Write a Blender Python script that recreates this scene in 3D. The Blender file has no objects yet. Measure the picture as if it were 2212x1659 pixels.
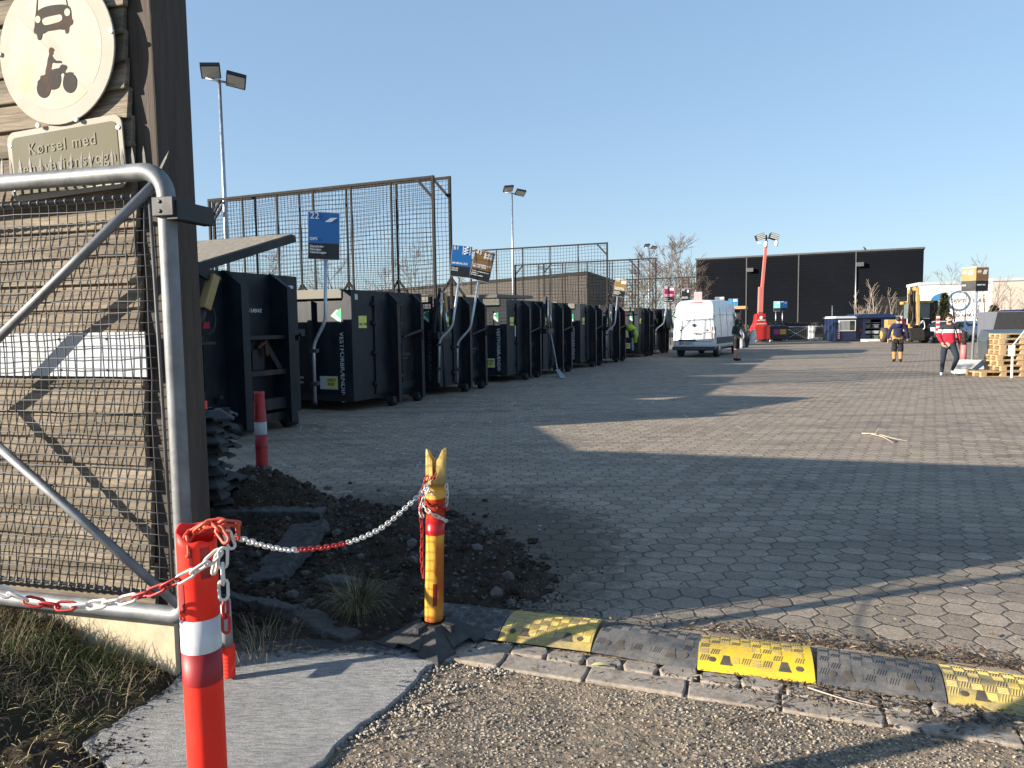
import bpy, math, random
from mathutils import Vector, Matrix, noise
random.seed(7)
SC = bpy.context.scene
COL = SC.collection
PI = math.pi
R = math.radians
V = Vector

# ---------------------------------------------------------------- camera model (pixels of a 2212 x 1659 view of the photograph)
F_, CX_, CY_, HC = 1600., 1106., 829.5, 1.65
CAMROT = (Matrix.Rotation(PI/2 - R(4.6), 4, 'X') @ Matrix.Rotation(R(-0.8), 4, 'Z')).to_3x3()
def ray(px, py): return CAMROT @ V(((px-CX_)/F_, -(py-CY_)/F_, -1))
def gp(px, py, z=0.):
    d = ray(px, py); t = (z-HC)/d.z
    return V((d.x*t, d.y*t, z))
def at(px, py, Y):
    d = ray(px, py); t = Y/d.y
    return V((d.x*t, Y, HC+d.z*t))
def onplane(px, py, p0, n):
    d = ray(px, py); o = V((0, 0, HC))
    t = (V(p0)-o).dot(n)/d.dot(n)
    return o+d*t

# ---------------------------------------------------------------- mesh builder
class MB:
    def __init__(s): s.v = []; s.f = []; s.m = []; s.sm = []; s.T = None
    def add(s, vs, fs, mi=0, smooth=False):
        b = len(s.v)
        if s.T is not None: vs = [s.T @ V(p) for p in vs]
        s.v += [tuple(p) for p in vs]
        for f in fs: s.f.append(tuple(b+i for i in f)); s.m.append(mi); s.sm.append(smooth)
        return s
    def box(s, x0, y0, z0, x1, y1, z1, mi=0):
        vs = [(x0,y0,z0),(x1,y0,z0),(x1,y1,z0),(x0,y1,z0),(x0,y0,z1),(x1,y0,z1),(x1,y1,z1),(x0,y1,z1)]
        return s.add(vs, [(0,3,2,1),(4,5,6,7),(0,1,5,4),(1,2,6,5),(2,3,7,6),(3,0,4,7)], mi)
    def hexa(s, vs, mi=0):      # 8 points: 4 bottom ccw, 4 top ccw
        return s.add(vs, [(0,3,2,1),(4,5,6,7),(0,1,5,4),(1,2,6,5),(2,3,7,6),(3,0,4,7)], mi)
    def bar(s, p, q, w, h=None, up=(0,0,1), mi=0):
        p = V(p); q = V(q); h = h or w; t = (q-p).normalized(); up = V(up)
        if abs(t.dot(up)) > .99: up = V((0,1,0))
        a = t.cross(up).normalized()*(w/2); b = a.cross(t).normalized()*(h/2)
        return s.hexa([p-a-b, p+a-b, p+a+b, p-a+b, q-a-b, q+a-b, q+a+b, q-a+b], mi)
    def tube(s, pts, r, n=8, mi=0, closed=False, caps=True, smooth=True, flat=None):
        pts = [V(p) for p in pts]; L = len(pts)
        if not isinstance(r, (list, tuple)): r = [r]*L
        vs = []; ref = None
        for i, p in enumerate(pts):
            a = pts[i-1] if (i > 0 or closed) else p
            c = pts[(i+1) % L] if (i < L-1 or closed) else p
            t = (c-a)
            t = t.normalized() if t.length > 1e-9 else V((0,0,1))
            if ref is None:
                ref = V((0,0,1)) if abs(t.z) < .9 else V((1,0,0))
            x = t.cross(ref)
            x = x.normalized() if x.length > 1e-6 else V((1,0,0))
            y = x.cross(t).normalized(); ref = y
            for k in range(n):
                an = 2*PI*k/n
                vs.append(p + x*(math.cos(an)*r[i]) + y*(math.sin(an)*r[i]))
        fs = []
        for i in range(L if closed else L-1):
            j = (i+1) % L
            for k in range(n):
                l = (k+1) % n
                fs.append((i*n+k, i*n+l, j*n+l, j*n+k))
        if caps and not closed:
            fs.append(tuple(range(n-1, -1, -1))); fs.append(tuple((L-1)*n+k for k in range(n)))
        return s.add(vs, fs, mi, smooth)
    def cyl(s, p, q, r0, r1=None, n=16, mi=0, smooth=True):
        return s.tube([p, q], [r0, r0 if r1 is None else r1], n, mi, smooth=smooth)
    def prism(s, poly, a, b, M=None, mi=0):     # poly in local xy extruded a..b along local z, M maps to space
        n = len(poly)
        vs = [V((x,y,a)) for x,y in poly]+[V((x,y,b)) for x,y in poly]
        if M is not None: vs = [M @ p for p in vs]
        fs = [tuple(range(n-1,-1,-1)), tuple(range(n,2*n))]+[(i,(i+1)%n,n+(i+1)%n,n+i) for i in range(n)]
        return s.add(vs, fs, mi)
    def ball(s, c, r, nu=10, nv=7, mi=0, smooth=True, jit=0):
        c = V(c); r = V((r,r,r)) if not hasattr(r, '__len__') else V(r)
        vs = [c+V((0,0,r.z))]; fs = []
        for j in range(1, nv):
            th = PI*j/nv
            for i in range(nu):
                ph = 2*PI*i/nu; k = 1+random.uniform(-jit, jit)
                vs.append(c+V((r.x*math.sin(th)*math.cos(ph)*k, r.y*math.sin(th)*math.sin(ph)*k, r.z*math.cos(th)*k)))
        vs.append(c-V((0,0,r.z)))
        for i in range(nu): fs.append((0, 1+i, 1+(i+1)%nu))
        for j in range(nv-2):
            for i in range(nu):
                a = 1+j*nu+i; b = 1+j*nu+(i+1)%nu
                fs.append((a, a+nu, b+nu, b))
        b0 = 1+(nv-2)*nu; e = len(vs)-1
        for i in range(nu): fs.append((e, b0+(i+1)%nu, b0+i))
        return s.add(vs, fs, mi, smooth)
    def stone(s, c, r, mi=0):
        c = V(c); vs = []
        for d in ICO:
            k = random.uniform(.7, 1.25)
            vs.append(c+V((d[0]*r[0]*k, d[1]*r[1]*k, d[2]*r[2]*k)))
        return s.add(vs, ICOF, mi)
    def build(s, name, mats, parent=None, bevel=0, seg=2):
        me = bpy.data.meshes.new(name)
        me.from_pydata(s.v, [], s.f)
        if not isinstance(mats, (list, tuple)): mats = [mats]
        for m in mats: me.materials.append(m)
        me.polygons.foreach_set('material_index', s.m)
        me.polygons.foreach_set('use_smooth', s.sm)
        me.update()
        o = bpy.data.objects.new(name, me); COL.objects.link(o)
        if parent: o.parent = parent
        if bevel:
            b = o.modifiers.new('bevel', 'BEVEL'); b.width = bevel; b.segments = seg; b.limit_method = 'ANGLE'; b.angle_limit = R(40)
        return o
def build_each(b, name, mats, parent=None, bevel=0):     # one object per connected piece
    par = list(range(len(b.v)))
    def find(i):
        while par[i] != i: par[i] = par[par[i]]; i = par[i]
        return i
    for f in b.f:
        for i in f[1:]: par[find(i)] = find(f[0])
    grp = {}
    for k, f in enumerate(b.f): grp.setdefault(find(f[0]), []).append(k)
    out = []
    for ks in grp.values():
        c = MB(); ids = {}
        for k in ks:
            g = []
            for i in b.f[k]:
                if i not in ids: ids[i] = len(c.v); c.v.append(b.v[i])
                g.append(ids[i])
            c.f.append(tuple(g)); c.m.append(b.m[k]); c.sm.append(b.sm[k])
        out.append(c.build(name, mats, parent, bevel))
    return out
_t = (1+5**.5)/2
ICO = [V(p).normalized() for p in [(-1,_t,0),(1,_t,0),(-1,-_t,0),(1,-_t,0),(0,-1,_t),(0,1,_t),(0,-1,-_t),(0,1,-_t),(_t,0,-1),(_t,0,1),(-_t,0,-1),(-_t,0,1)]]
ICOF = [(0,11,5),(0,5,1),(0,1,7),(0,7,10),(0,10,11),(1,5,9),(5,11,4),(11,10,2),(10,7,6),(7,1,8),(3,9,4),(3,4,2),(3,2,6),(3,6,8),(3,8,9),(4,9,5),(2,4,11),(6,2,10),(8,6,7),(9,8,1)]

def tag(o, label=None, cat=None, group=None, kind=None):
    if label: o['label'] = label
    if cat: o['category'] = cat
    if group: o['group'] = group
    if kind: o['kind'] = kind
    return o
def empty(name, loc, rz=0, label=None, cat=None, group=None):
    o = bpy.data.objects.new(name, None); COL.objects.link(o)
    o.location = loc; o.rotation_euler = (0, 0, rz); o.empty_display_size = .2
    return tag(o, label, cat, group)
def copy_tree(o, parent=None):
    c = o.copy(); COL.objects.link(c); c.parent = parent
    for ch in list(o.children): copy_tree(ch, c)
    return c
def text(s, size, mat, parent, M, name='lettering', align='LEFT', space=1., bold=0.):
    cu = bpy.data.curves.new(name, 'FONT'); cu.body = s; cu.size = size; cu.align_x = align; cu.space_character = space
    cu.extrude = .001; cu.resolution_u = 3; cu.offset = bold; cu.space_line = .95
    t = bpy.data.objects.new(name, cu); COL.objects.link(t)
    me = bpy.data.meshes.new_from_object(t.evaluated_get(bpy.context.evaluated_depsgraph_get()))
    bpy.data.objects.remove(t)
    me.name = name; me.materials.clear(); me.materials.append(mat)
    o = bpy.data.objects.new(name, me); COL.objects.link(o)
    o.parent = parent; o.matrix_basis = M
    return o
def face_m(x, y, z, rz=0, roll=0):     # text plane upright, reading direction local +x, facing local -y
    return Matrix.Translation((x,y,z)) @ Matrix.Rotation(rz,4,'Z') @ Matrix.Rotation(PI/2,4,'X') @ Matrix.Rotation(roll,4,'Z')

# ---------------------------------------------------------------- materials
def nt(name):
    m = bpy.data.materials.new(name); m.use_nodes = True
    t = m.node_tree; t.nodes.clear()
    out = t.nodes.new('ShaderNodeOutputMaterial'); b = t.nodes.new('ShaderNodeBsdfPrincipled')
    t.links.new(b.outputs[0], out.inputs[0])
    return m, t, b
def N(t, typ, **kw):
    n = t.nodes.new(typ)
    for k, v in kw.items():
        if k[0] == 'i' and k[1:].isdigit(): n.inputs[int(k[1:])].default_value = v
        else: setattr(n, k, v)
    return n
def L(t, a, b): t.links.new(a, b)
def rgb(c): return (c[0], c[1], c[2], 1)
def ramp(t, fac, stops, interp='LINEAR'):
    n = t.nodes.new('ShaderNodeValToRGB'); n.color_ramp.interpolation = interp
    e = n.color_ramp.elements
    while len(e) < len(stops): e.new(.5)
    for i, (p, c) in enumerate(stops): e[i].position = p; e[i].color = rgb(c) if hasattr(c, '__len__') else (c,c,c,1)
    L(t, fac, n.inputs[0]); return n.outputs[0]
def mixc(t, fac, a, b, mode='MIX'):
    n = t.nodes.new('ShaderNodeMix'); n.data_type = 'RGBA'; n.blend_type = mode
    if hasattr(fac, 'node'): L(t, fac, n.inputs[0])
    else: n.inputs[0].default_value = fac
    for s, v in ((6, a), (7, b)):
        if hasattr(v, 'node'): L(t, v, n.inputs[s])
        else: n.inputs[s].default_value = rgb(v)
    return n.outputs[2]
def mth(t, op, a, b=None, c=None):
    n = t.nodes.new('ShaderNodeMath'); n.operation = op
    for i, v in enumerate((a, b, c)):
        if v is None: continue
        if hasattr(v, 'node'): L(t, v, n.inputs[i])
        else: n.inputs[i].default_value = v
    return n.outputs[0]
def objco(t, scale=(1,1,1), rotz=0, loc=(0,0,0)):
    tc = t.nodes.new('ShaderNodeTexCoord'); mp = t.nodes.new('ShaderNodeMapping')
    mp.inputs['Scale'].default_value = scale; mp.inputs['Rotation'].default_value = (0,0,rotz); mp.inputs['Location'].default_value = loc
    L(t, tc.outputs['Object'], mp.inputs[0]); return mp.outputs[0]
def nz(t, co, scale, detail=4, rough=.6, dist=0):
    n = t.nodes.new('ShaderNodeTexNoise'); n.inputs['Scale'].default_value = scale; n.inputs['Detail'].default_value = detail
    n.inputs['Roughness'].default_value = rough; n.inputs['Distortion'].default_value = dist
    L(t, co, n.inputs['Vector']); return n.outputs[0]
def bump(t, b, h, strength=.3, dist=.01):
    n = t.nodes.new('ShaderNodeBump'); n.inputs['Strength'].default_value = strength; n.inputs['Distance'].default_value = dist
    L(t, h, n.inputs['Height']); L(t, n.outputs[0], b.inputs['Normal'])
def mat(name, col, rough=.6, metal=0, var=.25, sc=6., bmp=.15, bsc=None, dirt=None, damt=.5, dsc=3., stretch=(1,1,1), spec=None, bd=.004):
    m, t, b = nt(name)
    co = objco(t, stretch)
    n1 = nz(t, co, sc, 6, .65)
    lo = [c*(1-var) for c in col]; hi = [min(1, c*(1+var)) for c in col]
    c = ramp(t, n1, [(.3, lo), (.7, hi)])
    if dirt:
        n2 = nz(t, co, dsc, 8, .7)
        f = ramp(t, n2, [(.5, 0), (.72, damt)])
        c = mixc(t, f, c, dirt)
    L(t, c, b.inputs['Base Color'])
    r = ramp(t, n1, [(.3, max(0, rough-.08)), (.7, min(1, rough+.1))]); L(t, r, b.inputs['Roughness'])
    b.inputs['Metallic'].default_value = metal
    if spec is not None: b.inputs['Specular IOR Level'].default_value = spec
    if bmp: bump(t, b, nz(t, co, bsc or sc*6, 4), bmp, bd)
    return m
M = {}
def flat(name, col, rough=.5, metal=0, spec=None): return mat(name, col, rough, metal, .12, 4, .05, spec=spec)
# ---------------------------------------------------------------- palette
M['steel'] = mat('galvanised_steel', (.40,.42,.45), .42, .85, .22, 14, .08, dirt=(.22,.21,.2), damt=.5, dsc=5)
M['pole'] = mat('pole_steel', (.50,.52,.55), .38, .7, .15, 20, .03)
M['darksteel'] = mat('dark_steel', (.022,.023,.026), .55, .2, .3, 12, .1, dirt=(.10,.055,.03), damt=.5)
M['rust'] = mat('rusty_steel', (.026,.023,.021), .8, .1, .4, 18, .2, dirt=(.075,.058,.045), damt=.5, dsc=6, spec=.2)
M['cont'] = mat('container_paint', (.0125,.0175,.025), .5, 0, .3, 5, .06, dirt=(.036,.036,.036), damt=.7, dsc=2.6, stretch=(1,1,.5), spec=.3)
M['contrim'] = mat('container_trim', (.016,.020,.025), .5, 0, .3, 7, .06, dirt=(.10,.052,.03), damt=.7, dsc=5, spec=.3, stretch=(1,1,.35))
M['rail'] = mat('weathered_rail', (.15,.15,.125), .7, 0, .25, 10, .15, dirt=(.20,.13,.07), damt=.6, dsc=5, stretch=(1,1,.4))
M['black'] = mat('black_plastic', (.018,.018,.02), .55, 0, .2, 8, .1)
M['rubber'] = mat('rubber', (.032,.032,.033), .75, 0, .3, 14, .3, dirt=(.12,.11,.095), damt=.55, dsc=5)
M['rubberg'] = mat('old_rubber', (.035,.036,.039), .75, 0, .3, 14, .3, dirt=(.085,.08,.072), damt=.6, dsc=6)
M['white'] = mat('white_print', (.8,.8,.8), .5, 0, .04, 5, 0)
M['cream'] = mat('cream_print', (.75,.74,.68), .5, 0, .05, 5, 0)
M['blackp'] = mat('black_print', (.016,.016,.018), .5, 0, .1, 5, 0)
M['labely'] = mat('yellow_label', (.72,.70,.16), .5, 0, .1, 9, 0)
M['labelw'] = mat('pale_label', (.62,.63,.6), .5, 0, .1, 9, 0)
M['labelr'] = mat('red_label', (.45,.02,.05), .5, 0, .1, 9, 0)
M['green'] = mat('green_print', (.02,.36,.16), .5, 0, .1, 5, 0)
M['gold'] = mat('ochre_paint', (.38,.25,.09), .5, 0, .2, 9, .05, dirt=(.1,.07,.04), damt=.4)
M['chrome'] = mat('bright_rod', (.6,.6,.58), .2, .95, .05, 5, 0)
M['glass'] = flat('dark_glass', (.02,.026,.03), .08, 0, .6)
M['signback'] = flat('sign_white_edge', (.7,.7,.7), .5)
def signmat(n, c): M[n] = mat('sign_'+n, c, .38, 0, .06, 3, 0)
for n_, c_ in dict(s_blue=(.012,.12,.36), s_black=(.012,.012,.015), s_brown=(.20,.105,.035), s_ochre=(.26,.17,.055), s_magenta=(.30,.012,.08), s_pink=(.50,.38,.38), s_teal=(.16,.52,.48), s_cyan=(.03,.25,.62), s_grey=(.16,.17,.2)).items(): signmat(n_, c_)
M['concrete'] = mat('concrete', (.34,.34,.335), .85, 0, .2, 8, .4, dirt=(.2,.19,.17), damt=.5, dsc=3)
M['palw'] = mat('pallet_wood', (.40,.27,.14), .8, 0, .3, 9, .3, dirt=(.16,.11,.07), damt=.5, dsc=4)
M['skin'] = mat('skin', (.50,.29,.21), .55, 0, .08, 10, 0)
M['bark'] = mat('bare_bark', (.20,.155,.12), .9, 0, .3, 6, .2)
M['twig'] = mat('bare_twig', (.17,.125,.10), .9, 0, .3, 6, 0)
M['palebark'] = mat('pale_bark', (.42,.34,.27), .9, 0, .2, 6, 0)

# ---------------------------------------------------------------- paving
TH = math.atan2(.917, .399)          # the row of containers runs along this bearing
def hexmat():
    m, t, b = nt('hex_paving')
    S = .178
    co0 = objco(t)
    wob = N(t, 'ShaderNodeTexNoise'); wob.inputs['Scale'].default_value = 2.6; wob.inputs['Detail'].default_value = 7; wob.inputs['Roughness'].default_value = .62; L(t, co0, wob.inputs['Vector'])
    w2 = N(t, 'ShaderNodeVectorMath', operation='MULTIPLY_ADD'); L(t, wob.outputs['Color'], w2.inputs[0]); w2.inputs[1].default_value = (.12,.12,0); L(t, co0, w2.inputs[2])
    mp = N(t, 'ShaderNodeMapping'); mp.inputs['Rotation'].default_value = (0,0,-TH+PI*0+R(6)); mp.inputs['Scale'].default_value = (1/S,1/S,0); mp.inputs['Location'].default_value = (700,700,0)
    L(t, w2.outputs[0], mp.inputs[0])
    rr = (1, 3**.5, 1); hh = (.5, 3**.5/2, .5)
    def cell(src):
        md = N(t, 'ShaderNodeVectorMath', operation='MODULO'); L(t, src, md.inputs[0]); md.inputs[1].default_value = rr
        sb = N(t, 'ShaderNodeVectorMath', operation='SUBTRACT'); L(t, md.outputs[0], sb.inputs[0]); sb.inputs[1].default_value = hh
        f = N(t, 'ShaderNodeVectorMath', operation='MULTIPLY'); L(t, sb.outputs[0], f.inputs[0]); f.inputs[1].default_value = (1,1,0)
        return f.outputs[0]
    p = mp.outputs[0]
    ps = N(t, 'ShaderNodeVectorMath', operation='SUBTRACT'); L(t, p, ps.inputs[0]); ps.inputs[1].default_value = hh
    a = cell(p); c = cell(ps.outputs[0])
    def dot(q):
        d = N(t, 'ShaderNodeVectorMath', operation='DOT_PRODUCT'); L(t, q, d.inputs[0]); L(t, q, d.inputs[1]); return d.outputs['Value']
    sel = mth(t, 'LESS_THAN', dot(a), dot(c))
    g = mixc(t, sel, c, a)
    sx = N(t, 'ShaderNodeSeparateXYZ'); L(t, g, sx.inputs[0])
    ax = mth(t, 'ABSOLUTE', sx.outputs[0]); ay = mth(t, 'ABSOLUTE', sx.outputs[1])
    dd = mth(t, 'MAXIMUM', ax, mth(t, 'MULTIPLY_ADD', ay, .8660254, mth(t, 'MULTIPLY', ax, .5)))
    edge = mth(t, 'SUBTRACT', .5, dd)                 # 0 at the joint
    idv = N(t, 'ShaderNodeVectorMath', operation='SUBTRACT'); L(t, p, idv.inputs[0]); L(t, g, idv.inputs[1])
    sn = N(t, 'ShaderNodeVectorMath', operation='SNAP'); L(t, idv.outputs[0], sn.inputs[0]); sn.inputs[1].default_value = (.25,.25,1)
    wn = N(t, 'ShaderNodeTexWhiteNoise'); L(t, sn.outputs[0], wn.inputs['Vector'])
    big = nz(t, co0, .35, 6, .6); mid = nz(t, co0, 2.2, 6, .65); fine = nz(t, co0, 85, 4, .75)
    base = ramp(t, wn.outputs[0], [(0, (.215,.170,.127)), (.5, (.280,.224,.170)), (1, (.34,.275,.212))])
    base = mixc(t, ramp(t, big, [(.38, 0), (.65, .6)]), base, (.32,.262,.195))
    base = mixc(t, ramp(t, mid, [(.52, 0), (.75, .5)]), base, (.15,.135,.12))
    base = mixc(t, 1, base, ramp(t, fine, [(.3, .42), (.5, 1), (.7, 1.55)]), 'MULTIPLY')
    base = mixc(t, 1, base, ramp(t, nz(t, co0, 24, 6, .75), [(.3, .72), (.7, 1.25)]), 'MULTIPLY')
    oil = nz(t, co0, 1.1, 8, .7, .6); base = mixc(t, ramp(t, oil, [(.57, 0), (.68, .7)]), base, (.085,.075,.066))
    trk = nz(t, objco(t, (.12,1.6,1), -TH-.25), 1.5, 5, .6); base = mixc(t, ramp(t, trk, [(.50, 0), (.64, .5)]), base, (.125,.11,.095))
    # soil trodden outwards from the dug corner
    sv = N(t, 'ShaderNodeVectorMath', operation='DISTANCE'); L(t, co0, sv.inputs[0]); sv.inputs[1].default_value = (-1.0,5.5,0)
    sk_ = mth(t, 'ADD', mth(t, 'MULTIPLY', sv.outputs['Value'], -.42), mth(t, 'MULTIPLY_ADD', nz(t, co0, 7, 9, .8), 1.1, .62))
    base = mixc(t, ramp(t, sk_, [(.30, 0), (.52, .85)]), base, (.075,.056,.040))
    # pale specks and scuffs of gypsum and paint
    vo = N(t, 'ShaderNodeTexVoronoi'); vo.inputs['Scale'].default_value = 9; L(t, co0, vo.inputs['Vector'])
    vs = N(t, 'ShaderNodeSeparateColor'); L(t, vo.outputs['Color'], vs.inputs[0])
    speck = mth(t, 'MULTIPLY', mth(t, 'LESS_THAN', vo.outputs['Distance'], mth(t, 'MULTIPLY', vs.outputs[1], .16)), mth(t, 'GREATER_THAN', vs.outputs[0], .80))
    base = mixc(t, mth(t, 'MULTIPLY', speck, .75), base, (.50,.49,.47))
    st = nz(t, objco(t, (1.6,7,1), -TH+.9), 2.4, 9, .75)
    base = mixc(t, ramp(t, st, [(.66, 0), (.74, .55)]), base, (.42,.41,.39))
    jw = mth(t, 'MULTIPLY_ADD', nz(t, co0, 5, 3), .07, .016)      # uneven joint width
    jm = N(t, 'ShaderNodeMapRange', interpolation_type='SMOOTHSTEP'); L(t, edge, jm.inputs[0]); jm.inputs[1].default_value = 0; L(t, jw, jm.inputs[2]); jm.inputs[3].default_value = 1; jm.inputs[4].default_value = 0
    fill = ramp(t, nz(t, co0, .5, 4), [(.35, .75), (.6, 1)])
    jf = mth(t, 'MULTIPLY', jm.outputs[0], fill)
    col = mixc(t, mth(t, 'MULTIPLY', jf, .93), base, mixc(t, ramp(t, mid, [(.45, 0), (.6, 1)]), (.018,.016,.014), (.05,.037,.026)))
    L(t, col, b.inputs['Base Color'])
    b.inputs['Roughness'].default_value = .82; b.inputs['Specular IOR Level'].default_value = .35
    eh = N(t, 'ShaderNodeMapRange', interpolation_type='SMOOTHSTEP'); L(t, edge, eh.inputs[0]); eh.inputs[1].default_value = 0; eh.inputs[2].default_value = .06
    h = mth(t, 'ADD', mth(t, 'MULTIPLY_ADD', fine, .16, mth(t, 'MULTIPLY', wn.outputs[0], .25)), mth(t, 'MULTIPLY', eh.outputs[0], .55))
    bump(t, b, h, .8, .012)
    return m
def roadmat():
    m, t, b = nt('worn_asphalt'); co = objco(t)
    v1 = N(t, 'ShaderNodeTexVoronoi'); v1.inputs['Scale'].default_value = 46; v1.inputs['Randomness'].default_value = 1; L(t, co, v1.inputs['Vector'])
    v2 = N(t, 'ShaderNodeTexVoronoi', feature='DISTANCE_TO_EDGE'); v2.inputs['Scale'].default_value = 46; L(t, co, v2.inputs['Vector'])
    sc = N(t, 'ShaderNodeSeparateColor'); L(t, v1.outputs['Color'], sc.inputs[0])
    st = ramp(t, sc.outputs[0], [(0, (.14,.12,.10)), (.35, (.29,.24,.185)), (.7, (.43,.34,.25)), (1, (.55,.47,.37))])
    big = nz(t, co, 1.3, 8, .65)
    mort = mixc(t, ramp(t, big, [(.4, 0), (.6, 1)]), (.34,.26,.175), (.19,.155,.118))
    keep = mth(t, 'MULTIPLY', ramp(t, v2.outputs['Distance'], [(.08, 0), (.2, 1)]), mth(t, 'GREATER_THAN', sc.outputs[1], .35))
    c = mixc(t, keep, mixc(t, ramp(t, nz(t, co, 30, 4, .7), [(.42, .75), (.58, 0)]), mort, (.06,.052,.045)), st)
    c = mixc(t, ramp(t, nz(t, co, 5, 8, .75), [(.5, 0), (.72, .8)]), c, (.10,.085,.07))
    c = mixc(t, ramp(t, nz(t, co, .9, 5), [(.5, 0), (.7, .7)]), c, (.37,.285,.195))
    L(t, c, b.inputs['Base Color']); b.inputs['Roughness'].default_value = .9
    h = mth(t, 'ADD', mth(t, 'MULTIPLY', keep, mth(t, 'MULTIPLY_ADD', v1.outputs['Distance'], -.8, 1)), nz(t, co, 130, 4, .7))
    h = mth(t, 'ADD', h, mth(t, 'MULTIPLY', nz(t, co, 16, 5, .7), 1.6))
    bump(t, b, h, 1., .012)
    return m
def padmat():
    m, t, b = nt('rough_concrete_pad'); co = objco(t)
    st = nz(t, objco(t, (1,4.5,1), R(-68)), 13, 7, .75); n2 = nz(t, co, 3, 8, .65); n3 = nz(t, co, 160, 3, .7)
    c = ramp(t, n2, [(.3, (.42,.41,.40)), (.6, (.54,.53,.51)), (.8, (.62,.605,.58))])
    c = mixc(t, ramp(t, st, [(.36, .75), (.56, 0)]), c, (.22,.215,.21))
    c = mixc(t, 1, c, ramp(t, n3, [(.25, .6), (.75, 1.25)]), 'MULTIPLY')
    # soil trodden onto the far edge
    sy = N(t, 'ShaderNodeSeparateXYZ'); L(t, co, sy.inputs[0])
    k = mth(t, 'MULTIPLY_ADD', nz(t, co, 26, 8, .8), 1.1, mth(t, 'MULTIPLY', mth(t, 'SUBTRACT', sy.outputs[1], 3.62), 1.5))
    c = mixc(t, ramp(t, k, [(.5, 0), (.62, .9)]), c, (.05,.042,.036))
    L(t, c, b.inputs['Base Color']); b.inputs['Roughness'].default_value = .9
    bump(t, b, mth(t, 'ADD', mth(t, 'MULTIPLY', st, 2.4), mth(t, 'ADD', n3, nz(t, co, 9, 6, .65))), 1., .016)
    return m
def soilmat(name, a, bb, c3, green=None):
    m, t, b = nt(name); co = objco(t)
    c = ramp(t, nz(t, co, 7, 9, .75), [(.3, a), (.55, bb), (.8, c3)])
    vo = N(t, 'ShaderNodeTexVoronoi'); vo.inputs['Scale'].default_value = 48; L(t, co, vo.inputs['Vector'])
    sc = N(t, 'ShaderNodeSeparateColor'); L(t, vo.outputs['Color'], sc.inputs[0])
    pk = mth(t, 'MULTIPLY', mth(t, 'GREATER_THAN', sc.outputs[0], .8), mth(t, 'LESS_THAN', vo.outputs['Distance'], .32))
    c = mixc(t, pk, c, (.17,.155,.135))
    if green: c = mixc(t, ramp(t, nz(t, co, 2.2, 5), [(.48, 0), (.62, .8)]), c, green)
    L(t, c, b.inputs['Base Color']); b.inputs['Roughness'].default_value = .95; b.inputs['Specular IOR Level'].default_value = .15
    bump(t, b, mth(t, 'ADD', nz(t, co, 26, 8, .75), mth(t, 'MULTIPLY', pk, .5)), 1., .03)
    return m
M['hex'] = hexmat(); M['road'] = roadmat(); M['pad'] = padmat()
M['soil'] = soilmat('dug_soil', (.030,.022,.016), (.068,.050,.036), (.115,.088,.064))
M['verge'] = soilmat('verge_soil', (.03,.023,.017), (.075,.055,.038), (.13,.10,.07), (.05,.06,.02))
M['base'] = mat('ground_base', (.17,.155,.135), .9, 0, .25, .5, .2, dirt=(.10,.10,.06), damt=.7, dsc=.05)

def sheet(name, poly, z, m, thick=0):
    b = MB()
    if thick: b.prism(poly, z-thick, z)
    else: b.add([(x,y,z) for x,y in poly], [tuple(range(len(poly)))])
    return tag(b.build(name, m), kind='structure')
tag(sheet('ground', [(-900,-300),(900,-300),(900,1500),(-900,1500)], -.06, M['base']), 'flat ground reaching to the horizon', None)
BA = V((-.09,3.75)); BD = V((.943,-.333)).normalized(); BN = V((-BD.y, BD.x))     # line of the speed bump, BN points into the yard
def bl(a, n): q = BA+BD*a+BN*n; return (q.x, q.y)
yard = [bl(-9,.02), bl(14,.02), (60,-2), (75,60), (30,62), (16,62), (-9,30), (-16,8)]
tag(sheet('yard_paving', yard, 0., M['hex']), 'hexagonal concrete block paving of the recycling yard')
tag(sheet('road', [bl(-9,.03), (-9,-4), (20,-6), bl(14,.03)], -.012, M['road']), 'worn asphalt and gravel in front of the yard entrance')
# concrete pad
PAD = [(-1.62,3.74),(-1.1,3.80),(-.68,3.76),(-.42,3.66),(-.30,3.56),(-.43,3.46),(-.50,3.2),(-.61,3.0),(-.71,2.82),(-.73,2.7),(-.86,2.55),(-.98,2.4),(-1.02,2.0),(-1.1,1.2),(-1.6,1.2),(-1.5,2.3),(-1.47,2.6),(-1.74,2.83),(-1.6,3.3)]
def rough_outline(poly, n, amp):
    out = []
    for i, p in enumerate(poly):
        q = poly[(i+1) % len(poly)]
        for k in range(n):
            x = p[0]+(q[0]-p[0])*k/n; y = p[1]+(q[1]-p[1])*k/n
            w = noise.noise_vector(V((x*14, y*14, 0)))*amp
            out.append((x+w.x, y+w.y))
    return out
def inpoly(x, y, P):
    c = False; j = len(P)-1
    for i in range(len(P)):
        if (P[i][1] > y) != (P[j][1] > y) and x < (P[j][0]-P[i][0])*(y-P[i][1])/(P[j][1]-P[i][1])+P[i][0]: c = not c
        j = i
    return c
def pdist(x, y, P):      # signed distance, positive inside
    d = 1e9; p = V((x, y))
    for i in range(len(P)):
        a = V(P[i]); e = V(P[(i+1) % len(P)])-a
        k = max(0, min(1, (p-a).dot(e)/max(1e-9, e.dot(e))))
        d = min(d, (p-a-e*k).length)
    return d if inpoly(x, y, P) else -d
pb = MB(); PO = rough_outline(PAD, 8, .014); pb.prism(PO, -.03, .010)
tag(tag(pb.build('concrete_pad', M['pad'], bevel=.008), kind='structure'), 'pale brushed concrete pad between verge and gravel')

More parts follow.
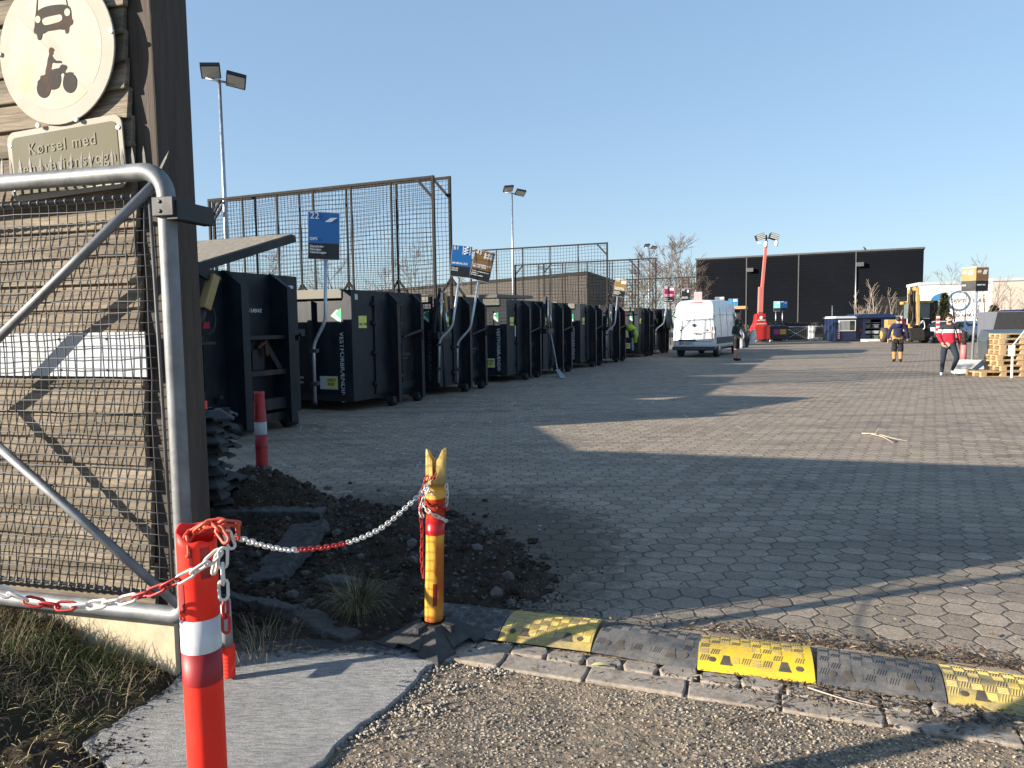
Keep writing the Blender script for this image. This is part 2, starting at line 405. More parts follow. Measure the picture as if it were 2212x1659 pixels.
def field(name, x0, x1, y0, y1, st, zf, m, label, kind='structure'):
    b = MB(); nx = int((x1-x0)/st)+1; ny = int((y1-y0)/st)+1; idx = {}; fs = []
    for j in range(ny):
        for i in range(nx):
            x = x0+i*st; y = y0+j*st; z = zf(x, y)
            idx[i,j] = z
    keep = {}; vs = []
    for j in range(ny-1):
        for i in range(nx-1):
            q = [(i,j),(i+1,j),(i+1,j+1),(i,j+1)]
            if max(idx[k] for k in q) < -.03: continue
            f = []
            for k in q:
                if k not in keep: keep[k] = len(vs); vs.append((x0+k[0]*st, y0+k[1]*st, idx[k]))
                f.append(keep[k])
            fs.append(tuple(f))
    b.add(vs, fs, 0, True)
    return tag(tag(b.build(name, m), kind=kind), label)
def sst(a, b, x):
    k = max(0, min(1, (x-a)/(b-a))); return k*k*(3-2*k)
def fbm(x, y, s, o=5): return noise.fractal(V((x*s, y*s, 3.7)), .9, 2.1, o)
SOIL = [(-3.6,6.6),(-2.9,7.5),(-2.1,7.5),(-1.75,7.0),(-1.2,6.75),(-.5,6.45),(.0,5.5),(.30,4.75),(.22,4.3),(-.14,4.06),(-.5,3.9),(-.75,3.76),(-1.5,3.72),(-2.4,4.2),(-3.4,5.2)]
def soil_z(x, y):
    d = pdist(x, y, SOIL)
    d += .10*fbm(x, y, 5, 4)
    k = sst(-.02, .45, d)
    z = .012+.03*k
    z += .29*math.exp(-(((x+2.38)/.42)**2+((y-6.55)/.40)**2))
    z += .12*math.exp(-(((x+2.0)/.55)**2+((y-6.5)/.35)**2))
    z += .15*math.exp(-(((x+.85)/.42)**2+((y-5.35)/.5)**2))
    z += .09*math.exp(-(((x+.22)/.33)**2+((y-4.85)/.35)**2))
    z += .10*math.exp(-(((x+.85)/.35)**2+((y-4.3)/.3)**2))
    z *= sst(-.03, .42, d)
    if d < 0: z = -.05-.1*min(1, -d)
    n = fbm(x, y, 5, 7)
    return z+k*(.045*n+.02*fbm(x, y, 22, 4))
field('soil', -3.5, .5, 3.6, 7.7, .03, soil_z, M['soil'], 'dark dug-up soil heaped beside the lifted paving')
VB = [(-1.62,3.62),(-1.58,3.35),(-1.72,2.85),(-1.50,2.62),(-1.50,2.3),(-1.56,1.2),(-6,1.0),(-6,6),(-2.2,5.2)]
def verge_z(x, y):
    d = pdist(x, y, VB)+.085*fbm(x, y, 5, 5)+.02
    if d < -.02: return -.05+d*.4
    n = fbm(x, y, 4, 6)
    return .03*sst(-.02,.1,d)+.20*sst(.05, 1.0, d)*sst(1.6, 3.3, y)+.045*n*sst(0,.2,d)+.015*fbm(x, y, 25, 3)
field('verge', -3.4, -1.2, 1.6, 5.0, .03, verge_z, M['verge'], 'rough earth verge with dead grass below the timber fence')
# ================================================================ timber fence, its signs, the gate
def woodmat(name, lo, mid, hi, dark=.5):
    m, t, b = nt(name)
    co = objco(t, (.55, 6, 9)); co1 = objco(t)
    ring = nz(t, co, 5, 8, .7, 1.6)
    big = nz(t, objco(t, (.8, 1, 7.7)), 1.1, 3, .5)
    c = ramp(t, ring, [(.25, lo), (.5, mid), (.75, hi)])
    c = mixc(t, 1, c, ramp(t, big, [(.32, .45), (.68, 1.35)]), 'MULTIPLY')
    c = mixc(t, ramp(t, nz(t, objco(t, (.25, 3, 60)), 4, 5, .6), [(.55, 0), (.7, dark)]), c, [k*.35 for k in lo])
    c = mixc(t, ramp(t, nz(t, co1, 3, 7, .7), [(.56, 0), (.75, .6)]), c, (.075,.07,.045))
    L(t, c, b.inputs['Base Color']); b.inputs['Roughness'].default_value = .85; b.inputs['Specular IOR Level'].default_value = .25
    bump(t, b, mth(t, 'ADD', ring, nz(t, objco(t, (1, 8, 90)), 3, 4)), .6, .004)
    return m
M['board'] = woodmat('weathered_boards', (.085,.066,.048), (.19,.155,.115), (.33,.28,.215))
M['post'] = mat('dark_post_wood', (.060,.046,.036), .85, 0, .45, 3.5, .6, 14, dirt=(.10,.08,.062), damt=.6, dsc=3, stretch=(9,9,.55), bd=.006)
M['panel'] = mat('pale_board', (.50,.42,.29), .85, 0, .15, 5, .2, dirt=(.25,.2,.13), damt=.5, dsc=8)
M['zinc'] = mat('zinc_sheet', (.40,.42,.44), .65, 0, .05, 3, .02)
M['ringw'] = mat('faded_ring', (.33,.315,.265), .66, 0, .06, 3, .02, dirt=(.30,.25,.15), damt=.4, dsc=3, spec=.22)
M['disc'] = mat('faded_disc', (.41,.385,.315), .66, 0, .05, 2.5, .02, dirt=(.42,.31,.13), damt=.75, dsc=2.2, spec=.22)
M['sil'] = mat('faded_black', (.04,.036,.034), .75, 0, .3, 12, .02, dirt=(.16,.065,.02), damt=.7, dsc=6, spec=.1)
M['olive'] = mat('olive_plate', (.125,.115,.078), .7, 0, .2, 4, .03, stretch=(1,1,.3), spec=.2)
FW = V((-1.585, 3.42, 0)); FA = R(-17)
fence = empty('timber_fence', FW, FA, 'tall weathered fence of overlapping horizontal boards ending in a thick dark post', 'fence')
b = MB(); z = .275; k = 0
while z < 3.55:
    e = -.115+random.uniform(-.012, .012); tl = random.uniform(-.006, .006); h = .142
    o = random.uniform(-.004, .004)
    x = e; first = True
    while x > -14:
        ln = random.uniform(2.6, 4.2) if first else 4.; first = False
        x0 = x-ln
        b.hexa([(x0,-.042+o,z+tl),(x,-.042+o,z-tl),(x,-.012+o,z-tl),(x0,-.012+o,z+tl),(x0,-.020+o,z+h+tl),(x,-.020+o,z+h-tl),(x,.0,z+h-tl),(x0,.0,z+h+tl)])
        x = x0-.004
    z += .1225; k += 1
b.build('boards', M['board'], fence, bevel=.003, seg=1)
MB().box(-.165, .002, -.05, 0, .235, 3.58).build('post', M['post'], fence, bevel=.008)
b = MB()
for x in (-2.4,-4.7,-7,-9.3,-11.6,-13.9): b.box(x-.15, .004, -.05, x, .2, 3.4)
build_each(b, 'rear_post', M['post'], fence)
MB().box(-14, -.03, -.06, -.02, .001, .272).build('base_panel', M['panel'], fence)
fn = V((-math.sin(-FA), -math.cos(FA), 0))          # outward normal, towards the road
fn = V((math.sin(FA), -math.cos(FA), 0))
def wl(px, py, off=.058):     # photo pixel -> fence local x, z
    p = onplane(px, py, FW+fn*off, fn)-FW
    return (p.x*math.cos(-FA)-p.y*math.sin(-FA), p.z)
def z1(x, y, off=.07): return wl(x/3.825, y/3.825, off)
MF = Matrix(((1,0,0,0),(0,0,1,0),(0,1,0,0),(0,0,0,1)))      # prism local xy -> x,z ; extrude along y
def smoothpoly(P, it=1):
    for _ in range(it):
        o = []
        for i in range(len(P)):
            a = V(P[i]); c = V(P[(i+1)%len(P)]); o += [tuple(a*.75+c*.25), tuple(a*.25+c*.75)]
        P = o
    return P
# round sign
l_, r_, bo = z1(4,430), z1(954,385), z1(470,1036)
cu, rad = (l_[0]+r_[0])/2, (r_[0]-l_[0])/2
cz = bo[1]+rad*1.0
sg = empty('road_sign', FW, FA, 'large round faded sign with car and motorcycle silhouettes on the fence boards', 'road sign')
def circ(r, n=64, a0=0, a1=2*PI): return [(cu+r*math.cos(a0+(a1-a0)*i/n), cz+r*math.sin(a0+(a1-a0)*i/n)) for i in range(n)]
b = MB(); b.prism(circ(rad), -.075, -.066, MF); b.build('ring', M['ringw'], sg, bevel=.003)
b = MB(); ri = rad*.79; w = .075*rad; da = math.asin(w/ri)
for s0 in (PI*.75, PI*1.75):
    P = [(cu+ri*math.cos(s0+da+(PI-2*da)*i/40), cz+ri*math.sin(s0+da+(PI-2*da)*i/40)) for i in range(41)]
    b.prism(P, -.0757, -.0740, MF)
b.build('disc', M['disc'], sg)
def sil(P, y=-.0795, it=1):
    return smoothpoly([z1(*p) for p in P], it)
car = [(300,130),(318,95),(372,62),(450,45),(530,40),(575,48),(598,78),(602,160),(616,172),(612,205),(582,220),(580,275),(552,286),(546,240),(360,270),(352,330),(322,338),(316,285),(290,280),(288,245),(296,235)]
b = MB(); b.prism(sil(car), -.0768, -.0750, MF)
for q in ([(305,118),(315,0),(322,-60),(332,-60),(324,0),(320,110)], [(562,45),(552,0),(545,-60),(553,-60),(560,0),(573,48)]): b.prism([z1(*p) for p in q], -.0768, -.0750, MF)
b.prism([z1(*p) for p in [(320,-55),(320,-70),(560,-95),(560,-78)]], -.0768, -.0750, MF)
b.build('car_silhouette', M['sil'], sg)
b = MB()
for c0 in ((325,166,22,30),(568,107,24,32)): b.prism([z1(c0[0]+c0[2]*math.cos(a*PI/10), c0[1]+c0[3]*math.sin(a*PI/10)) for a in range(20)], -.0782, -.0769, MF)
b.prism(sil([(360,170),(385,150),(470,132),(515,122),(530,150),(520,180),(455,200),(385,216),(366,200)]), -.0782, -.0769, MF)
build_each(b, 'headlamp_shape', M['disc'], sg)
moto = [(412,425),(420,400),(434,393),(450,403),(458,420),(448,426),(448,450),(440,462),(460,492),(478,506),(512,505),(520,516),(514,526),(465,526),(442,520),(436,560),(432,580),(470,570),(502,565),(512,540),(530,535),(562,545),(560,572),(545,600),(560,605),(590,598),(620,605),(600,622),(575,635),(545,690),(530,660),(545,615),(520,605),(505,640),(512,690),(495,735),(430,750),(425,720),(380,700),(318,700),(322,672),(344,655),(342,628),(386,622),(384,590),(398,540),(404,490),(414,462),(416,445)]
b = MB(); b.prism(sil(moto, -.0795, 1), -.0768, -.0750, MF)
for c0 in ((372,735,57,78),(588,690,58,82)): b.prism([z1(c0[0]+c0[2]*math.cos(a*PI/14), c0[1]+c0[3]*math.sin(a*PI/14)) for a in range(28)], -.0774, -.0751, MF)
b.prism(sil([(385,620),(470,575),(515,620),(515,690),(480,745),(400,740)]), -.0771, -.07505, MF)
b.build('motorcycle_silhouette', M['sil'], sg)
b = MB()
for q in ((12,455),(932,262),(330,1040),(643,990)):
    p = z1(*q); b.prism([(p[0]+.011*math.cos(a*PI/6), p[1]+.011*math.sin(a*PI/6)) for a in range(12)], -.084, -.074, MF)
build_each(b, 'rivet', M['cream'], sg)
# text plate under it
tl_, tr_ = z1(38,1100), z1(985,930); ang = math.atan2(tr_[1]-tl_[1], tr_[0]-tl_[0]); pw = math.hypot(tr_[0]-tl_[0], tr_[1]-tl_[1])
br_ = z1(1000,1440); ph = .325
tp = empty('sign_plate', FW, FA, 'faded olive text plate with white border below the round sign', 'sign')
PM = Matrix.Translation((tl_[0],-.062,tl_[1])) @ Matrix.Rotation(-ang,4,'Y')
def rrect(x0,y0,x1,y1,r,n=6):
    o = []
    for cx,cy,a in ((x1-r,y1-r,0),(x0+r,y1-r,PI/2),(x0+r,y0+r,PI),(x1-r,y0+r,PI*1.5)):
        o += [(cx+r*math.cos(a+PI/2*i/n), cy+r*math.sin(a+PI/2*i/n)) for i in range(n+1)]
    return o
b = MB(); b.prism(rrect(0,-ph,pw,0,.045), 0, .008, PM @ MF); b.build('border', M['ringw'], tp, bevel=.002)
b = MB(); b.prism(rrect(.028,-ph+.028,pw-.028,-.028,.03), -.0025, -.0005, PM @ MF); b.build('face', M['olive'], tp)
M['emboss'] = mat('worn_letters', (.25,.235,.18), .75, 0, .25, 25, .02, spec=.1)
for tx, fx, fz, fw in (('Kørsel med', .19, -.118, .59), ('renovationsvogn', .075, -.205, .86)):
    o = text(tx, .075, M['emboss'], tp, Matrix.Identity(4), space=1.15); wd = max(v.co.x for v in o.data.vertices)
    o.matrix_basis = PM @ face_m(pw*fx,-.0045,fz) @ Matrix.Scale(pw*fw/wd,4,(1,0,0))
b = MB()
for x,y in ((.02,-.06),(pw-.02,-.06),(.02,-ph+.06),(pw-.02,-ph+.06)): b.prism([(x+.009*math.cos(a*PI/6), y+.009*math.sin(a*PI/6)) for a in range(12)], -.005, 0, PM @ MF)
build_each(b, 'rivet', M['steel'], tp)
q0, q1 = wl(313,717), wl(311,814)
zp = empty('metal_plate', FW, FA, 'blank pale metal sheet screwed flat onto the fence boards behind the mesh', 'plate')
b = MB(); b.prism([(q0[0]-1.9,q1[1]),(q0[0],q1[1]),(q0[0],q0[1]),(q0[0]-1.9,q0[1])], -.062, -.056, MF); b.build('sheet', M['zinc'], zp)
b = MB()
for dx in (.22,.5,.9,1.3):
    for zz in (q1[1]+.03, q0[1]-.03): b.prism([(q0[0]-dx+.006*math.cos(a*PI/5), zz+.006*math.sin(a*PI/5)) for a in range(10)], -.065, -.061, MF)
build_each(b, 'screw', M['darksteel'], zp)

# ---------------------------------------------------------------- mesh gate
GA = R(-15); GP = at(378, 800, 3.22); GZ0, GZ1 = .37, 2.325
M['gate'] = mat('gate_steel', (.20,.21,.22), .55, .5, .25, 9, .12, dirt=(.08,.078,.073), damt=.7, dsc=4)
M['gwire'] = mat('gate_wire', (.085,.088,.092), .6, .4, .25, 9, 0)
gate = empty('mesh_gate', (GP.x,GP.y,0), GA, 'galvanised pipe-frame gate with wire mesh and spikes, swung open against the fence', 'gate')
GW = 3.1
b = MB(); r = .038
def arc(cx, cz, rr, a0, a1, n=7): return [(cx+rr*math.cos(a0+(a1-a0)*i/n), 0, cz+rr*math.sin(a0+(a1-a0)*i/n)) for i in range(n+1)]
P = arc(-.11,GZ1-.11,.11,PI/2,0)+arc(-.07,GZ0+.07,.07,0,-PI/2)+arc(-GW+.07,GZ0+.07,.07,-PI/2,-PI)+arc(-GW+.11,GZ1-.11,.11,PI,PI/2)
b.tube(P, r, 16, closed=True); b.build('frame', M['gate'], gate)
zm = (GZ0+GZ1)/2
for q in ((-.05,GZ1-.06),(-.03,GZ0+.05)):
    MB().tube([(-1.33,-.012,zm),(q[0],-.012,q[1])], .021, 12).build('brace', M['gate'], gate)
b = MB(); MZ0, MZ1 = GZ0+.095, GZ1-.10; MX1 = -.085
b.tube([(-GW+.09,0,MZ1),(MX1,0,MZ1)], .0075, 8); b.tube([(-GW+.09,0,MZ0),(MX1-.01,0,MZ0)], .0075, 8)
b.tube([(MX1,0,MZ1+.01),(MX1+.012,0,zm),(MX1+.02,0,MZ0-.02)], .0075, 8)
nx = int((MX1+GW-.09)/.0505)
for i in range(1, nx):
    x = MX1-.0505*i; lean = .03-.02*(i/nx); ph_ = random.uniform(0,6)
    rings = [(x+lean*(kk/9-1)*-.6+.0035*math.sin(ph_+kk*1.6)+.0015*random.uniform(-1,1), -.004 if kk%2 else .003, MZ1+(MZ0-MZ1)*kk/9) for kk in range(10)]
    b.tube(rings, .0026, 5)
    for zz, xx in ((MZ1, rings[0][0]), (MZ0, rings[-1][0])):
        b.tube([(xx-.004,0,zz),(xx+.004,0,zz)], .0115, 8)
nzz = int((MZ1-MZ0)/.0498)
for j in range(1, nzz):
    zz = MZ1-.0498*j; ph_ = random.uniform(0,6); t0 = random.uniform(-.006,.006)
    b.tube([(MX1+.015*(j/nzz)+.008-(GW-.17)*kk/24, .003 if kk%2 else -.004, zz+t0*kk/24+.003*math.sin(ph_+kk*1.1)) for kk in range(25)], .0026, 5)
b.build('wire_mesh', M['gwire'], gate)
b = MB(); n = int((GW-.2)/.0555)
for i in range(n):
    x = -.045-.0555*i; tl = random.uniform(-.012,.012) if i > 0 else .05
    if i == 0: x += .02
    zb = GZ1+r-.006-(.03 if i == 0 else 0)
    b.add([(x-.0075,-.002,zb),(x+.0075,-.002,zb),(x+.0075,.002,zb),(x-.0075,.002,zb),(x-.006+tl*.6,-.002,zb+.045),(x+.006+tl*.6,-.002,zb+.045),(x+.006+tl*.6,.002,zb+.045),(x-.006+tl*.6,.002,zb+.045),(x+tl,0,zb+.078)],
          [(0,1,5,4),(1,2,6,5),(2,3,7,6),(3,0,4,7),(4,5,8),(5,6,8),(6,7,8),(7,4,8)])
build_each(b, 'spike', M['darksteel'], gate)
hb = MB(); hp = at(388,447,3.22)
hb.box(-.03,-.055,hp.z-.045,.075,.05,hp.z+.035); hb.box(.03,-.04,hp.z-.06,.085,.20,hp.z+.02)
hb.cyl((.01,-.06,hp.z+.015),(.01,-.05,hp.z+.015),.009,n=8); hb.cyl((.01,-.06,hp.z-.025),(.01,-.05,hp.z-.025),.009,n=8)
hb.build('hinge', M['darksteel'], gate, bevel=.006)
b = MB(); b.box(-.02,-.02,GZ0-.2,.02,.14,GZ0-.16)
b.build('lower_hinge', M['darksteel'], gate, bevel=.004)
# ================================================================ marker posts
M['redpl'] = mat('red_plastic', (.88,.030,.016), .5, 0, .08, 7, .06, dirt=(.50,.06,.04), damt=.45, dsc=9, spec=.3)
M['dredpl'] = mat('dark_red_band', (.30,.008,.012), .5, 0, .12, 9, .04, dirt=(.18,.02,.02), damt=.5, dsc=10)
M['whiteband'] = mat('white_band', (.60,.60,.60), .5, 0, .08, 14, .04, dirt=(.33,.32,.31), damt=.5, dsc=12)
M['dullred'] = mat('dull_red_plastic', (.42,.03,.03), .5, 0, .15, 8, .05, dirt=(.25,.06,.05), damt=.5)
M['wornband'] = mat('worn_band', (.38,.38,.37), .6, 0, .25, 30, .05, dirt=(.10,.1,.1), damt=.6, dsc=14, stretch=(1,1,.3))
def tubewall(b, rfun, zs, top=None, n=32, th=.006, lean=(0,0), mi=0):
    rings = []
    for inner in (0, 1):
        for zi, z in enumerate(zs if not inner else zs[::-1]):
            ring = []
            for k in range(n):
                a = 2*PI*k/n; zz = z
                if top and ((zi == len(zs)-1 and not inner) or (zi == 0 and inner)): zz = top(a)
                rr = rfun(zz)-(th if inner else 0)
                ring.append((rr*math.cos(a)+lean[0]*zz, rr*math.sin(a)+lean[1]*zz, zz))
            rings.append(ring)
    vs = [p for r_ in rings for p in r_]; fs = []
    for i in range(len(rings)-1):
        for k in range(n):
            l = (k+1) % n; fs.append((i*n+k, i*n+l, (i+1)*n+l, (i+1)*n+k))
    b.add(vs, fs, mi, True)
    return b
def patch(b, r, a0, a1, z0, z1, n=6, lean=(0,0), mi=0, zs=2):
    vs = []; fs = []
    for j in range(zs):
        z = z0+(z1-z0)*j/(zs-1)
        for i in range(n+1):
            a = a0+(a1-a0)*i/n; vs.append((r*math.cos(a)+lean[0]*z, r*math.sin(a)+lean[1]*z, z))
    for j in range(zs-1):
        for i in range(n): fs.append((j*(n+1)+i, j*(n+1)+i+1, (j+1)*(n+1)+i+1, (j+1)*(n+1)+i))
    b.add(vs, fs, mi, True)
RB = at(436, 1400, 2.05); RBX = V((RB.x, 2.05, 0))
zt = at(436,1150,2.05).z; zw1 = at(436,1343,2.0).z; zw0 = at(436,1415,2.0).z; zd0 = at(436,1485,2.0).z
rb = empty('marker_post', RBX, 0, 'bright red tubular marker post with white and dark red bands, beside the concrete pad', 'marker post')
RR = .0535
b = MB(); tubewall(b, lambda z: RR, [-.01,.2,.4,.6,.8,zt-.03,zt], lambda a: zt+.012*math.sin(a-.5)-.010*math.cos(a)+.004*math.sin(5*a), 40, .005); b.build('tube', M['redpl'], rb)
for nm, z0_, z1_, mm in (('white_band', zw0, zw1, 'whiteband'), ('dark_red_band', zd0, zw0-.001, 'dredpl')):
    b = MB(); tubewall(b, lambda z: RR+.0012, [z0_, z1_], None, 40, .002); b.build(nm, M[mm], rb)
M['slotred'] = mat('slot_dark_red', (.22,.01,.01), .6, 0, .2, 8, 0)  # surface patches in dark red stand for the shaded depth of the slots
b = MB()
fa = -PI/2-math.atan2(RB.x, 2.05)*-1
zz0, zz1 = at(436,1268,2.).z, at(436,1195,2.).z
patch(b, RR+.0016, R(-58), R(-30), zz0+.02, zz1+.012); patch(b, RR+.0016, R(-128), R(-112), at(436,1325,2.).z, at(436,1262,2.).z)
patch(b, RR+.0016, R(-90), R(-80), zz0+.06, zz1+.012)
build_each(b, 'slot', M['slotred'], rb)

# yellow post
def ymat():
    m, t, b = nt('yellow_worn_plastic'); co = objco(t)
    sx = N(t, 'ShaderNodeSeparateXYZ'); L(t, co, sx.inputs[0]); z = sx.outputs[2]
    n1 = nz(t, objco(t, (1,1,.25)), 22, 6, .7); n2 = nz(t, co, 6, 4)
    c = ramp(t, nz(t, co, 5, 4), [(.3, (.80,.46,.05)), (.7, (.88,.56,.10))])
    # paler towards the broken top, orange red where old paint is left
    c = mixc(t, ramp(t, z, [(.72, 0), (.9, .55)]), c, (.90,.70,.30))
    zj = mth(t, 'MULTIPLY_ADD', n2, .05, z)
    band = mth(t, 'MULTIPLY', mth(t, 'GREATER_THAN', z, Z_R0), mth(t, 'LESS_THAN', zj, Z_R2))
    c = mixc(t, band, c, (.55,.055,.015))
    sxx = mth(t, 'MULTIPLY_ADD', n1, .12, sx.outputs[0])
    st = mth(t, 'MULTIPLY', ramp(t, sxx, [(.078, 0), (.09, .85)]), ramp(t, z, [(.12, .3), (.3, 1), (.5, .8), (.56, 0)]))
    c = mixc(t, st, c, (.50,.07,.015))
    lo = ramp(t, mth(t, 'MULTIPLY_ADD', n2, .09, z), [(.145, 1), (.2, 0)])
    c = mixc(t, lo, c, (.42,.05,.025))
    L(t, c, b.inputs['Base Color']); b.inputs['Roughness'].default_value = .42
    tr = N(t, 'ShaderNodeBsdfTranslucent'); L(t, c, tr.inputs[0]); mx = N(t, 'ShaderNodeMixShader', i0=.35); L(t, b.outputs[0], mx.inputs[1]); L(t, tr.outputs[0], mx.inputs[2])
    L(t, mx.outputs[0], [n for n in t.nodes if n.type == 'OUTPUT_MATERIAL'][0].inputs[0])
    bump(t, b, nz(t, co, 40, 4), .08, .004)
    return m
YB = at(936, 1360, 3.78); YB = V((YB.x, 3.78, 0))
def yz(py): return at(938, py, 3.73).z
Z_R0, Z_R1, Z_R2 = yz(1158), yz(1122), yz(1068)
yp = empty('marker_post', YB, 0, 'yellow marker post with a split broken top and red band in a black rubber foot', 'marker post')
LE = (.035, 0); ytop = yz(972)
def ytopf(a):
    d = a % (2*PI); x = min(abs(d-R(266)), abs(d-R(86)), abs(d-R(86)-2*PI))       # angle from the split, front or back
    if x < R(10): dep = .150
    else: dep = .055*(1-sst(R(8), R(58), x))
    return ytop-dep-.006*noise.noise(V((d*6,3,0)))-.012*(1 if R(90) < d < R(200) else 0)
b = MB(); b.T = None
tubewall(b, lambda z: .049+(.004 if z > .72 else 0)*min(1, max(0, (z-.72)/.1))+.001*math.sin(z*9), [.05,.2,.35,.5,.62,.72,.76,.8,.84,ytop-.18,ytop], ytopf, 120, .005, LE)
b.build('tube', ymat(), yp)
b = MB(); tubewall(b, lambda z: .0502, [Z_R0, Z_R1], None, 40, .002, LE); b.build('red_band', mat('glossy_red_band', (.45,.01,.012), .3, 0, .1, 5, .02), yp)
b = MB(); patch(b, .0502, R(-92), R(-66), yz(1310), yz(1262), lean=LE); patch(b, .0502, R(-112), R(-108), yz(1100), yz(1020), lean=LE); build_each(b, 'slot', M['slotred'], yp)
def foot_mesh(b, s=.21, h=.085, top=.085, mi=0):
    # square pyramid foot with cut-outs in the sides
    for k in range(4):
        b.T = Matrix.Rotation(k*PI/2, 4, 'Z')
        # outer face of one side split in three with a raised notch in the middle
        def pt(u, tt, zz): return V((u, -(s+(top-s)*tt), zz))
        n_ = .075
        z1_ = .018
        L_ = [(-s,-s,0),(-n_,-s,0),(-n_,-s+.02,z1_+.018),(n_,-s+.02,z1_+.018),(n_,-s,0),(s,-s,0)]
        T_ = [(-s,-s,z1_),(-n_,-s,z1_),(-n_,-s+.02,z1_+.02),(n_,-s+.02,z1_+.02),(n_,-s,z1_),(s,-s,z1_)]
        U_ = [(-top,-top,h),(-top*.4,-top,h),(-top*.4,-top,h),(top*.4,-top,h),(top*.4,-top,h),(top,-top,h)]
        vs = L_+T_+U_
        fs = []
        for i in range(5):
            fs.append((i,i+1,7+i,6+i)); fs.append((6+i,7+i,13+i,12+i))
        b.add(vs, fs, mi)
        b.box(-.016,-top-.06,h-.03,.016,-top+.005,h+.006, mi)
    b.T = None
    b.add([(-top,-top,h),(top,-top,h),(top,top,h),(-top,top,h)], [(0,1,2,3)], mi)
    b.cyl((0,0,h-.01),(0,0,h+.008),.062,n=20,mi=mi)
b = MB(); foot_mesh(b, .215, .105, .075)
for i in range(len(b.v)): pass
fo = b.build('foot', M['rubber'], yp, bevel=.005); fo.rotation_euler = (0,0,R(-35))
# dull red post behind the heap
p3 = at(562, 900, 6.85)
dp = empty('marker_post', (p3.x,6.85,0), 0, 'dull red marker post standing in the soil heap before the first container', 'marker post')
zt3 = at(558,846,6.85).z; za, zb_, zc_ = at(560,911,6.85).z, at(560,938,6.85).z, at(560,1000,6.85).z
b = MB(); tubewall(b, lambda z: .047 if z > zt3-.17 else .055, [0,.3,.6,zt3-.2,zt3-.15,zt3-.02,zt3], None, 28, .006); b.build('tube', M['dullred'], dp)
b = MB(); tubewall(b, lambda z: .0565, [zb_, za], None, 28, .002); b.build('worn_band', M['wornband'], dp)
b = MB(); tubewall(b, lambda z: .0563, [zb_-.13, zb_-.002], None, 28, .002); b.build('dark_red_band', M['dredpl'], dp)
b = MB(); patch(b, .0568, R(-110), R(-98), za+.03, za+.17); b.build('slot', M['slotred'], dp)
# stack of rubber feet
sc_ = at(440, 1000, 6.2)
ords = ['topmost','second','third','fourth','fifth','sixth','seventh','eighth','ninth','tenth']
for i in range(11):
    b = MB(); foot_mesh(b, random.uniform(.21,.24), .085, .12); o = b.build('rubber_foot', M['rubberg'], bevel=.006)
    o.location = (sc_.x+random.uniform(-.03,.05), 6.2+random.uniform(-.03,.03), .088*i); o.rotation_euler = (R(random.uniform(-4,4)), R(random.uniform(-3,3)), R(random.uniform(-20,28)))
    k = 10-i
    tag(o, 'lowest dark rubber foot in the stack behind the fence post' if k == 10 else ('topmost dark rubber foot of the stack, under the red stub' if k == 0 else ords[k]+' dark rubber foot from the top of the stack behind the fence post'), 'post foot', 'rubber feet stacked behind the fence post')
e = empty('marker_post', (sc_.x+.0, 6.2, .088*11), 0, 'short bright red post stub on top of the stack of rubber feet', 'marker post')
b = MB(); tubewall(b, lambda z: .05, [-.02,.075], None, 24, .006); b.build('tube', M['redpl'], e)
# small ribbed post behind the near red post
sp = gp(496,1470)
e = empty('marker_post', (sp.x,sp.y,.02), 0, 'small ribbed red and grey tube standing behind the near red post', 'marker post')
b = MB(); zs_ = [i*.006 for i in range(26)]
b.tube([(.02*z_/.2*.2-.0*z_, 0, z_) for z_ in zs_], [.026+(.003 if i % 3 else 0) for i in range(26)], 16); b.build('ribbed_tube', M['redpl'], e)
b = MB(); b.tube([(.0,0,.151),(-.004,0,.37)], .0245, 16); b.build('grey_sleeve', mat('grey_reflector', (.26,.27,.28), .4, .2, .15, 12, .05), e)
b = MB(); b.tube([(-.04,.0,0),(-.046,0,.17)], .017, 10); b.build('pale_stub', M['wornband'], e)

# ================================================================ chains
M['chw'] = mat('white_chain', (.70,.67,.62), .45, 0, .08, 12, .02, dirt=(.45,.36,.28), damt=.4, dsc=20)
M['chr'] = mat('red_chain', (.42,.022,.02), .42, 0, .12, 12, .02)
M['cho'] = mat('sunbleached_chain', (.62,.085,.04), .45, 0, .1, 12, .02)
def resample(P, step):
    P = [V(p) for p in P]; out = [P[0]]; acc = 0
    for a, c in zip(P, P[1:]):
        d = (c-a).length; x = step-acc
        while x <= d: out.append(a+(c-a)*(x/d)); x += step
        acc = (acc+d) % step if d else acc
    return out
def spline(P, n=12):
    P = [V(p) for p in P]; out = []
    for i in range(len(P)-1):
        a, b_, c, d = P[max(0,i-1)], P[i], P[i+1], P[min(len(P)-1,i+2)]
        for k in range(n):
            t = k/n
            out.append(.5*((2*b_)+(c-a)*t+(2*a-5*b_+4*c-d)*t*t+(3*b_-a-3*c+d)*t**3))
    return out+[P[-1]]
def link(b, c, t, s, ln, wd, wr, mi, n=6):
    pts = []
    hl = ln/2-wd/2
    for k in range(6): a = -PI/2+PI*k/5; pts.append(c+t*(hl+wd/2*math.cos(a))+s*(wd/2*math.sin(a)))
    for k in range(6): a = PI/2+PI*k/5; pts.append(c+t*(-hl+wd/2*math.cos(a))+s*(wd/2*math.sin(a)))
    b.tube(pts, wr, n, mi, closed=True)
def chain(b, P, pitch, wd, wr, colf, tilt=.7):
    Q = resample(spline(P), pitch)
    for i in range(len(Q)-1):
        t = (Q[i+1]-Q[i]).normalized(); c = (Q[i]+Q[i+1])/2
        ref = V((0,0,1)) if abs(t.z) < .9 else V((0,1,0))
        s = t.cross(ref).normalized(); u = s.cross(t)
        an = tilt+(PI/2 if i % 2 else 0)+random.uniform(-.15,.15)
        link(b, c, t, s*math.cos(an)+u*math.sin(an), pitch+2.6*wr, wd, wr, colf(i, len(Q)-1, c))
